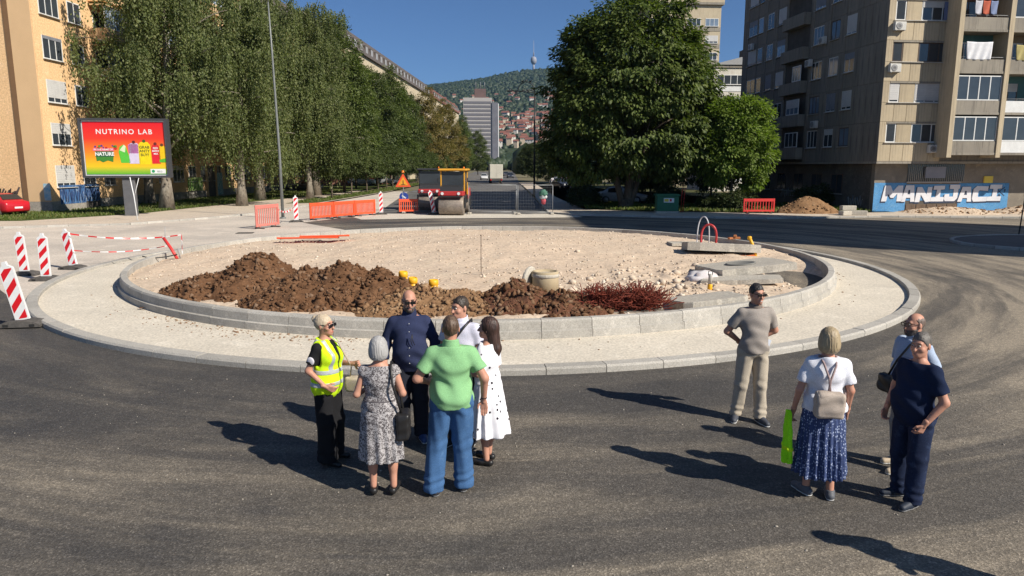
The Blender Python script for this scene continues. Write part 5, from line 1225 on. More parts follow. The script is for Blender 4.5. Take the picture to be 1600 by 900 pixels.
# ------------------------------------------------------------ billboard
def billboard():
    T = thing('billboard', 'red-to-yellow drinks billboard on a grey post', 'billboard', (-24.9, 46.9, .1), R(7)); W, Hh, zb = 5.35, 3.75, 2.45
    MB().box((-.38, -.14, -.1), (.38, .14, zb), .02).build('post', matte('post_grey', (.13, .13, .135), (.10, .10, .105), .6, .3, 2), T)
    fr = plain('frame_dark', (.055, .055, .06), .45)
    part(T, 'frame', fr, ((-W / 2, -.28, zb), (W / 2, .28, zb + .14)), ((-W / 2, -.28, zb + Hh - .14), (W / 2, .28, zb + Hh)), ((-W / 2, -.28, zb + .141), (-W / 2 + .14, .28, zb + Hh - .141)), ((W / 2 - .14, -.28, zb + .141), (W / 2, .28, zb + Hh - .141)))
    part(T, 'back_panel', fr, ((-W / 2 + .13, -.1, zb + .13), (W / 2 - .13, .2, zb + Hh - .13)))
    m, n, l, b = new_mat('poster_print', .35, .4); v = coords(n, l, 'Generated'); sp = N(n, 'ShaderNodeSeparateXYZ'); l.new(v, sp.inputs[0])
    c = ramp(n, l, sp.outputs[2], [(0, (.10, .38, .03)), (.07, (.30, .45, .03)), (.16, (.78, .48, .015)), (.42, (.80, .22, .02)), (.68, (.72, .04, .02)), (1, (.66, .012, .02))]); l.new(c, b.inputs['Base Color'])
    po = part(T, 'poster', m, ((-W / 2 + .22, -.16, zb + .22), (W / 2 - .22, -.104, zb + Hh - .22)))
    part(T, 'poster_edge', M_SIGW, ((-W / 2 + .142, -.13, zb + .142), (W / 2 - .142, -.101, zb + .219)), ((-W / 2 + .142, -.13, zb + Hh - .219), (W / 2 - .142, -.101, zb + Hh - .142)), ((-W / 2 + .142, -.13, zb + .22), (-W / 2 + .219, -.101, zb + Hh - .22)), ((W / 2 - .219, -.13, zb + .22), (W / 2 - .142, -.101, zb + Hh - .22)))
    def txt(body, x, z, size, mat, y=-.166, off=.0, sp_=1.0, par=po):
        V, F = text_geo(body, size, off, 0, sp_); return mesh_obj('print', np.column_stack([V[:, 0] + x, np.full(len(V), y), V[:, 1] + z]), F, mat, par)
    pw = plain('print_white', (.78, .78, .76), .4); cz = zb + Hh / 2
    txt('NUTRINO LAB', 0.02, zb + Hh - .85, .44, pw, -.166, .006, 1.25)
    def bottle(x, z, w_, h_, c, cap=None, label=None, lc=None, sh=None):
        P = sh or [(-w_ / 2, 0), (w_ / 2, 0), (w_ / 2, h_ * .86), (w_ * .3, h_), (-w_ * .3, h_), (-w_ / 2, h_ * .86)]
        MB().prism([(x + a, z + q) for a, q in P], -.169, -.163, 'y').build('print', plain('ink_%d_%d_%d' % tuple(int(q * 99) for q in c), c, .4), po)
        if cap: MB().lathe([(.10, -.174), (.10, -.171)], 12, (x, 0, z + h_ + .06), 'y').build('print', plain('ink_cap%d' % int(cap[0] * 99), cap, .4), po)
        if label:
            for i, (s_, dz, sz) in enumerate(label): txt(s_, x, z + dz, sz, lc, -.1745, .004)
    dk = plain('ink_dark', (.03, .05, .02), .5)
    bottle(-.05, zb + .95, .62, 1.15, (.10, .50, .05), None, None, None, [(-.25, 0), (.33, 0), (.28, .35), (.1, 1.05), (-.05, 1.15), (-.28, 1.0), (-.36, .7)])
    MB().prism([(-.34, zb + 1.75), (-.05, zb + 2.1), (.05, zb + 2.0), (-.02, zb + 1.6)], -.1735, -.1705, 'y').build('print', plain('ink_pale', (.62, .72, .45), .4), po)
    bottle(.55, zb + .9, .66, 1.3, (.62, .55, .70), (.10, .02, .02)); bottle(.5, zb + 1.55, .6, .62, (.72, .14, .52))
    bottle(1.18, zb + .85, .74, 1.42, (.80, .62, .01), (.05, .10, .02), [('GRAB', 1.08, .24), ('ANTY', .84, .24), ('BUY!', .6, .24)], dk)
    bottle(1.86, zb + .9, .52, 1.2, (.66, .02, .03), (.15, .02, .02), [('RED', .98, .17), ('BERRY', .8, .15), ('MIX', .62, .15)], pw); bottle(2.26, zb + .98, .42, 1.05, (.78, .50, .01), (.12, .05, .02)); 
    MB().prism([(2.06, zb + .98), (2.46, zb + .98), (2.46, zb + 1.25), (2.06, zb + 1.15)], -.1735, -.1705, 'y').build('print', plain('ink_green', (.10, .42, .03), .4), po)
    MB().prism([(-1.82, zb + 1.33), (-.72, zb + 1.33), (-.72, zb + 1.68), (-1.82, zb + 1.68)], -.169, -.163, 'y').build('print', plain('ink_forest', (.02, .12, .05), .5), po)
    MB().prism([(-1.78, zb + 1.05), (-1.6, zb + 1.1), (-1.4, zb + .98), (-1.1, zb + 1.1), (-.78, zb + 1.0), (-.74, zb + 1.32), (-1.8, zb + 1.32)], -.169, -.163, 'y').build('print', plain('ink_leaf', (.05, .22, .03), .5), po)
    txt('NATURE', -1.27, zb + 1.5, .30, pw, -.1715, .012); MB().prism([(-1.95, zb + 1.70), (-.68, zb + 1.70), (-.68, zb + 1.88), (-1.95, zb + 1.88)], -.169, -.163, 'y').build('print', plain('ink_pink', (.72, .12, .20), .4), po); txt('IN THE NAME OF', -1.32, zb + 1.79, .15, pw, -.1715, .003)
    rb = random.Random(2)
    for i in range(11):
        c = [(.55, .02, .03), (.12, .04, .25), (.10, .25, .04)][i % 3]
        MB().lathe([(rb.uniform(.05, .10), -.169), (.05, -.1655)], 10, (-2.0 + rb.uniform(0, 1.5), 0, zb + 1.95 + rb.uniform(-.1, .14)), 'y').build('print', plain('ink_berry%d' % (i % 3), c, .4), po)
    MB().box((1.45, -.170, zb + .27), (2.38, -.163, zb + .56)).build('print', pw, po); MB().lathe([(.1, -.174), (.1, -.1715)], 14, (1.62, 0, zb + .415), 'y').build('print', plain('ink_logo', (.03, .30, .12), .4), po); txt('eco', 2.02, zb + .42, .22, plain('ink_grey', (.30, .33, .30), .4), -.1725, .004)
billboard()
t = thing('prop_pole', 'thin white pole leaning in front of the billboard post', 'pole', (-22.3, 42.6, .1)); MB().tube([(0, 0, -.1), (-.15, .1, 1.4), (-.35, .2, 2.55)], .03, 7).build('pole_shaft', M_SIGW, t); MB().tube([(-.17, .1, 1.3), (.2, .15, 2.5)], .018, 6).build('pole_brace', M_SIGW, t)

# ------------------------------------------------------------ lamps, sign, fence, cabinet
M_POLE = matte('galvanised', (.22, .23, .22), (.17, .18, .17), .5, .4, 2, metal=.3); M_DKP = plain('black_iron', (.025, .027, .03), .5)
t = thing('street_lamp', 'tall thin street lamp post in front of the birches', 'street lamp', (-14.6, 45.6, .0))
MB().tube([(0, 0, 0), (0, 0, 4), (-.12, 0, 10), (-.2, 0, 13.2)], [.10, .08, .06, .04], 10).build('post', M_POLE, t); MB().tube([(-.2, 0, 13.1), (-.1, -.5, 13.7), (0, -1.4, 13.8)], .035, 7).build('arm', M_POLE, t); MB().box((-.13, -1.9, 13.72), (.13, -1.3, 13.86), .03).build('lamp_head', M_POLE, t); MB().lathe([(.2, 0), (.2, .06), (.14, .1)], 14).build('base_plate', M_POLE, t)
t = thing('street_lamp', 'black lamp post with an arch of birds on top, beside the street', 'street lamp', (2.3, 74.5, .1))
MB().tube([(0, 0, 0), (0, 0, 10.6)], [.11, .07], 10).build('post', M_DKP, t); MB().tube([(0, 0, 10.55), (-1.3, 0, 10.62), (-2.6, 0, 10.75)], .055, 7).build('arm', M_DKP, t)
MB().tube([(-.85 + .85 * math.cos(R(a)), 0, 10.62 + .95 * math.sin(R(a))) for a in range(0, 181, 15)], .045, 7).build('arch', M_DKP, t); MB().box((-2.85, -.12, 10.62), (-2.3, .12, 10.74), .03).build('lamp_head', M_DKP, t); MB().box((-2.0, -.1, 10.3), (-1.75, .1, 10.62), .02).build('spotlight', M_DKP, t)
def bird(label, x, z):
    b = thing('bird', label, 'bird', (2.3 + x, 74.5, .1 + z), random.uniform(-1, 1), 'birds on the lamp arch'); V, F = ico_data(2); V = V * np.array([.17, .08, .085]); V[:, 2] += .1 + .25 * V[:, 0]
    mesh_obj('body', V, F, M_DKP, b, True); V2, _ = ico_data(2); mesh_obj('head', V2 * .055 + np.array([.15, 0, .2]), F, M_DKP, b, True); MB().box((-.34, -.03, .03), (-.12, .03, .05)).build('tail', M_DKP, b)
for i, a in enumerate((62, 90, 118)): bird('small dark bird sitting on the lamp arch', -.85 + .85 * math.cos(R(a)), 10.66 + .95 * math.sin(R(a)))
for x in (-.3, -.7, -1.15, -2.5): bird('small dark bird sitting on the lamp arch', x, 10.66)
t = thing('warning_sign', 'orange triangular roadworks sign beside the red barrier', 'sign', (-8.0, 53.0, .01), R(4))
MB().tube([(0, .03, 0), (0, .03, 2.75)], .035, 8).build('post', M_POLE, t)
def tri(r, z, y0, y1): return MB().prism([(-r * .866, z - r * .5), (r * .866, z - r * .5), (0, z + r)], y0, y1, 'y')
tri(.66, 2.1, -.02, -.003).build('red_border', M_OR, t); tri(.42, 2.1, -.028, -.021).build('sign_face', plain('sign_yellow', (.80, .36, .03), .4), t); MB().box((-.03, -.034, 1.95), (.03, -.029, 2.25)).build('symbol', plain('sign_black', (.02, .02, .02), .5), t); MB().box((-.16, -.034, 1.92), (.16, -.029, 1.96)).build('symbol', plain('sign_black', (.02, .02, .02), .5), t)
MB().lathe([(.09, -.02), (.12, .04), (.07, .16), (0, .18)], 14, (0, -.02, 2.8)).build('warning_lamp', plain('amber_lens', (.80, .20, .02), .2), t)
MB().lathe([(.33, -.03), (.33, -.015)], 22, (.03, 0, 1.05), 'y').build('round_blue_sign', plain('sign_blue', (.02, .06, .32), .35), t); MB().box((-.14, -.036, 1.0), (.2, -.031, 1.1), rot=Matrix.Rotation(R(35), 3, 'Y')).build('arrow', M_SIGW, t)
part(t, 'sign_foot', M_RUB, ((-.4, -.25, 0), (.4, .25, .1)))
def mesh_fence(label, loc, rz, L=3.4, h_=2.0):
    t = thing('site_fence', label, 'fence', loc, rz, 'wire site fences across the street'); g = plain('galv_wire', (.34, .35, .35), .45, .4, .4)
    mb = MB()
    for z in (.15, h_): mb.tube([(-L / 2, 0, z), (L / 2, 0, z)], .021, 6)
    for s in (-1, 1): mb.tube([(s * L / 2, 0, .02), (s * L / 2, 0, h_)], .021, 6)
    mb.build('tube_frame', g, t); mb = MB()
    for i in range(int(L / .11)): mb.tube([(-L / 2 + .06 + i * .11, 0, .15), (-L / 2 + .06 + i * .11, 0, h_)], .0035, 3, False)
    for i in range(8): mb.tube([(-L / 2, .006, .3 + i * .22), (L / 2, .006, .3 + i * .22)], .0035, 3, False)
    stuff(mb.build('wire_mesh', g, t))
    for s in (-1, 1): MB().box((s * (L / 2 - .05) - .12, -.35, 0), (s * (L / 2 - .05) + .12, .35, .13), .03).build('foot_block', M_CC, t)
mesh_fence('wire fence panel right beside the road rollers', (-1.35, 49.7, .012), R(-3), 3.3); mesh_fence('wire fence panel right of the street centre, nearest the kerb', (1.6, 49.4, .012), R(2), 2.4)
mesh_fence('wire fence panel between the warning sign and the road rollers', (-6.6, 50.7, .012), R(3), 2.2, 1.5)
t = thing('flower_bundle', 'faded cloth and flower bundle tied to the site fence', 'bouquet', (2.15, 49.2, .1)); rng = np.random.default_rng(6)
for nm, c, zc, r, sc in (('green_leaves', (.10, .22, .16), 1.35, .26, (1, .6, .9)), ('red_ribbon', (.50, .10, .12), .85, .2, (.8, .5, 1.3)), ('white_paper', (.55, .56, .55), 1.1, .22, (1.1, .6, .7))):
    V, F = ico_data(3); V = V * (1 + .5 * (rng.random((len(V), 1)) - .5)) * r * np.array(sc); V[:, 2] += zc; mesh_obj(nm, V, F, matte('b_' + nm, c, [q * .6 for q in c], .9, .1, 8), t)
t = thing('utility_cabinet', 'green metal cabinet with a warning sticker under the huge tree', 'cabinet', (10.75, 49.9, .1), R(-3)); gm = matte('cabinet_green', (.03, .15, .075), (.025, .12, .06), .5, .35, 2)
part(t, 'plinth', M_CC, ((-.78, -.5, -.1), (.78, .5, .12))); MB().box((-.75, -.48, .121), (.75, .48, 1.18), .02).build('body', gm, t); MB().prism([(-.86, 1.185), (.86, 1.185), (.78, 1.29), (-.78, 1.29)], -.58, .58, 'y').build('lid', gm, t)
part(t, 'door', gm, ((-.70, -.5, .16), (-.012, -.481, 1.14)), ((.012, -.5, .16), (.70, -.481, 1.14))); part(t, 'sticker', M_SIGW, ((-.28, -.507, .72), (.42, -.501, 1.02)))
part(t, 'sticker_mark', plain('sticker_yellow', (.75, .55, .05), .5), ((-.24, -.511, .78), (.05, -.508, .97))); part(t, 'sticker_mark', M_SIGR, ((.12, -.511, .8), (.26, -.508, .96)))
t = thing('red_stake', 'pair of thin red stakes beside the green cabinet', 'stake', (11.85, 50.3, .1)); MB().tube([(0, 0, -.1), (.02, 0, 1.2), (.1, 0, 1.75)], .02, 6).build('stake_rod', M_REDP, t); MB().tube([(.15, 0, -.1), (.2, 0, 1.1), (.28, .05, 1.7)], .02, 6).build('stake_rod', M_REDP, t)
# earth heap and concrete bits before the graffiti wall
def heap2(label, loc, R_, hh, seed, mat):
    t = thing('dirt_pile', label, 'dirt pile', loc); n = 50; xs = np.linspace(-R_, R_, n); X, Y = np.meshgrid(xs, xs * .7); d = np.hypot(X / R_, Y / (R_ * .7)); Z = hh * np.maximum(1 - d ** 1.3, -.05) + .22 * hh * (fbm(X * 2 + seed, Y * 2, 4, seed) - .5)
    V = np.stack([X.ravel(), Y.ravel(), Z.ravel()], -1); I = np.arange(n * n).reshape(n, n); Q = np.stack([I[:-1, :-1], I[:-1, 1:], I[1:, 1:], I[1:, :-1]], -1).reshape(-1, 4); mesh_obj('soil', V, Q, mat, t)
    rng = np.random.default_rng(seed); P = rng.uniform(-R_, R_, (500, 2)) * np.array([1, .7]); d = np.hypot(P[:, 0] / R_, P[:, 1] / (R_ * .7)); k = d < .95; P = P[k]; z = hh * (1 - d[k] ** 1.3); V, F = scatter_stones(np.column_stack([P, z]), .03 + .08 * rng.random(len(P)) ** 3, 1, .3, .8, rng); stuff(mesh_obj('clods', V, F, M_CLOD_L, t))
heap2('sandy earth heap right of the red barrier', (20.6, 50.0, .08), 2.3, 1.15, 4, M_SOIL_L); heap2('low pale earth heap along the foot of the blue wall', (30.5, 49.9, .08), 3.6, .45, 6, M_GRAVEL); heap2('low earth heap at the right end of the blue wall', (35.5, 49.4, .08), 2.6, .55, 9, M_GRAVEL)
for i, (x, y, rz, lab) in enumerate(((22.3, 47.6, .1, 'upper concrete kerb block stacked before the graffiti corner'), (22.9, 47.3, -.2, 'right concrete kerb block lying before the graffiti corner'), (22.0, 47.2, .5, 'left concrete kerb block lying before the graffiti corner'))):
    o = MB().box((-.5, -.2, 0), (.5, .2, .3), .03).build('concrete_block', M_CC, None, (x, y, .1 + (.31 if i == 0 else 0))); o.rotation_euler = (0, 0, rz); tag(o, lab, 'concrete block')
# traffic island on the far right, in the shade
def side_island():
    pts = [(22.4 + 4.5 * math.cos(a), 30.2 + 3.4 * math.sin(a)) for a in [i * 2 * math.pi / 28 for i in range(28)]]; pts = [(x + max(0, (x - 23)) * 1.2, y - max(0, x - 23) * .25) for x, y in pts]
    pts = [(x + 1.2, y) for x, y in pts]
    sheet('side_island', pts, .1, M_STREET); strip('side_island_kerb', pts + [pts[0]], .13, .16, M_KERB, stone=.9)
side_island()
t = thing('sign_frame', 'thin dark bent post on the small island at the right edge', 'post', (23.9, 33.6, .1)); MB().tube([(0, 0, 0), (.12, 0, 2.5)], .03, 7).build('upright', M_DKP, t); MB().tube([(.12, 0, 2.5), (.9, 0, 2.46)], .025, 6).build('crossbar', M_DKP, t)

# ------------------------------------------------------------ road rollers
def roller(label, loc, rz, yellow=True):
    t = thing('road_roller', label, 'road roller', loc, rz); yl = matte('machine_yellow', (.66, .33, .03), (.58, .28, .03), .5, .4, 2); rd = matte('machine_red', (.42, .03, .03), (.36, .03, .03), .5, .4, 2); dk = plain('machine_dark', (.03, .03, .032), .5)
    steel = matte('drum_steel', (.30, .25, .20), (.22, .18, .15), .55, .4, 2.5, metal=.4, fine=9)
    for y, nm in ((-1.55, 'drum'), (1.55, 'drum')):
        MB().lathe([(.0, -.84), (.5, -.84), (.62, -.83), (.64, -.80), (.64, .80), (.62, .83), (.5, .84), (0, .84)], 36, (0, y, .64), 'x').build(nm, steel, t)
    body = yl if yellow else yl
    for sx in (-1, 1):
        for sy in (-1, 1): part(t, 'drum_yoke', dk, ((sx * .91 - .04, sy * 1.55 - .2, .5), (sx * .91 + .04, sy * 1.55 + .2, 1.2)))
    MB().box((-.86, -2.15, 1.30), (.86, -1.0, 1.62), .05).build('front_bumper', rd, t); MB().box((-.8, -2.2, 1.22), (.8, -2.05, 1.30), .01).build('scraper', dk, t)
    MB().prism([(-1.95, 1.621), (-1.0, 1.621), (-1.0, 2.0), (-1.7, 1.9)], -.75, .75, 'x').build('front_hood', dk, t)
    MB().box((-.86, .75, .95), (.86, 2.3, 1.75), .06).build('rear_hood', rd if yellow else yl, t); MB().box((-.85, -1.0, .75), (.85, .75, 1.30), .04).build('chassis', dk, t)
    for s in (-.55, .55): MB().lathe([(.1, -.02), (.1, .0), (.07, .012)], 14, (s, -2.17, 1.47), 'y').build('headlight', M_SIGW, t)
    fr = yl if yellow else dk; z0, z1 = 1.31, 2.95
    for sx in (-1, 1):
        for sy, n2 in ((-.95, 0), (.7, 1)): MB().box((sx * .8 - .045, sy - .045, z0), (sx * .8 + .045, sy + .045, z1), .01).build('cab_post', fr, t)
    MB().box((-.98, -1.2, z1), (.98, .95, z1 + .16), .05).build('cab_roof', yl if yellow else dk, t)
    MB().box((-.75, -.97, 2.0), (.75, -.94, z1 - .03)).build('windscreen', M_GLASS, t); MB().box((-.81, -.88, 1.7), (-.795, .64, z1 - .03)).build('side_glass', M_GLASS, t); MB().box((.795, -.88, 1.7), (.81, .64, z1 - .03)).build('side_glass', M_GLASS, t)
    MB().box((-.3, -.1, 1.31), (.3, .35, 1.75), .05).build('seat', dk, t); MB().box((-.3, .25, 1.751), (.3, .38, 2.3), .04).build('seat_back', dk, t); MB().lathe([(.17, 0), (.19, .015), (.17, .03)], 16, (0, -.5, 2.02)).build('steering_wheel', dk, t)
    MB().lathe([(.06, 0), (.06, .1), (.03, .13)], 10, (.6, .5, z1 + .16)).build('beacon', plain('amber_lens', (.80, .20, .02), .2), t)
    for s in (-1, 1): MB().box((s * 1.02 - .03, -.95, 2.2), (s * 1.02 + .03, -.85, 2.5), .01).build('mirror', dk, t)
    return t
roller('yellow-roofed road roller with the big steel drum in front', (-4.0, 50.2, .012), R(-3)); roller('black-cabbed orange road roller standing just behind the yellow one', (-6.2, 55.0, .012), R(4), False)

# ------------------------------------------------------------ cars and truck
def car(name, label, col, group=None, wagon=False):
    t = thing(name, label, 'car', (0, 0, 0), 0, group); paint = matte('paint_%s' % name + str(int(col[0] * 999)), col, [c * .92 for c in col], .3, .5, .5)
    # side profile stations along y (nose at -y): (y, z_low, z_belt, z_top, half width at belt, half width at top)
    st = [(-2.12, .35, .62, .63, .70, .62), (-1.95, .25, .70, .73, .82, .72), (-1.2, .22, .84, .90, .87, .74), (-.75, .22, .88, .95, .88, .74), (-.05, .22, .90, 1.40, .88, .60), (.55, .22, .91, 1.46, .88, .60), (1.15, .22, .92, 1.38 if not wagon else 1.44, .88, .60), (1.7, .24, .93, 1.02 if not wagon else 1.30, .86, .68 if not wagon else .60), (2.05, .30, .90, .96, .80, .70), (2.14, .38, .80, .82, .72, .66)]
    V = []; F = []
    for (y, zl, zb, zt, wb, wt) in st:
        ring = [(-wb * .93, zl), (-wb, zl + .15), (-wb, zb - .12), (-wb * .985, zb), (-wt, zt - .03), (-wt * .8, zt), (wt * .8, zt), (wt, zt - .03), (wb * .985, zb), (wb, zb - .12), (wb, zl + .15), (wb * .93, zl)]
        V += [(x, y, z) for x, z in ring]
    k = 12
    for i in range(len(st) - 1):
        for j in range(k): F.append((i * k + j, i * k + (j + 1) % k, (i + 1) * k + (j + 1) % k, (i + 1) * k + j))
    F += [tuple(range(k)), tuple((len(st) - 1) * k + j for j in range(k))[::-1]]
    body = MB().add(V, F, True).build('body', paint, t)
    gl = plain('car_glass', (.02, .024, .028), .08, .6)
    def ribbon(nm, idx, j0, j1, off=.012):
        vs = []; fs = []
        for i in idx: y, zl, zb, zt, wb, wt = st[i]; A = Vector((wb * .985, y, zb)); B_ = Vector((wt, y, zt - .03)); vs += [A.lerp(B_, .1), A.lerp(B_, .88)]
        for s in (-1, 1):
            m = MB(); m.add([(s * (v.x + off), v.y, v.z) for v in vs], [(2 * q, 2 * q + 1, 2 * q + 3, 2 * q + 2) for q in range(len(idx) - 1)]); o = m.build(nm, gl, t); md = o.modifiers.new('thick', 'SOLIDIFY'); md.thickness = .01
    ribbon('side_window', [4, 5, 6], 0, 0)
    MB().add([(-.70, -.70, .99), (.70, -.70, .99), (.54, -.10, 1.385), (-.54, -.10, 1.385)], [(0, 1, 2, 3)]).build('windscreen', gl, t).modifiers.new('thick', 'SOLIDIFY').thickness = .012
    zr = (1.06, 1.36) if not wagon else (1.12, 1.38); yr = (1.66, 1.22) if not wagon else (1.76, 1.45)
    MB().add([(-.64, yr[0], zr[0] + .01), (.64, yr[0], zr[0] + .01), (.54, yr[1], zr[1] + .03), (-.54, yr[1], zr[1] + .03)], [(0, 1, 2, 3)]).build('rear_window', gl, t).modifiers.new('thick', 'SOLIDIFY').thickness = .012
    for sx in (-1, 1):
        for y in (-1.32, 1.32):
            wh = MB().lathe([(.0, -.1), (.22, -.1), (.31, -.09), (.33, -.05), (.33, .07), (.31, .1), (.0, .1)], 22, (sx * .80, y, .33), 'x').build('wheel', M_RUB, t); MB().lathe([(0, sx * .105), (.2, sx * .105), (.21, sx * .10)], 18, (sx * .80, y, .33), 'x').build('rim', plain('alloy', (.40, .40, .42), .3, .5, .5), wh)
        MB().box((sx * .5 - .16, -2.10, .58), (sx * .5 + .16, -2.0, .70), .02).build('headlight', M_SIGW, t); MB().box((sx * .55 - .14, 2.02, .72), (sx * .55 + .14, 2.115, .86), .02).build('tail_light', M_SIGR, t); MB().box((sx * .95 - .07, -.62, .93), (sx * .95 + .07, -.5, 1.05), .02).build('mirror', paint, t)
    MB().box((-.26, 2.10, .5), (.26, 2.155, .61)).build('number_plate', M_SIGW, t)
    return t
c = car('parked_car', 'white saloon parked sideways under the avenue trees', (.66, .67, .68), 'parked cars on the left'); place(c, (-25.2, 122, .1), R(82), None, None, 1.12)
c = car('parked_car', 'dark grey car in the shade left of the white saloon', (.05, .055, .06), 'parked cars on the left'); place(c, (-26.5, 92, .1), R(-96), None, None, 1.05)
c = car('parked_car', 'bright red car cut by the left picture edge', (.50, .015, .025), 'parked cars on the left'); place(c, (-33.9, 47.2, .1), R(-112))
c = car('parked_car', 'silver car behind the white saloon', (.42, .43, .45), 'parked cars on the left'); place(c, (-22.0, 126, .1), R(80))
pc = car('parked_car', 'dark car parked nearest on the right of the street', (.04, .045, .06), 'cars parked right of the street', True); place(pc, (7.2, 104, .1), R(20))
cols = [(.10, .012, .02), (.30, .31, .33), (.03, .03, .035), (.45, .45, .46), (.05, .06, .10)]
for i, (x, y, rz, lab) in enumerate(((8.2, 110, 24, 'maroon car in the shaded parking row on the right'), (7.6, 117, 22, 'grey car in the shaded parking row on the right'), (9.5, 100, 20, 'black car in the shaded parking row, rightmost'), (9.6, 62.5, 75, 'silver car glimpsed behind the huge trunk'))):
    o = car('parked_car', lab, cols[i], 'cars parked right of the street'); place(o, (x, y, .1), R(rz))
for i, (x, y, lab) in enumerate(((-.5, 200, 'dark car far down the street, right of the truck'), (-6.8, 176, 'white car far down the street, left of the truck'), (-2, 240, 'small dark car at the far end of the street'))):
    o = car('moving_car', lab, [(.03, .035, .05), (.6, .6, .6), (.05, .05, .06)][i], 'cars far down the street'); place(o, (x, y, .008), R(4))
t = thing('box_truck', 'pale box truck driving down the street, seen from behind', 'truck', (-3.2, 140, .008), R(184))
MB().box((-1.25, -2.6, .9), (1.25, 3.2, 3.6), .05).build('cargo_box', matte('box_white', (.58, .55, .46), (.50, .48, .41), .7, .3, 1), t); MB().box((-1.1, -4.4, .6), (1.1, -2.7, 2.7), .15).build('cab', M_SIGW, t); MB().box((-1.15, -2.7, .55), (1.15, 3.2, .88), .03).build('chassis', M_RUB, t)
part(t, 'rear_door', matte('box_white', (.58, .55, .46), (.50, .48, .41)), ((-1.15, 3.201, 1.0), (-.015, 3.23, 3.5)), ((.015, 3.201, 1.0), (1.15, 3.23, 3.5)))
for sx in (-1, 1):
    for y in (-3.5, 1.8): MB().lathe([(0, -.15), (.42, -.15), (.48, -.1), (.48, .1), (.42, .15), (0, .15)], 20, (sx * .98, y, .48), 'x').build('wheel', M_RUB, t)
    MB().box((sx * 1.0 - .12, 3.2, .62), (sx * 1.0 + .12, 3.24, .8)).build('tail_light', M_SIGR, t)
# ------------------------------------------------------------ people: implicit surfaces meshed with surface nets
def snet(fn, lo, hi, h):
    ax = [np.arange(lo[i] - h, hi[i] + 2 * h, h) for i in range(3)]; sh = [len(a) for a in ax]
    G = np.stack(np.meshgrid(*ax, indexing='ij'), -1).reshape(-1, 3); D = fn(G).reshape(sh)
    D[0] = D[-1] = 1; D[:, 0] = D[:, -1] = 1; D[:, :, 0] = D[:, :, -1] = 1
    I = D < 0; n = [s - 1 for s in sh]
    cnt = np.zeros(n, int); cs = [(i, j, k) for i in (0, 1) for j in (0, 1) for k in (0, 1)]
    def sub(A, c): return A[c[0]:c[0] + n[0], c[1]:c[1] + n[1], c[2]:c[2] + n[2]]
    for c in cs: cnt += sub(I, c)
    act = (cnt > 0) & (cnt < 8); idx = -np.ones(n, int); na = int(act.sum()); idx[act] = np.arange(na)
    acc = np.zeros((na, 3)); w_ = np.zeros(na); base = np.argwhere(act)
    for a in range(3):
        for c in cs:
            if c[a]: continue
            c2 = list(c); c2[a] = 1; d0 = sub(D, c)[act]; d1 = sub(D, tuple(c2))[act]; x = (d0 < 0) != (d1 < 0)
            t = np.where(x, d0 / np.where(x, d0 - d1, 1), 0); p = np.tile(np.array(c, float), (na, 1)); p[:, a] += t
            acc += p * x[:, None]; w_ += x
    V = (base + acc / w_[:, None]) * h + np.array([a[0] for a in ax]); F = []
    for a in range(3):
        b, c = (a + 1) % 3, (a + 2) % 3; s0 = [slice(1, -1)] * 3; s0[a] = slice(0, -1); s1 = [slice(1, -1)] * 3; s1[a] = slice(1, None)
        x = I[tuple(s0)] != I[tuple(s1)]; e = np.argwhere(x)
        if not len(e): continue
        off = np.array([1, 1, 1]); off[a] = 0; e = e + off; ins = I[e[:, 0], e[:, 1], e[:, 2]]
        def cell(db, dc):
            q = e.copy(); q[:, b] -= db; q[:, c] -= dc; return idx[q[:, 0], q[:, 1], q[:, 2]]
        Q = np.stack([cell(1, 1), cell(0, 1), cell(0, 0), cell(1, 0)], -1); Q[~ins] = Q[~ins][:, ::-1]; F.append(Q)
    F = np.concatenate(F); return V, F[(F >= 0).all(1)]
def rc(P, a, b, ra, rb):
    a = np.asarray(a, float); b = np.asarray(b, float); ba = b - a; t = np.clip(((P - a) @ ba) / max(ba @ ba, 1e-9), 0, 1)
    return np.linalg.norm(P - a - t[:, None] * ba, axis=1) - (ra + (rb - ra) * t)
def el(P, c, r):
    q = (P - np.asarray(c, float)); r = np.asarray(r, float); k0 = np.linalg.norm(q / r, axis=1); k1 = np.linalg.norm(q / (r * r), axis=1); return k0 * (k0 - 1) / np.maximum(k1, 1e-9)
def sm(a, b, k=.04):
    h = np.clip(.5 + .5 * (b - a) / k, 0, 1); return b * (1 - h) + a * h - k * h * (1 - h)
def smx(a, b, k=.01): return -sm(-a, -b, k)
def folds(P, amp, s=0, f=1.0):
    x, y, z = P[:, 0], P[:, 1], P[:, 2]; wv = .35 * np.sin(9 * x + s) + .3 * np.sin(7 * y + 2 * s)
    return amp * (np.sin(f * (26 * z + 14 * x) + 5 * wv + s) * .55 + np.sin(f * (17 * z - 21 * x + 9 * y) + 4 * wv + 2.3 * s) * .45 + .5 * np.sin(f * (44 * z + 30 * y) + 6 * wv))
SKIN = {}
def skin(k):
    if k in SKIN: return SKIN[k]
    c = {'fair': (.56, .31, .215), 'ruddy': (.50, .255, .175), 'tan': (.44, .235, .15)}[k]
    SKIN[k] = matte('skin_' + k, c, [q * .88 for q in c], .55, .35, 9, [c[0] * 1.02, c[1] * .86, c[2] * .82]); return SKIN[k]
def hair_mat(name, c1, c2):
    return matte(name, c1, c2, .5, .4, 30, stretch=(1, 1, .12), bmp=.35, fine=60)
def cloth(name, c, var=.85, rough=.9, fine=160): return matte(name, c, [q * var for q in c], rough, .12, 6, fine=fine, bmp=.06)
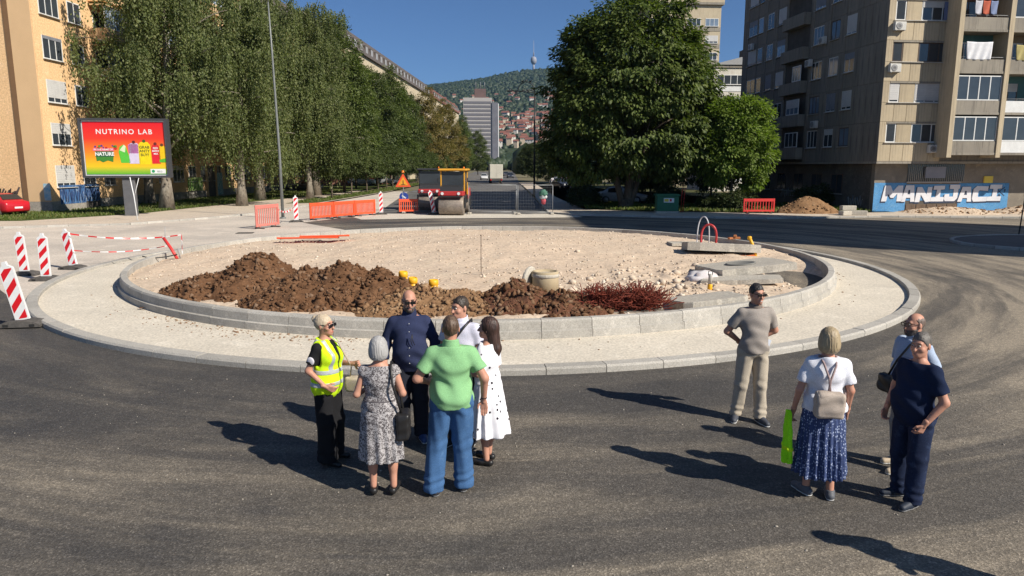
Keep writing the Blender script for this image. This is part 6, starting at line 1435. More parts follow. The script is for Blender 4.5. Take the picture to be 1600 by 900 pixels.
class Person:
    def __init__(s, label, loc, rz, h=1.75, fem=False, fat=0.0, skin_='fair', arms=None, legs=None, head=(0, 0), lean=0.0):
        s.k = h / 1.75; s.fem = fem; s.fat = fat; s.root = thing('person', label, 'person', loc, rz); s.loc = loc; s.rz = rz; s.sk = skin(skin_)
        s.sw = .158 if fem else .178; s.head = head
        A = {'L': ((s.sw + .065, .035, 1.14), (s.sw + .085, -.045, .89)), 'R': ((-s.sw - .065, .035, 1.14), (-s.sw - .085, -.045, .89))}
        if arms: A.update(arms)
        s.arms = {k: [np.array((s.sw if k == 'L' else -s.sw, .015, 1.40)), np.array(v[0], float), np.array(v[1], float)] + [np.array(v[2], float) if len(v) > 2 else None] for k, v in A.items()}
        Lg = {'L': ((.105, -.015, .49), (.11, .025, .085), 12), 'R': ((-.105, -.015, .49), (-.11, .025, .085), -12)}
        if legs: Lg.update(legs)
        s.legs = {k: [np.array((.093 if k == 'L' else -.093, .01, .92)), np.array(v[0], float), np.array(v[1], float), v[2]] for k, v in Lg.items()}
    def put(s, name, V, F, mat, smooth=True, parent=None):
        return mesh_obj(name, V * s.k, F, mat, parent or s.root, smooth)
    def torso(s, P, g=0.0):
        f = s.fat; hp = .178 if s.fem else .165
        d = el(P, (0, .012, .955), (hp + .03 * f + g, .122 + .03 * f + g, .15 + g))
        d = sm(d, el(P, (0, -.005 - .045 * f, 1.10), (.132 + .05 * f + g + (0 if s.fem else .012), .098 + .062 * f + g, .17 + g)), .07)
        d = sm(d, el(P, (0, .008, 1.30), (.158 + .02 * f + (0 if s.fem else .02) + g, .112 + .02 * f + g, .17 + g)), .07)
        if s.fem:
            for x in (-.072, .072): d = sm(d, el(P, (x, -.085, 1.275), (.068 + g, .06 + g, .07 + g)), .04)
        for x in (-1, 1): d = sm(d, rc(P, (0, .022, 1.445), (x * (s.sw - .012), .018, 1.395), .060 + g * .8, .052 + g * .8), .05)
        return sm(d, rc(P, (0, .025, 1.42), (0, .005, 1.53), .062 + g * .6, .052 + g * .4), .04)
    def arm(s, P, k, g=0.0):
        S_, E_, W_ = s.arms[k][:3]; q = .9 if s.fem else 1.05
        d = rc(P, S_, E_, .052 * q + g, .042 * q + g); return sm(d, rc(P, E_, W_, .043 * q + g, .028 * q + g), .02)
    def leg(s, P, k, g=0.0, gk=0.0):
        H_, K_, A_ = s.legs[k][:3]; d = rc(P, H_, K_, .090 + g, .056 + g + gk)
        calf = K_ * .68 + A_ * .32 + np.array((0, .02, 0)); d = sm(d, rc(P, K_, A_, .053 + g + gk, .036 + g + gk), .03); return sm(d, el(P, calf, (.052 + g, .056 + g, .12)), .03)
    def hp(s, P):
        """into the head frame: neck pivot, yaw, pitch"""
        y, p = s.head; q = P - np.array((0, .015, 1.52)); c, n = math.cos(-y), math.sin(-y); q = np.stack([q[:, 0] * c - q[:, 1] * n, q[:, 0] * n + q[:, 1] * c, q[:, 2]], -1)
        c, n = math.cos(-p), math.sin(-p); q = np.stack([q[:, 0], q[:, 1] * c - q[:, 2] * n, q[:, 1] * n + q[:, 2] * c], -1); return q + np.array((0, .015, 1.52))
    def hpt(s, V):
        y, p = s.head; q = np.asarray(V, float) - np.array((0, .015, 1.52)); c, n = math.cos(p), math.sin(p); q = np.stack([q[:, 0], q[:, 1] * c - q[:, 2] * n, q[:, 1] * n + q[:, 2] * c], -1)
        c, n = math.cos(y), math.sin(y); q = np.stack([q[:, 0] * c - q[:, 1] * n, q[:, 0] * n + q[:, 1] * c, q[:, 2]], -1); return q + np.array((0, .015, 1.52))
    def headf(s, q):
        j = .92 if s.fem else 1.0; f = .006 * s.fat
        d = el(q, (0, .022, 1.662), (.074, .093, .092)); d = sm(d, el(q, (0, -.022, 1.590), (.056 * j + f, .070, .078)), .04); d = sm(d, el(q, (0, -.066, 1.545), (.026 * j, .024, .022)), .03)
        d = sm(d, rc(q, (0, -.083, 1.645), (0, -.107, 1.606), .009, .0145), .012); d = sm(d, rc(q, (-.035, -.066, 1.668), (.035, -.066, 1.668), .013, .013), .015)
        for x in (-1, 1):
            d = smx(d, -el(q, (x * .031, -.090, 1.646), (.017, .016, .012)), .01); d = sm(d, el(q, (x * .043, -.052, 1.607), (.022, .025, .022)), .02); d = sm(d, el(q, (x * .077, .018, 1.628), (.010, .020, .032)), .008)
        d = sm(d, rc(q, (-.017, -.086, 1.571), (.017, -.086, 1.571), .007, .007), .008); d = sm(d, rc(q, (-.013, -.084, 1.561), (.013, -.084, 1.561), .007, .007), .008)
        return sm(d, rc(q, (0, .03, 1.46), (0, .022, 1.56), .056 * j, .052 * j), .03)
    def hand(s, k, curl=.6, palm=None):
        E_, W_ = s.arms[k][1:3]; dirv = s.arms[k][3] if s.arms[k][3] is not None else (W_ - E_); dv = dirv / np.linalg.norm(dirv)
        inn = np.array((-1.0 if k == 'L' else 1.0, 0, 0)) if palm is None else np.array(palm, float)      # palm faces the thigh
        nrm = inn - dv * (inn @ dv); nrm /= np.linalg.norm(nrm); side = np.cross(nrm, dv); fw = np.array((0, -1.0, .0)); side = side if side @ fw > 0 else -side
        kn = W_ + dv * .085; prim = []
        for i, o in enumerate((.028, .010, -.009, -.027)):
            a = W_ + dv * .015 + side * o * .6; b = kn + side * o; prim.append((a, b, .015, .0125))
            L = (.070, .078, .072, .056)[i]; c1 = curl * (.8 + .1 * i); d1 = dv * math.cos(c1 * .7) + nrm * math.sin(c1 * .7); d2 = dv * math.cos(c1 * 1.7) + nrm * math.sin(c1 * 1.7); m = b + d1 * L * .52; prim += [(b, m, .0098, .0092), (m, m + d2 * L * .5, .0092, .0072)]
        tb = W_ + dv * .028 + side * .026; tm = tb + (dv * .6 + side * .7 + nrm * .35) * .040; prim += [(tb, tm, .0145, .0115), (tm, tm + (dv * .9 + side * .15 + nrm * .4) * .034, .0115, .008)]
        def f(P):
            d = rc(P, W_ - dv * .03, W_ + dv * .02, .029, .024)
            for i, (a, b, r0, r1) in enumerate(prim): d = sm(d, rc(P, a, b, r0, r1), .006)
            return d
        lo = np.minimum.reduce([np.minimum(p[0], p[1]) for p in prim] + [W_ - dv * .03]) - .03; hi = np.maximum.reduce([np.maximum(p[0], p[1]) for p in prim] + [W_ - dv * .03]) + .03
        return snet(f, lo, hi, .0052)
    def body(s, curl=.6, bare_legs=False, palms=(None, None)):
        def f(P):
            d = s.torso(P, -.012)
            for k in 'LR': d = sm(d, s.arm(P, k, -.002), .03); d = sm(d, s.leg(P, k, 0 if bare_legs else -.012), .03)
            return d
        lo = np.array((-.26, -.24, .04)); hi = np.array((.26, .22, 1.53))
        for k in 'LR':
            for p in s.arms[k][:3] + s.legs[k][:3]: lo = np.minimum(lo, p - .08); hi = np.maximum(hi, p + .08)
        hi[2] = 1.53; lo[2] = .03
        V, F = snet(f, lo, hi, .0125); Vs = [V]; Fs = [F]; n = len(V)
        V, F = snet(lambda P: s.headf(s.hp(P)), (-.16, -.18, 1.44), (.16, .18, 1.80), .0065); Vs.append(V); Fs.append(F + n); n += len(V)
        for i, k in enumerate('LR'): V, F = s.hand(k, curl, palms[i]); Vs.append(V); Fs.append(F + n); n += len(V)
        s.put('body', np.concatenate(Vs), np.concatenate(Fs), s.sk)
        ew = plain('eye_white', (.6, .58, .55), .3); ed = plain('eye_dark', (.03, .02, .015), .25); lp = plain('lips_%s' % s.fem, (.42, .12, .10) if s.fem else (.36, .15, .115), .5); V0, F0 = ico_data(2)
        for x in (-1, 1):
            s.put('eye', s.hpt(V0 * np.array((.0125, .010, .0085)) + np.array((x * .031, -.078, 1.647))), F0, ew); s.put('iris', s.hpt(V0 * np.array((.006, .003, .0065)) + np.array((x * .031, -.0875, 1.647))), F0, ed)
            s.put('eyebrow', s.hpt(V0 * np.array((.020, .008, .0045)) + np.array((x * .033, -.082, 1.672))), F0, plain('brow', (.08, .055, .04), .8))
        s.put('lips', s.hpt(V0 * np.array((.022, .008, .009)) + np.array((0, -.0905, 1.566))), F0, lp)
        return s
    # ---- clothing
    def shirt(s, mat, hem=.86, sleeve=.62, loose=.016, name='shirt', neck=1.455, vneck=.0, seed=1, amp=.0045, flare=0.0, tuck=False, sl=None):
        def f(P):
            z = P[:, 2]; g = loose; d = s.torso(P, g)
            if flare: d = d - flare * np.clip((1.1 - z) / .3, 0, 1)
            d = np.maximum(d, z - neck - .25 * np.abs(P[:, 1] - .02) - vneck * np.clip(-.9 * P[:, 1], -.02, .1) * -1)
            if vneck: d = np.maximum(d, -(rc(P, (0, -.11, 1.50), (0, -.15, 1.50 - vneck), .045, .004)))
            for i, k in enumerate('LR'):
                S_, E_, W_ = s.arms[k][:3]; q = (.9 if s.fem else 1.05); sv = sleeve if sl is None else sl[i]
                if sv <= 0: continue
                if sv <= 1:
                    e = S_ + (E_ - S_) * sv; dv = (E_ - S_) / np.linalg.norm(E_ - S_); a = rc(P, S_, E_, .056 * q + g * .5, .062 * q + g * .5); a = np.maximum(a, (P - e) @ dv)
                else:
                    e = E_ + (W_ - E_) * (sv - 1); dv = (W_ - E_) / np.linalg.norm(W_ - E_); a = sm(rc(P, S_, E_, .056 * q + g * .5, .053 * q + g * .5), np.maximum(rc(P, E_, W_, .053 * q + g * .5, .040 * q + g * .5), (P - e) @ dv), .02)
                d = sm(d, a, .03)
            d = d + 1.35 * folds(P, amp, seed) * (.7 + .8 * np.exp(-((z - 1.05) / .12) ** 2)); return np.maximum(d, hem - z)
        lo = np.array((-.3, -.3, hem - .02)); hi = np.array((.3, .27, 1.55))
        for k in 'LR':
            for p in s.arms[k][:3]: lo[:2] = np.minimum(lo, p - .1)[:2]; hi[:2] = np.maximum(hi, p + .1)[:2]; lo[2] = min(lo[2], p[2] - .08) if sleeve > 1 else lo[2]
        V, F = snet(f, lo, hi, .011); return s.put(name, V, F, mat)
    def collar(s, mat, h_=.035):
        def f(P):
            r = np.hypot(P[:, 0], (P[:, 1] - .018) * .95); zc = 1.495 - .22 * np.clip(-P[:, 1] + .0, -.06, .1); return np.maximum(np.abs(r - .068 - .2 * np.clip(zc + .02 - P[:, 2], 0, .1)) - .008, np.abs(P[:, 2] - zc) - h_)
        V, F = snet(f, (-.13, -.13, 1.40), (.13, .14, 1.57), .007); return s.put('collar', V, F, mat)
    def trousers(s, mat, waist=1.0, hem=.06, loose=.012, wide=.0, seed=2, amp=.005, name='trousers'):
        def f(P):
            z = P[:, 2]; d = el(P, (0, .012, .955), ((.178 if s.fem else .165) + .03 * s.fat + .012, .122 + .03 * s.fat + .012, .15))
            for k in 'LR':
                H_, K_, A_ = s.legs[k][:3]; l = sm(rc(P, H_, K_, .095 + loose + .015 * s.fat, .066 + loose + wide), rc(P, K_, A_ - np.array((0, 0, .04)), .066 + loose + wide, .060 + loose + wide * 1.6), .03); d = sm(d, l, .025)
            x, y = P[:, 0], P[:, 1]; lf = np.sin(36 * x + 24 * y + 5 * z + 2 * np.sin(6 * z + seed)) * .6 + np.sin(58 * x - 30 * y - 9 * z + seed) * .4; stack = np.exp(-((z - .15) / .075) ** 2) * np.sin(75 * z + 14 * x + 10 * y); kn = np.exp(-((z - .5) / .09) ** 2) * np.sin(48 * z + 22 * x + seed); cr = np.exp(-((z - .86) / .06) ** 2) * np.sin(40 * z + 30 * np.abs(x))
            d = d + amp * (1.05 * lf + 1.0 * stack + .7 * kn + 1.1 * cr); d = np.maximum(d, z - waist); return np.maximum(d, hem - z)
        lo = np.array((-.33, -.33, hem)); hi = np.array((.33, .33, waist))
        for k in 'LR':
            for p in s.legs[k][:3]: lo[:2] = np.minimum(lo[:2], p[:2] - .14); hi[:2] = np.maximum(hi[:2], p[:2] + .14)
        V, F = snet(f, lo, hi, .0115); return s.put(name, V, F, mat)
    def skirt(s, mat, top=1.06, hem=.45, r0=(.15, .12), r1=(.25, .22), pleats=16, amp=.014, name='skirt', hipz=.92, rh=None, sway=(0, 0)):
        rh = rh or (.195 + .03 * s.fat, .145 + .035 * s.fat)
        def f(P):
            z = P[:, 2]; u = np.clip((top - z) / (top - hipz), 0, 1); v = np.clip((hipz - z) / (hipz - hem), 0, 1); u = u * u * (3 - 2 * u)
            a = r0[0] + (rh[0] - r0[0]) * u + (r1[0] - rh[0]) * v; b = r0[1] + (rh[1] - r0[1]) * u + (r1[1] - rh[1]) * v
            x = P[:, 0] - sway[0] * v; y = P[:, 1] - .012 - sway[1] * v; th = np.arctan2(y / b, x / a); rip = amp * (.15 + v) * (np.sin(pleats * th + 1.5 * np.sin(3 * th) + z * 2) + .5 * np.sin((pleats * .37) * th + 1))
            r = np.sqrt((x / a) ** 2 + (y / b) ** 2); d = (r - 1) * np.minimum(a, b) * .9 - rip + folds(P, .002, 4); d = np.maximum(d, z - top); return np.maximum(d, hem - z + .008 * np.sin(5 * th))
        m = max(r1[0], rh[0]) + .07; V, F = snet(f, (-m, -m, hem - .02), (m, m, top), .0115); return s.put(name, V, F, mat)
    def shoes(s, mat, sole=None, h_=.085, sandal=False, lowcut=False):
        for k in 'LR':
            A_ = s.legs[k][2]; yw = math.radians(s.legs[k][3]); fw = np.array((math.sin(yw), -math.cos(yw), 0)); c = np.array((A_[0], A_[1], 0)); z0 = A_[2] - .085
            heel = c - fw * .045 + np.array((0, 0, .042 + z0)); toe = c + fw * .165 + np.array((0, 0, .033 + z0)); mid = c + fw * .06 + np.array((0, 0, .045 + z0)); top = c + np.array((0, 0, h_ + z0))
            def f(P):
                d = sm(rc(P, heel, mid, .043, .045), rc(P, mid, toe, .046, .036), .02)
                if not lowcut: d = sm(d, rc(P, c + np.array((0, 0, .05 + z0)), top, .046, .047), .02); d = np.maximum(d, P[:, 2] - h_ - .012 - z0)
                else: d = np.maximum(d, P[:, 2] - .058 - z0 - .02 * np.clip(np.abs((P - mid) @ fw) * 8 - .3, 0, 1))
                return np.maximum(d, .004 + z0 - P[:, 2])
            lo = np.minimum(heel, toe) - .07; hi = np.maximum(heel, toe) + .07; hi[2] = .14 + z0; lo[2] = z0 - .01
            V, F = snet(f, lo, hi, .008); o = s.put('shoe', V, F, mat)
            if sole is not None:
                V, F = snet(lambda P: np.maximum(np.maximum(f(P) - .005, P[:, 2] - .022 - z0), .001 + z0 - P[:, 2]), lo, hi, .008); s.put('sole', V, F, sole, parent=o)
    def hair(s, mat, style='short', top=.0, seed=1):
        def f(P0):
            q = s.hp(P0); x, y, z = q[:, 0], q[:, 1], q[:, 2]; th = np.arctan2(y - .02, x); st = .0022 * np.sin(46 * th + 9 * z) + .0018 * np.sin(71 * th - 14 * z + seed)
            cap = el(q, (0, .028, 1.667), (.0795, .099, .100 + top)) + .003 * np.sin(60 * x + 40 * z) * np.sin(55 * y)
            if style == 'short': line = 1.600 + np.clip((-y + .012) * 1.5, -.06, .118) - .012 * np.cos(x * 42) * (y < -.04) + .004 * np.sin(90 * x); d = np.maximum(cap, line - z)
            elif style == 'receding': line = 1.605 + np.clip((-y + .045) * 1.5, -.05, .122); d = np.maximum(el(q, (0, .026, 1.662), (.079, .097, .094)), line - z)
            elif style == 'fringe': line = 1.600 + np.clip((-y + .03) * 1.9, -.05, .15); d = np.maximum(el(q, (0, .024, 1.655), (.0795, .097, .088)), line - z)
            else:
                d = el(q, (0, .028, 1.672), (.094, .110, .106 + top))
                if style == 'bob': d = sm(d, el(q, (0, .040, 1.595), (.104, .098, .098)), .04); d = np.maximum(d, 1.520 - .12 * np.clip(.05 - y, 0, .1) - z)
                if style == 'long': d = sm(d, rc(q, (0, .055, 1.62), (0, .095, 1.40), .082, .070), .04); d = sm(d, rc(q, (0, .095, 1.40), (.01, .105, 1.27), .070, .03), .03)
                if style == 'bun': d = np.maximum(el(q, (0, .03, 1.664), (.085, .106, .100)), 1.575 + np.clip((-y + .02) * 1.2, -.03, .11) - z); d = sm(d, el(q, (.0, .135, 1.70), (.035, .032, .04)), .02)
                face = np.maximum(np.maximum(y + .030 + .25 * np.abs(x), z - 1.708), -1 * np.ones_like(x)); d = np.maximum(d, -np.maximum(face, 0 * x - .2)) if style != 'bun' else d
            return d + st
        lo = (-.22, -.22, 1.20 if style == 'long' else 1.45); V, F = snet(f, lo, (.22, .26, 1.83), .0072); return s.put('hair', V, F, mat)
    def beard(s, mat):
        def f(P0):
            q = s.hp(P0); d = s.headf(q) - .007; d = np.maximum(d, q[:, 2] - 1.592 + .45 * np.clip(-q[:, 1] - .07, 0, .05)); d = np.maximum(d, q[:, 1] + .0); d = np.maximum(d, 1.515 - q[:, 2]); return smx(d, -el(q, (0, -.10, 1.566), (.024, .03, .009)), .004) + .0015 * np.sin(190 * q[:, 0]) * np.sin(170 * q[:, 2])
        V, F = snet(f, (-.15, -.16, 1.45), (.15, .12, 1.66), .0065); s.put('beard', V, F, mat)
    def glasses(s, dark=True):
        fr = plain('glasses_black', (.015, .014, .014), .25); mb = MB()
        for x in (-1, 1):
            if dark: mb.box((x * .033 - .027, -.112, 1.627), (x * .033 + .027, -.103, 1.664), .004)
            else:
                for (x0, x1, z0, z1) in ((-.027, .027, 1.627, 1.632), (-.027, .027, 1.659, 1.664), (-.027, -.023, 1.632, 1.659), (.023, .027, 1.632, 1.659)): mb.box((x * .033 + x0, -.110, z0), (x * .033 + x1, -.105, z1))
            mb.tube([(x * .06, -.106, 1.655), (x * .083, .01, 1.65)], .0035, 5)
        mb.tube([(-.008, -.108, 1.652), (.008, -.108, 1.652)], .003, 5)
        o = mb.build('glasses', fr, s.root); co = np.array([v.co[:] for v in o.data.vertices]); co = s.hpt(co) * s.k; o.data.vertices.foreach_set('co', co.astype(np.float32).ravel()); o.data.update()
    def shell(s, fn, lo, hi, name, mat, res=.011): V, F = snet(fn, lo, hi, res); return s.put(name, V, F, mat)
    def item(s, name, label, cat):
        o = thing(name, label, cat, s.loc, s.rz); o.scale = (s.k,) * 3; return o
def strap_line(P_, root, mat, name='strap', w_=.018):
    mb = MB(); mb.tube(P_, w_, 6); return mb.build(name, mat, root)
def bag_mesh(root, c, r, mat, name='bag_body', sag=.02, seed=1):
    c = np.array(c); r = np.array(r)
    def f(P): q = np.abs(P - c) - (r - .03); return np.linalg.norm(np.maximum(q, 0), axis=1) + np.minimum(q.max(1), 0) - .03 + folds(P, .006, seed, 1.3)
    V, F = snet(f, c - r - .03, c + r + .03, .011); return mesh_obj(name, V, F, mat, root, True)

BLACKC = cloth('black_cloth', (.016, .016, .018)); BLK = plain('black_leather', (.018, .017, .017), .4); WSOLE = plain('white_sole', (.62, .62, .6), .6); GREYHAIR = hair_mat('silver_hair', (.42, .41, .40), (.30, .29, .28))
def pattern_mat(name, base, ink, scale, kind='leaf', thr=(.48, .52), stretch=(1, 1, 1)):
    m, n, l, b = new_mat(name, .9, .12); v = coords(n, l, 'Object', stretch)
    if kind == 'dots': vo = N(n, 'ShaderNodeTexVoronoi', inp={'Scale': scale, 'Randomness': .55}); l.new(v, vo.inputs['Vector']); fac = ramp(n, l, vo.outputs['Distance'], [(thr[0], 1), (thr[1], 0)])
    else: fac = ramp(n, l, noise(n, l, v, scale, 3, .6, 1.5), [(thr[0], 0), (thr[1], 1)])
    l.new(mixc(n, l, fac, base, ink), b.inputs['Base Color']); MATS[name] = m; return m

# ---- group of six
def p_hivis():
    p = Person('person in a bright yellow safety vest and black trousers, facing right', (-2.05, 7.65, 0), R(72), 1.69, True, .25, 'ruddy', arms={'R': ((-.225, .10, 1.15), (-.205, -.10, .98), (.3, -.8, -.35)), 'L': ((.225, -.03, 1.14), (.14, -.26, 1.17), (-.2, -1, .15))}, legs={'L': ((.10, -.01, .49), (.11, .03, .085), 15), 'R': ((-.10, -.03, .49), (-.10, -.02, .085), -10)})
    p.body(.9); p.shirt(BLACKC, .86, .70, .008, 'shirt', 1.445, .06); p.trousers(BLACKC, 1.02, .05, .012, .03)
    ym = cloth('hivis_yellow', (.62, .92, .02), .9)
    def vest(P, g=.026):
        d = p.torso(P, g) - .014 * np.clip((1.2 - P[:, 2]) / .3, 0, 1) + folds(P, .004, 6); d = np.maximum(d, .80 - P[:, 2]); d = np.maximum(d, P[:, 2] - 1.475 - .2 * np.abs(P[:, 1]))
        for sx in (-1, 1): d = np.maximum(d, -rc(P, (sx * (p.sw + .06), .015, 1.47), (sx * (p.sw + .06), .015, 1.22), .075, .07))
        return np.maximum(d, -np.maximum(np.abs(P[:, 0] - .02) - .02 - .22 * np.clip(P[:, 2] - 1.28, 0, .3), P[:, 1] + .03))
    p.shell(vest, (-.34, -.33, .79), (.34, .33, 1.54), 'safety_vest', ym)
    rm = plain('reflective_band', (.42, .45, .46), .3, .6)
    def bands(P):
        d = vest(P, .030); z = P[:, 2]; x = np.abs(P[:, 0]); h_ = np.minimum(np.abs(z - .98) - .026, np.abs(z - 1.12) - .026); vv = np.maximum(np.abs(x - .105) - .024, 1.146 - z); return np.maximum(d, np.minimum(h_, vv))
    p.shell(bands, (-.36, -.35, .93), (.36, .35, 1.55), 'reflective_band', rm, .010)
    p.shoes(BLK, None, .07, lowcut=True); p.hair(hair_mat('blonde_hair', (.56, .46, .33), (.44, .35, .24)), 'bun'); p.glasses(True)
    V0, F0 = ico_data(2); p.put('arm_badge', V0 * np.array((.012, .05, .05)) + np.array((-p.sw - .088, .05, 1.27)), F0, plain('badge_white', (.6, .58, .62), .7))
    b = p.item('handbag', 'small beige handbag held by the person in the yellow vest', 'bag'); bag_mesh(b, (.13, -.27, .93), (.065, .10, .09), cloth('beige_bag', (.50, .42, .32)), 'bag_body'); strap_line([(.13, -.22, 1.02), (.13, -.24, 1.14), (.09, -.17, 1.30), (.06, -.13, 1.42), (.05, .02, 1.50)], b, cloth('beige_strap', (.48, .38, .3)), 'strap', .009)
p_hivis()
def p_greylady():
    p = Person('person in a grey patterned knee-length dress seen from behind', (-1.32, 6.86, 0), R(184), 1.63, True, .45, 'ruddy', arms={'L': ((.245, .03, 1.14), (.17, -.19, 1.13)), 'R': ((-.245, .03, 1.14), (-.17, -.19, 1.13))}, legs={'L': ((.10, -.01, .48), (.10, .02, .10), 8), 'R': ((-.115, -.01, .48), (-.12, .03, .10), -10)})
    p.body(.8, True); dm = pattern_mat('grey_leaf_print', (.085, .075, .078), (.40, .38, .38), 42, 'leaf', (.46, .54))
    p.shirt(dm, .98, .18, .014, 'dress_top', 1.44, 0, 3, .004); p.skirt(dm, 1.07, .41, (.165, .135), (.235, .205), 13, .013, 'dress_skirt'); p.shell(lambda P: np.maximum(p.torso(P, .019), np.abs(P[:, 2] - 1.075) - .012), (-.3, -.3, 1.05), (.3, .3, 1.1), 'belt', plain('dress_belt', (.10, .09, .095), .8))
    p.shoes(BLK, None, .06, lowcut=True); p.hair(GREYHAIR, 'bob', .0)
    b = p.item('shoulder_bag', 'black shoulder bag hanging on the person in the grey patterned dress', 'bag'); bag_mesh(b, (-.245, .05, .80), (.07, .13, .15), BLK, 'bag_body', seed=3); strap_line([(-.235, .10, .92), (-.20, .155, 1.1), (-.15, .155, 1.28), (-.13, .09, 1.46), (-.13, .0, 1.485), (-.14, -.1, 1.42), (-.2, -.14, 1.1), (-.24, -.04, .92)], b, BLK, 'strap', .014)
p_greylady()
def p_navyshirt():
    p = Person('person in a navy long-sleeved button shirt facing the camera', (-1.22, 8.3, 0), R(6), 1.85, False, .75, 'ruddy', arms={'L': ((.285, .03, 1.14), (.295, -.05, .90)), 'R': ((-.285, .03, 1.14), (-.28, -.09, .91))}, head=(R(8), R(6)))
    p.body(.6); nv = cloth('navy_shirt', (.030, .038, .085)); p.shirt(nv, .84, 1.72, .016, 'shirt', 1.458, .05, 5, .0055, .012); p.collar(nv); p.trousers(cloth('dark_trousers', (.022, .024, .035)), 1.0, .05, .014, .01); p.shoes(plain('blue_shoe', (.05, .09, .22), .6), WSOLE)
    p.beard(hair_mat('dark_beard', (.06, .045, .038), (.11, .09, .08))); p.glasses(True)
    mb = MB(); mb.tube([(.035, -.215, 1.30), (.04, -.225, 1.23), (.06, -.228, 1.18)], .004, 5); mb.tube([(.035, -.215, 1.30), (.02, -.225, 1.23), (.035, -.228, 1.17)], .004, 5); o = mb.build('hanging_glasses', BLK, p.root); o.scale = (p.k,) * 3
    V0, F0 = ico_data(1)
    for i in range(6): z = 1.40 - i * .085; p.put('button', V0 * np.array((.006, .004, .006)) + np.array((0, -.132 - .10 * max(0, min(1, (1.40 - z) / .3)) , z)), F0, WSOLE)
p_navyshirt()
def p_white():
    p = Person('person in a pale lilac shirt, half hidden behind the light green polo shirt', (-.60, 8.12, 0), R(-22), 1.80, False, .35, 'ruddy', head=(R(-22), R(4)))
    p.body(.6); ws = cloth('pale_shirt', (.60, .60, .70), .94); p.shirt(ws, .85, .62, .016, 'shirt', 1.455, .05, 7); p.collar(ws); p.trousers(cloth('slate_trousers', (.03, .033, .045)), 1.0, .05); p.shoes(BLK, WSOLE); p.hair(hair_mat('dark_hair', (.030, .022, .017), (.055, .04, .03)), 'short')
    b = p.item('shoulder_strap_bag', 'black bag on a cross strap of the person in the pale lilac shirt', 'bag'); bag_mesh(b, (-.26, .03, .86), (.06, .12, .12), BLK, 'bag_body'); strap_line([(-.25, .0, .97), (-.12, -.165, 1.15), (.02, -.165, 1.32), (.11, -.12, 1.45), (.13, .02, 1.51), (.08, .14, 1.38), (-.12, .15, 1.12), (-.25, .08, .97)], b, BLK, 'strap', .012)
p_white()
def p_green():
    p = Person('person in a light green polo shirt and blue jeans seen from behind', (-.61, 6.92, 0), R(187), 1.83, False, .7, 'ruddy', arms={'R': ((-.315, .05, 1.15), (-.315, -.05, .90), (-.05, -.1, -1)), 'L': ((.325, .03, 1.16), (.23, -.20, 1.06))}, legs={'L': ((.15, -.01, .49), (.19, .07, .085), 22), 'R': ((-.10, -.01, .49), (-.11, .0, .085), -14)})
    p.body(.3, palms=(None, (.2, .9, 0))); gm = cloth('mint_polo', (.23, .45, .215), .92); p.shirt(gm, .87, .66, .018, 'polo_shirt', 1.462, 0, 9, .006, .01); p.collar(gm); p.trousers(matte('blue_denim', (.055, .125, .26), (.042, .10, .215), .9, .15, 3, (.075, .15, .28), fine=120, bmp=.1), 1.0, .04, .016, .012, 4, .007, 'jeans'); p.shoes(plain('dark_trainer', (.03, .03, .035), .6), plain('grey_sole', (.2, .2, .2), .7))
    p.hair(hair_mat('brown_hair', (.075, .045, .030), (.11, .07, .045)), 'short', .004)
    V0, F0 = ico_data(2); p.put('wristwatch', V0 * np.array((.034, .034, .016)) + p.arms['R'][2] * .9 + p.arms['R'][1] * .1, F0, BLK)
p_green()
def p_dot():
    p = Person('person in a white dress with black dots, facing away to the left', (-.27, 7.62, 0), R(-118), 1.66, True, .2, 'ruddy', arms={'L': ((.215, .0, 1.14), (.13, -.2, 1.10)), 'R': ((-.215, .0, 1.14), (-.13, -.2, 1.10))}, legs={'L': ((.085, -.01, .48), (.09, .03, .085), 8), 'R': ((-.085, -.02, .48), (-.09, -.04, .085), -8)}, head=(R(14), 0))
    p.body(.8, True); dm = pattern_mat('white_dotted_cotton', (.74, .73, .76), (.025, .022, .03), 12.5, 'dots', (.17, .20))
    p.shirt(dm, 1.0, .95, .02, 'dress_top', 1.452, 0, 11, .005); p.skirt(dm, 1.09, .38, (.15, .118), (.275, .245), 12, .02, 'dress_skirt', rh=(.20, .155)); p.shell(lambda P: np.maximum(p.torso(P, .024), np.abs(P[:, 2] - 1.085) - .014), (-.3, -.3, 1.05), (.3, .3, 1.12), 'waistband', dm)
    p.shoes(BLK, None, .06, lowcut=True); p.hair(hair_mat('long_brown_hair', (.032, .018, .014), (.06, .03, .022)), 'long')
    return p
pd_ = p_dot()
place(copy_tree(pd_.root), (6.25, 112, .1), R(20), 'tiny far person in a pale top walking by the parked cars')
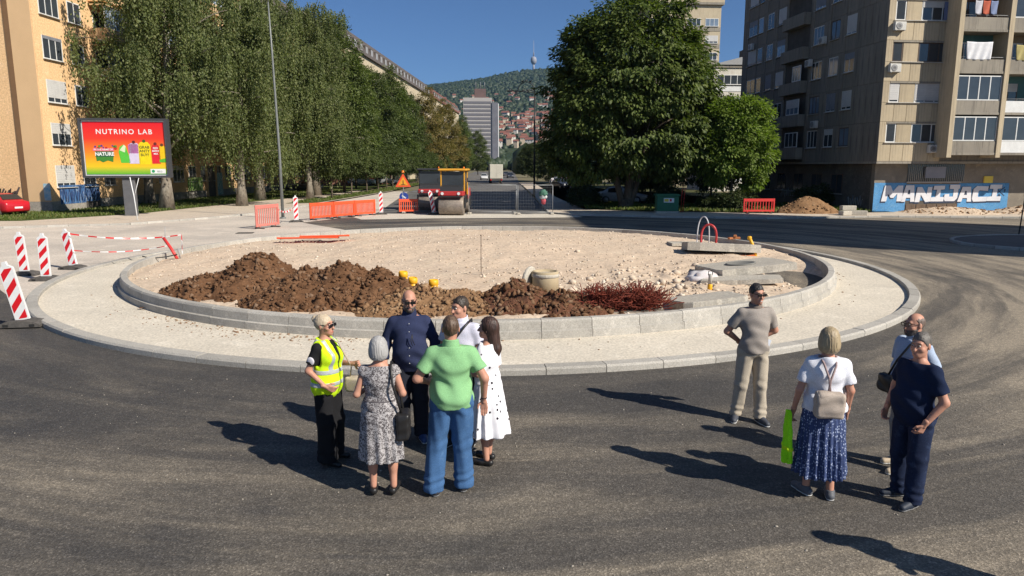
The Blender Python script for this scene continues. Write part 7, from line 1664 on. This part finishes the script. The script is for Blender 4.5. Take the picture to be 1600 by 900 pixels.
# ---- group of four
def p_beige():
    p = Person('person in a beige polo shirt and beige trousers, hands behind the back', (3.12, 8.95, 0), R(6), 1.81, False, .2, 'ruddy', arms={'L': ((.31, .10, 1.15), (.09, .175, 1.00), (-1, .1, -.3)), 'R': ((-.31, .10, 1.15), (-.09, .195, .98), (1, .1, -.3))}, legs={'L': ((.10, -.03, .49), (.10, -.07, .085), 8), 'R': ((-.13, .01, .49), (-.16, .08, .085), -28)}, head=(R(10), R(3)))
    p.body(.7, palms=((0, -1, 0), (0, -1, 0))); bm = cloth('beige_polo', (.31, .275, .245), .92); p.shirt(bm, .90, .72, .013, 'polo_shirt', 1.452, .07, 13, .005, .014); p.collar(cloth('beige_collar', (.20, .165, .14)), .020); p.trousers(cloth('beige_trousers', (.42, .365, .29), .92), 1.0, .06, .010, .004, 5, .006); p.shoes(plain('slate_trainer', (.055, .06, .075), .6), WSOLE); p.hair(hair_mat('black_hair', (.018, .015, .014), (.035, .03, .028)), 'short', .006); p.glasses(True)
    p.put('smile', p.hpt(ico_data(2)[0] * np.array((.016, .004, .004)) + np.array((0, -.0965, 1.5665))), ico_data(2)[1], WSOLE)
    o = p.item('paper_sheet', 'folded pale paper held behind the back of the person in beige', 'paper'); MB().box((.10, .20, .82), (.30, .21, 1.03), rot=Matrix.Rotation(R(18), 3, 'Y')).build('sheet', plain('paper_white', (.66, .70, .78), .8), o); MB().box((.13, .212, .85), (.27, .216, .99), rot=Matrix.Rotation(R(18), 3, 'Y')).build('sheet_fold', plain('paper_white', (.66, .70, .78), .8), o)
p_beige()
def p_wlady():
    p = Person('person in a white top and long blue pleated skirt seen from behind', (3.10, 6.80, 0), R(170), 1.73, True, .35, 'ruddy', arms={'L': ((.245, .03, 1.13), (.275, -.05, .88)), 'R': ((-.235, .03, 1.14), (-.245, -.07, .90))}, legs={'L': ((.10, -.01, .48), (.11, -.02, .085), 28), 'R': ((-.10, -.01, .48), (-.11, .05, .085), -6)})
    p.body(.9, True); p.shirt(cloth('white_tee', (.70, .71, .77), .95), .93, .70, .024, 'top', 1.466, 0, 15, .006)
    p.skirt(pattern_mat('blue_dotted_pleats', (.045, .065, .15), (.36, .42, .58), 55, 'dots', (.26, .34), (1, 1, .6)), 1.06, .25, (.165, .135), (.245, .225), 22, .017, 'skirt', rh=(.20, .155)); p.shoes(plain('grey_trainer', (.10, .105, .12), .6), WSOLE)
    p.hair(hair_mat('ash_blonde_hair', (.42, .33, .20), (.26, .20, .125)), 'bob', .004)
    b = p.item('backpack', 'small beige leather backpack on the person in the long blue skirt', 'bag'); bag_mesh(b, (.01, .235, 1.05), (.135, .075, .125), cloth('taupe_leather', (.46, .385, .32), .85, .6), 'bag_body', seed=5); bag_mesh(b, (.01, .245, 1.135), (.12, .06, .045), cloth('taupe_leather', (.46, .385, .32)), 'flap', seed=6)
    st = cloth('mauve_strap', (.34, .25, .24)); strap_line([(-.0, .21, 1.16), (.015, .185, 1.30), (.06, .14, 1.43), (.085, .03, 1.49)], b, st, 'strap', .011); strap_line([(.02, .21, 1.16), (.0, .19, 1.28), (-.05, .15, 1.42), (-.075, .03, 1.49)], b, st, 'strap', .011); strap_line([(-.10, .22, .98), (-.17, .12, 1.0), (-.19, .0, 1.2)], b, st, 'side_strap', .007)
    v = p.item('folded_vest', 'bright lime safety vest hanging from the hand of the person in the long skirt', 'vest')
    def f(P):
        q = P - np.array((.325, -.03, .62)); wv = .016 * np.sin(62 * q[:, 1] + 4 * q[:, 2]) + .010 * np.sin(33 * q[:, 1] + 1.3); u = np.clip((.26 - q[:, 2]) / .5, 0, 1); d = np.maximum(np.maximum(np.abs(q[:, 0] - wv * (.3 + u)) - .020, np.abs(q[:, 1]) - .045 - .075 * np.sqrt(u)), np.abs(q[:, 2]) - .27 - .012 * np.sin(30 * q[:, 1])); return d + folds(P, .003, 3)
    V, F = snet(f, (.24, -.2, .32), (.41, .16, .92), .009); mesh_obj('vest_cloth', V, F, cloth('lime_vest', (.36, .92, .02), .9), v, True); V, F = snet(lambda P: np.maximum(f(P) - .006, np.abs(P[:, 2] - .50) - .02), (.24, -.2, .45), (.41, .16, .55), .009); mesh_obj('vest_band', V, F, MATS['hivis_yellow'], v, True)
p_wlady()
def p_lightblue():
    p = Person('person in a light blue shirt and glasses, behind the navy t-shirt', (4.32, 7.48, 0), R(-78), 1.74, False, .6, 'ruddy', arms={'L': ((.28, .08, 1.14), (.20, -.05, .95)), 'R': ((-.28, .08, 1.14), (-.24, -.02, .92))}, legs={'L': ((.11, -.02, .49), (.11, -.10, .085), 6), 'R': ((-.105, -.0, .49), (-.11, .05, .085), -8)}, head=(R(-4), R(4)))
    p.body(.6); lb = cloth('light_blue_shirt', (.36, .43, .55), .93); p.shirt(lb, .86, .75, .018, 'shirt', 1.455, .05, 17, .006, .012); p.collar(lb); p.trousers(cloth('stone_trousers', (.30, .275, .25), .92), 1.0, .06, .012, .004); p.shoes(plain('cream_shoe', (.52, .42, .30), .6), WSOLE); p.hair(hair_mat('short_greying_hair', (.11, .075, .055), (.16, .12, .10)), 'fringe'); p.beard(hair_mat('dark_beard', (.06, .045, .038), (.11, .09, .08))); p.glasses(False)
    b = p.item('shoulder_bag', 'black bag carried in front by the person in light blue', 'bag'); bag_mesh(b, (-.05, -.24, .98), (.11, .045, .10), BLK, 'bag_body'); strap_line([(-.05, -.23, 1.07), (.02, -.20, 1.25), (.10, -.12, 1.44), (.13, .02, 1.51), (.06, .14, 1.36), (-.15, .14, 1.1)], b, BLK, 'strap', .012)
p_lightblue()
def p_navy():
    p = Person('person in a navy t-shirt and dark jeans, one hand at the pocket', (3.92, 6.66, 0), R(-74), 1.72, False, .75, 'ruddy', arms={'L': ((.285, .06, 1.13), (.225, -.09, .91), (-.25, -.3, -.9)), 'R': ((-.3, .05, 1.14), (-.24, -.1, .93), (.1, -.4, -.9))}, legs={'L': ((.115, -.02, .49), (.12, -.03, .085), 14), 'R': ((-.12, .0, .49), (-.13, .05, .085), -16)}, head=(R(18), R(4)))
    p.body(1.0); p.shirt(cloth('navy_tee', (.012, .020, .05)), .84, .72, .020, 't_shirt', 1.452, 0, 19, .006, .014); p.trousers(matte('dark_denim', (.018, .028, .065), (.012, .018, .042), .9, .15, 5, (.03, .045, .09), fine=120), 1.0, .05, .014, .008, 6, .006, 'jeans'); p.shoes(plain('navy_trainer', (.02, .028, .045), .6), plain('grey_sole', (.2, .2, .2), .7)); p.hair(hair_mat('grey_short_hair', (.15, .135, .12), (.09, .08, .07)), 'short')
p_navy()
# ---- someone just outside the right edge, whose shadow reaches into the picture
def p_out():
    p = Person('person in dark clothes standing outside the right edge, only the shadow shows', (4.62, 4.75, 0), R(-60), 1.74, False, .3, 'tan', arms={'L': ((.30, .05, 1.14), (.15, -.2, 1.05)), 'R': ((-.30, .05, 1.14), (-.15, -.2, 1.02))})
    p.body(.7); p.shirt(BLACKC, .85, .7, .016); p.trousers(BLACKC, 1.0); p.shoes(BLK); p.hair(MATS['dark_hair'], 'short')
p_out()
# ------------------------------------------------------------ distant trees in the valley, then the air
def valley():
    rng = np.random.default_rng(91); P = []
    for _ in range(2600):
        y = rng.uniform(300, 900); a = rng.uniform(-.35, .35)
        if -.075 < a + 0 < .012 and y < 520: continue
        P.append((a * y, y))
    P = np.array(P); sz = rng.uniform(2.2, 5.0, len(P)); V, F = scatter_stones(np.column_stack([P, sz * 1.1]), sz, 1, .3, 1.2, rng)
    stuff(mesh_obj('valley_trees', V, F, MATS['far_crowns']), 'far band of trees in the valley before the hill', 'forest')
valley()
def haze():
    m = bpy.data.materials.new('air'); m.use_nodes = True; n = m.node_tree.nodes; l = m.node_tree.links
    n.remove(n['Principled BSDF']); pv = n.new('ShaderNodeVolumePrincipled'); pv.inputs['Color'].default_value = (.42, .70, 1.0, 1); pv.inputs['Density'].default_value = .00009; pv.inputs['Anisotropy'].default_value = .5
    l.new(pv.outputs[0], n['Material Output'].inputs['Volume'])
    o = MB().box((-5300, -3200, -12), (5300, 4500, 470)).build('haze', m); stuff(o, 'thin bluish summer haze over the whole valley', 'haze')
haze()
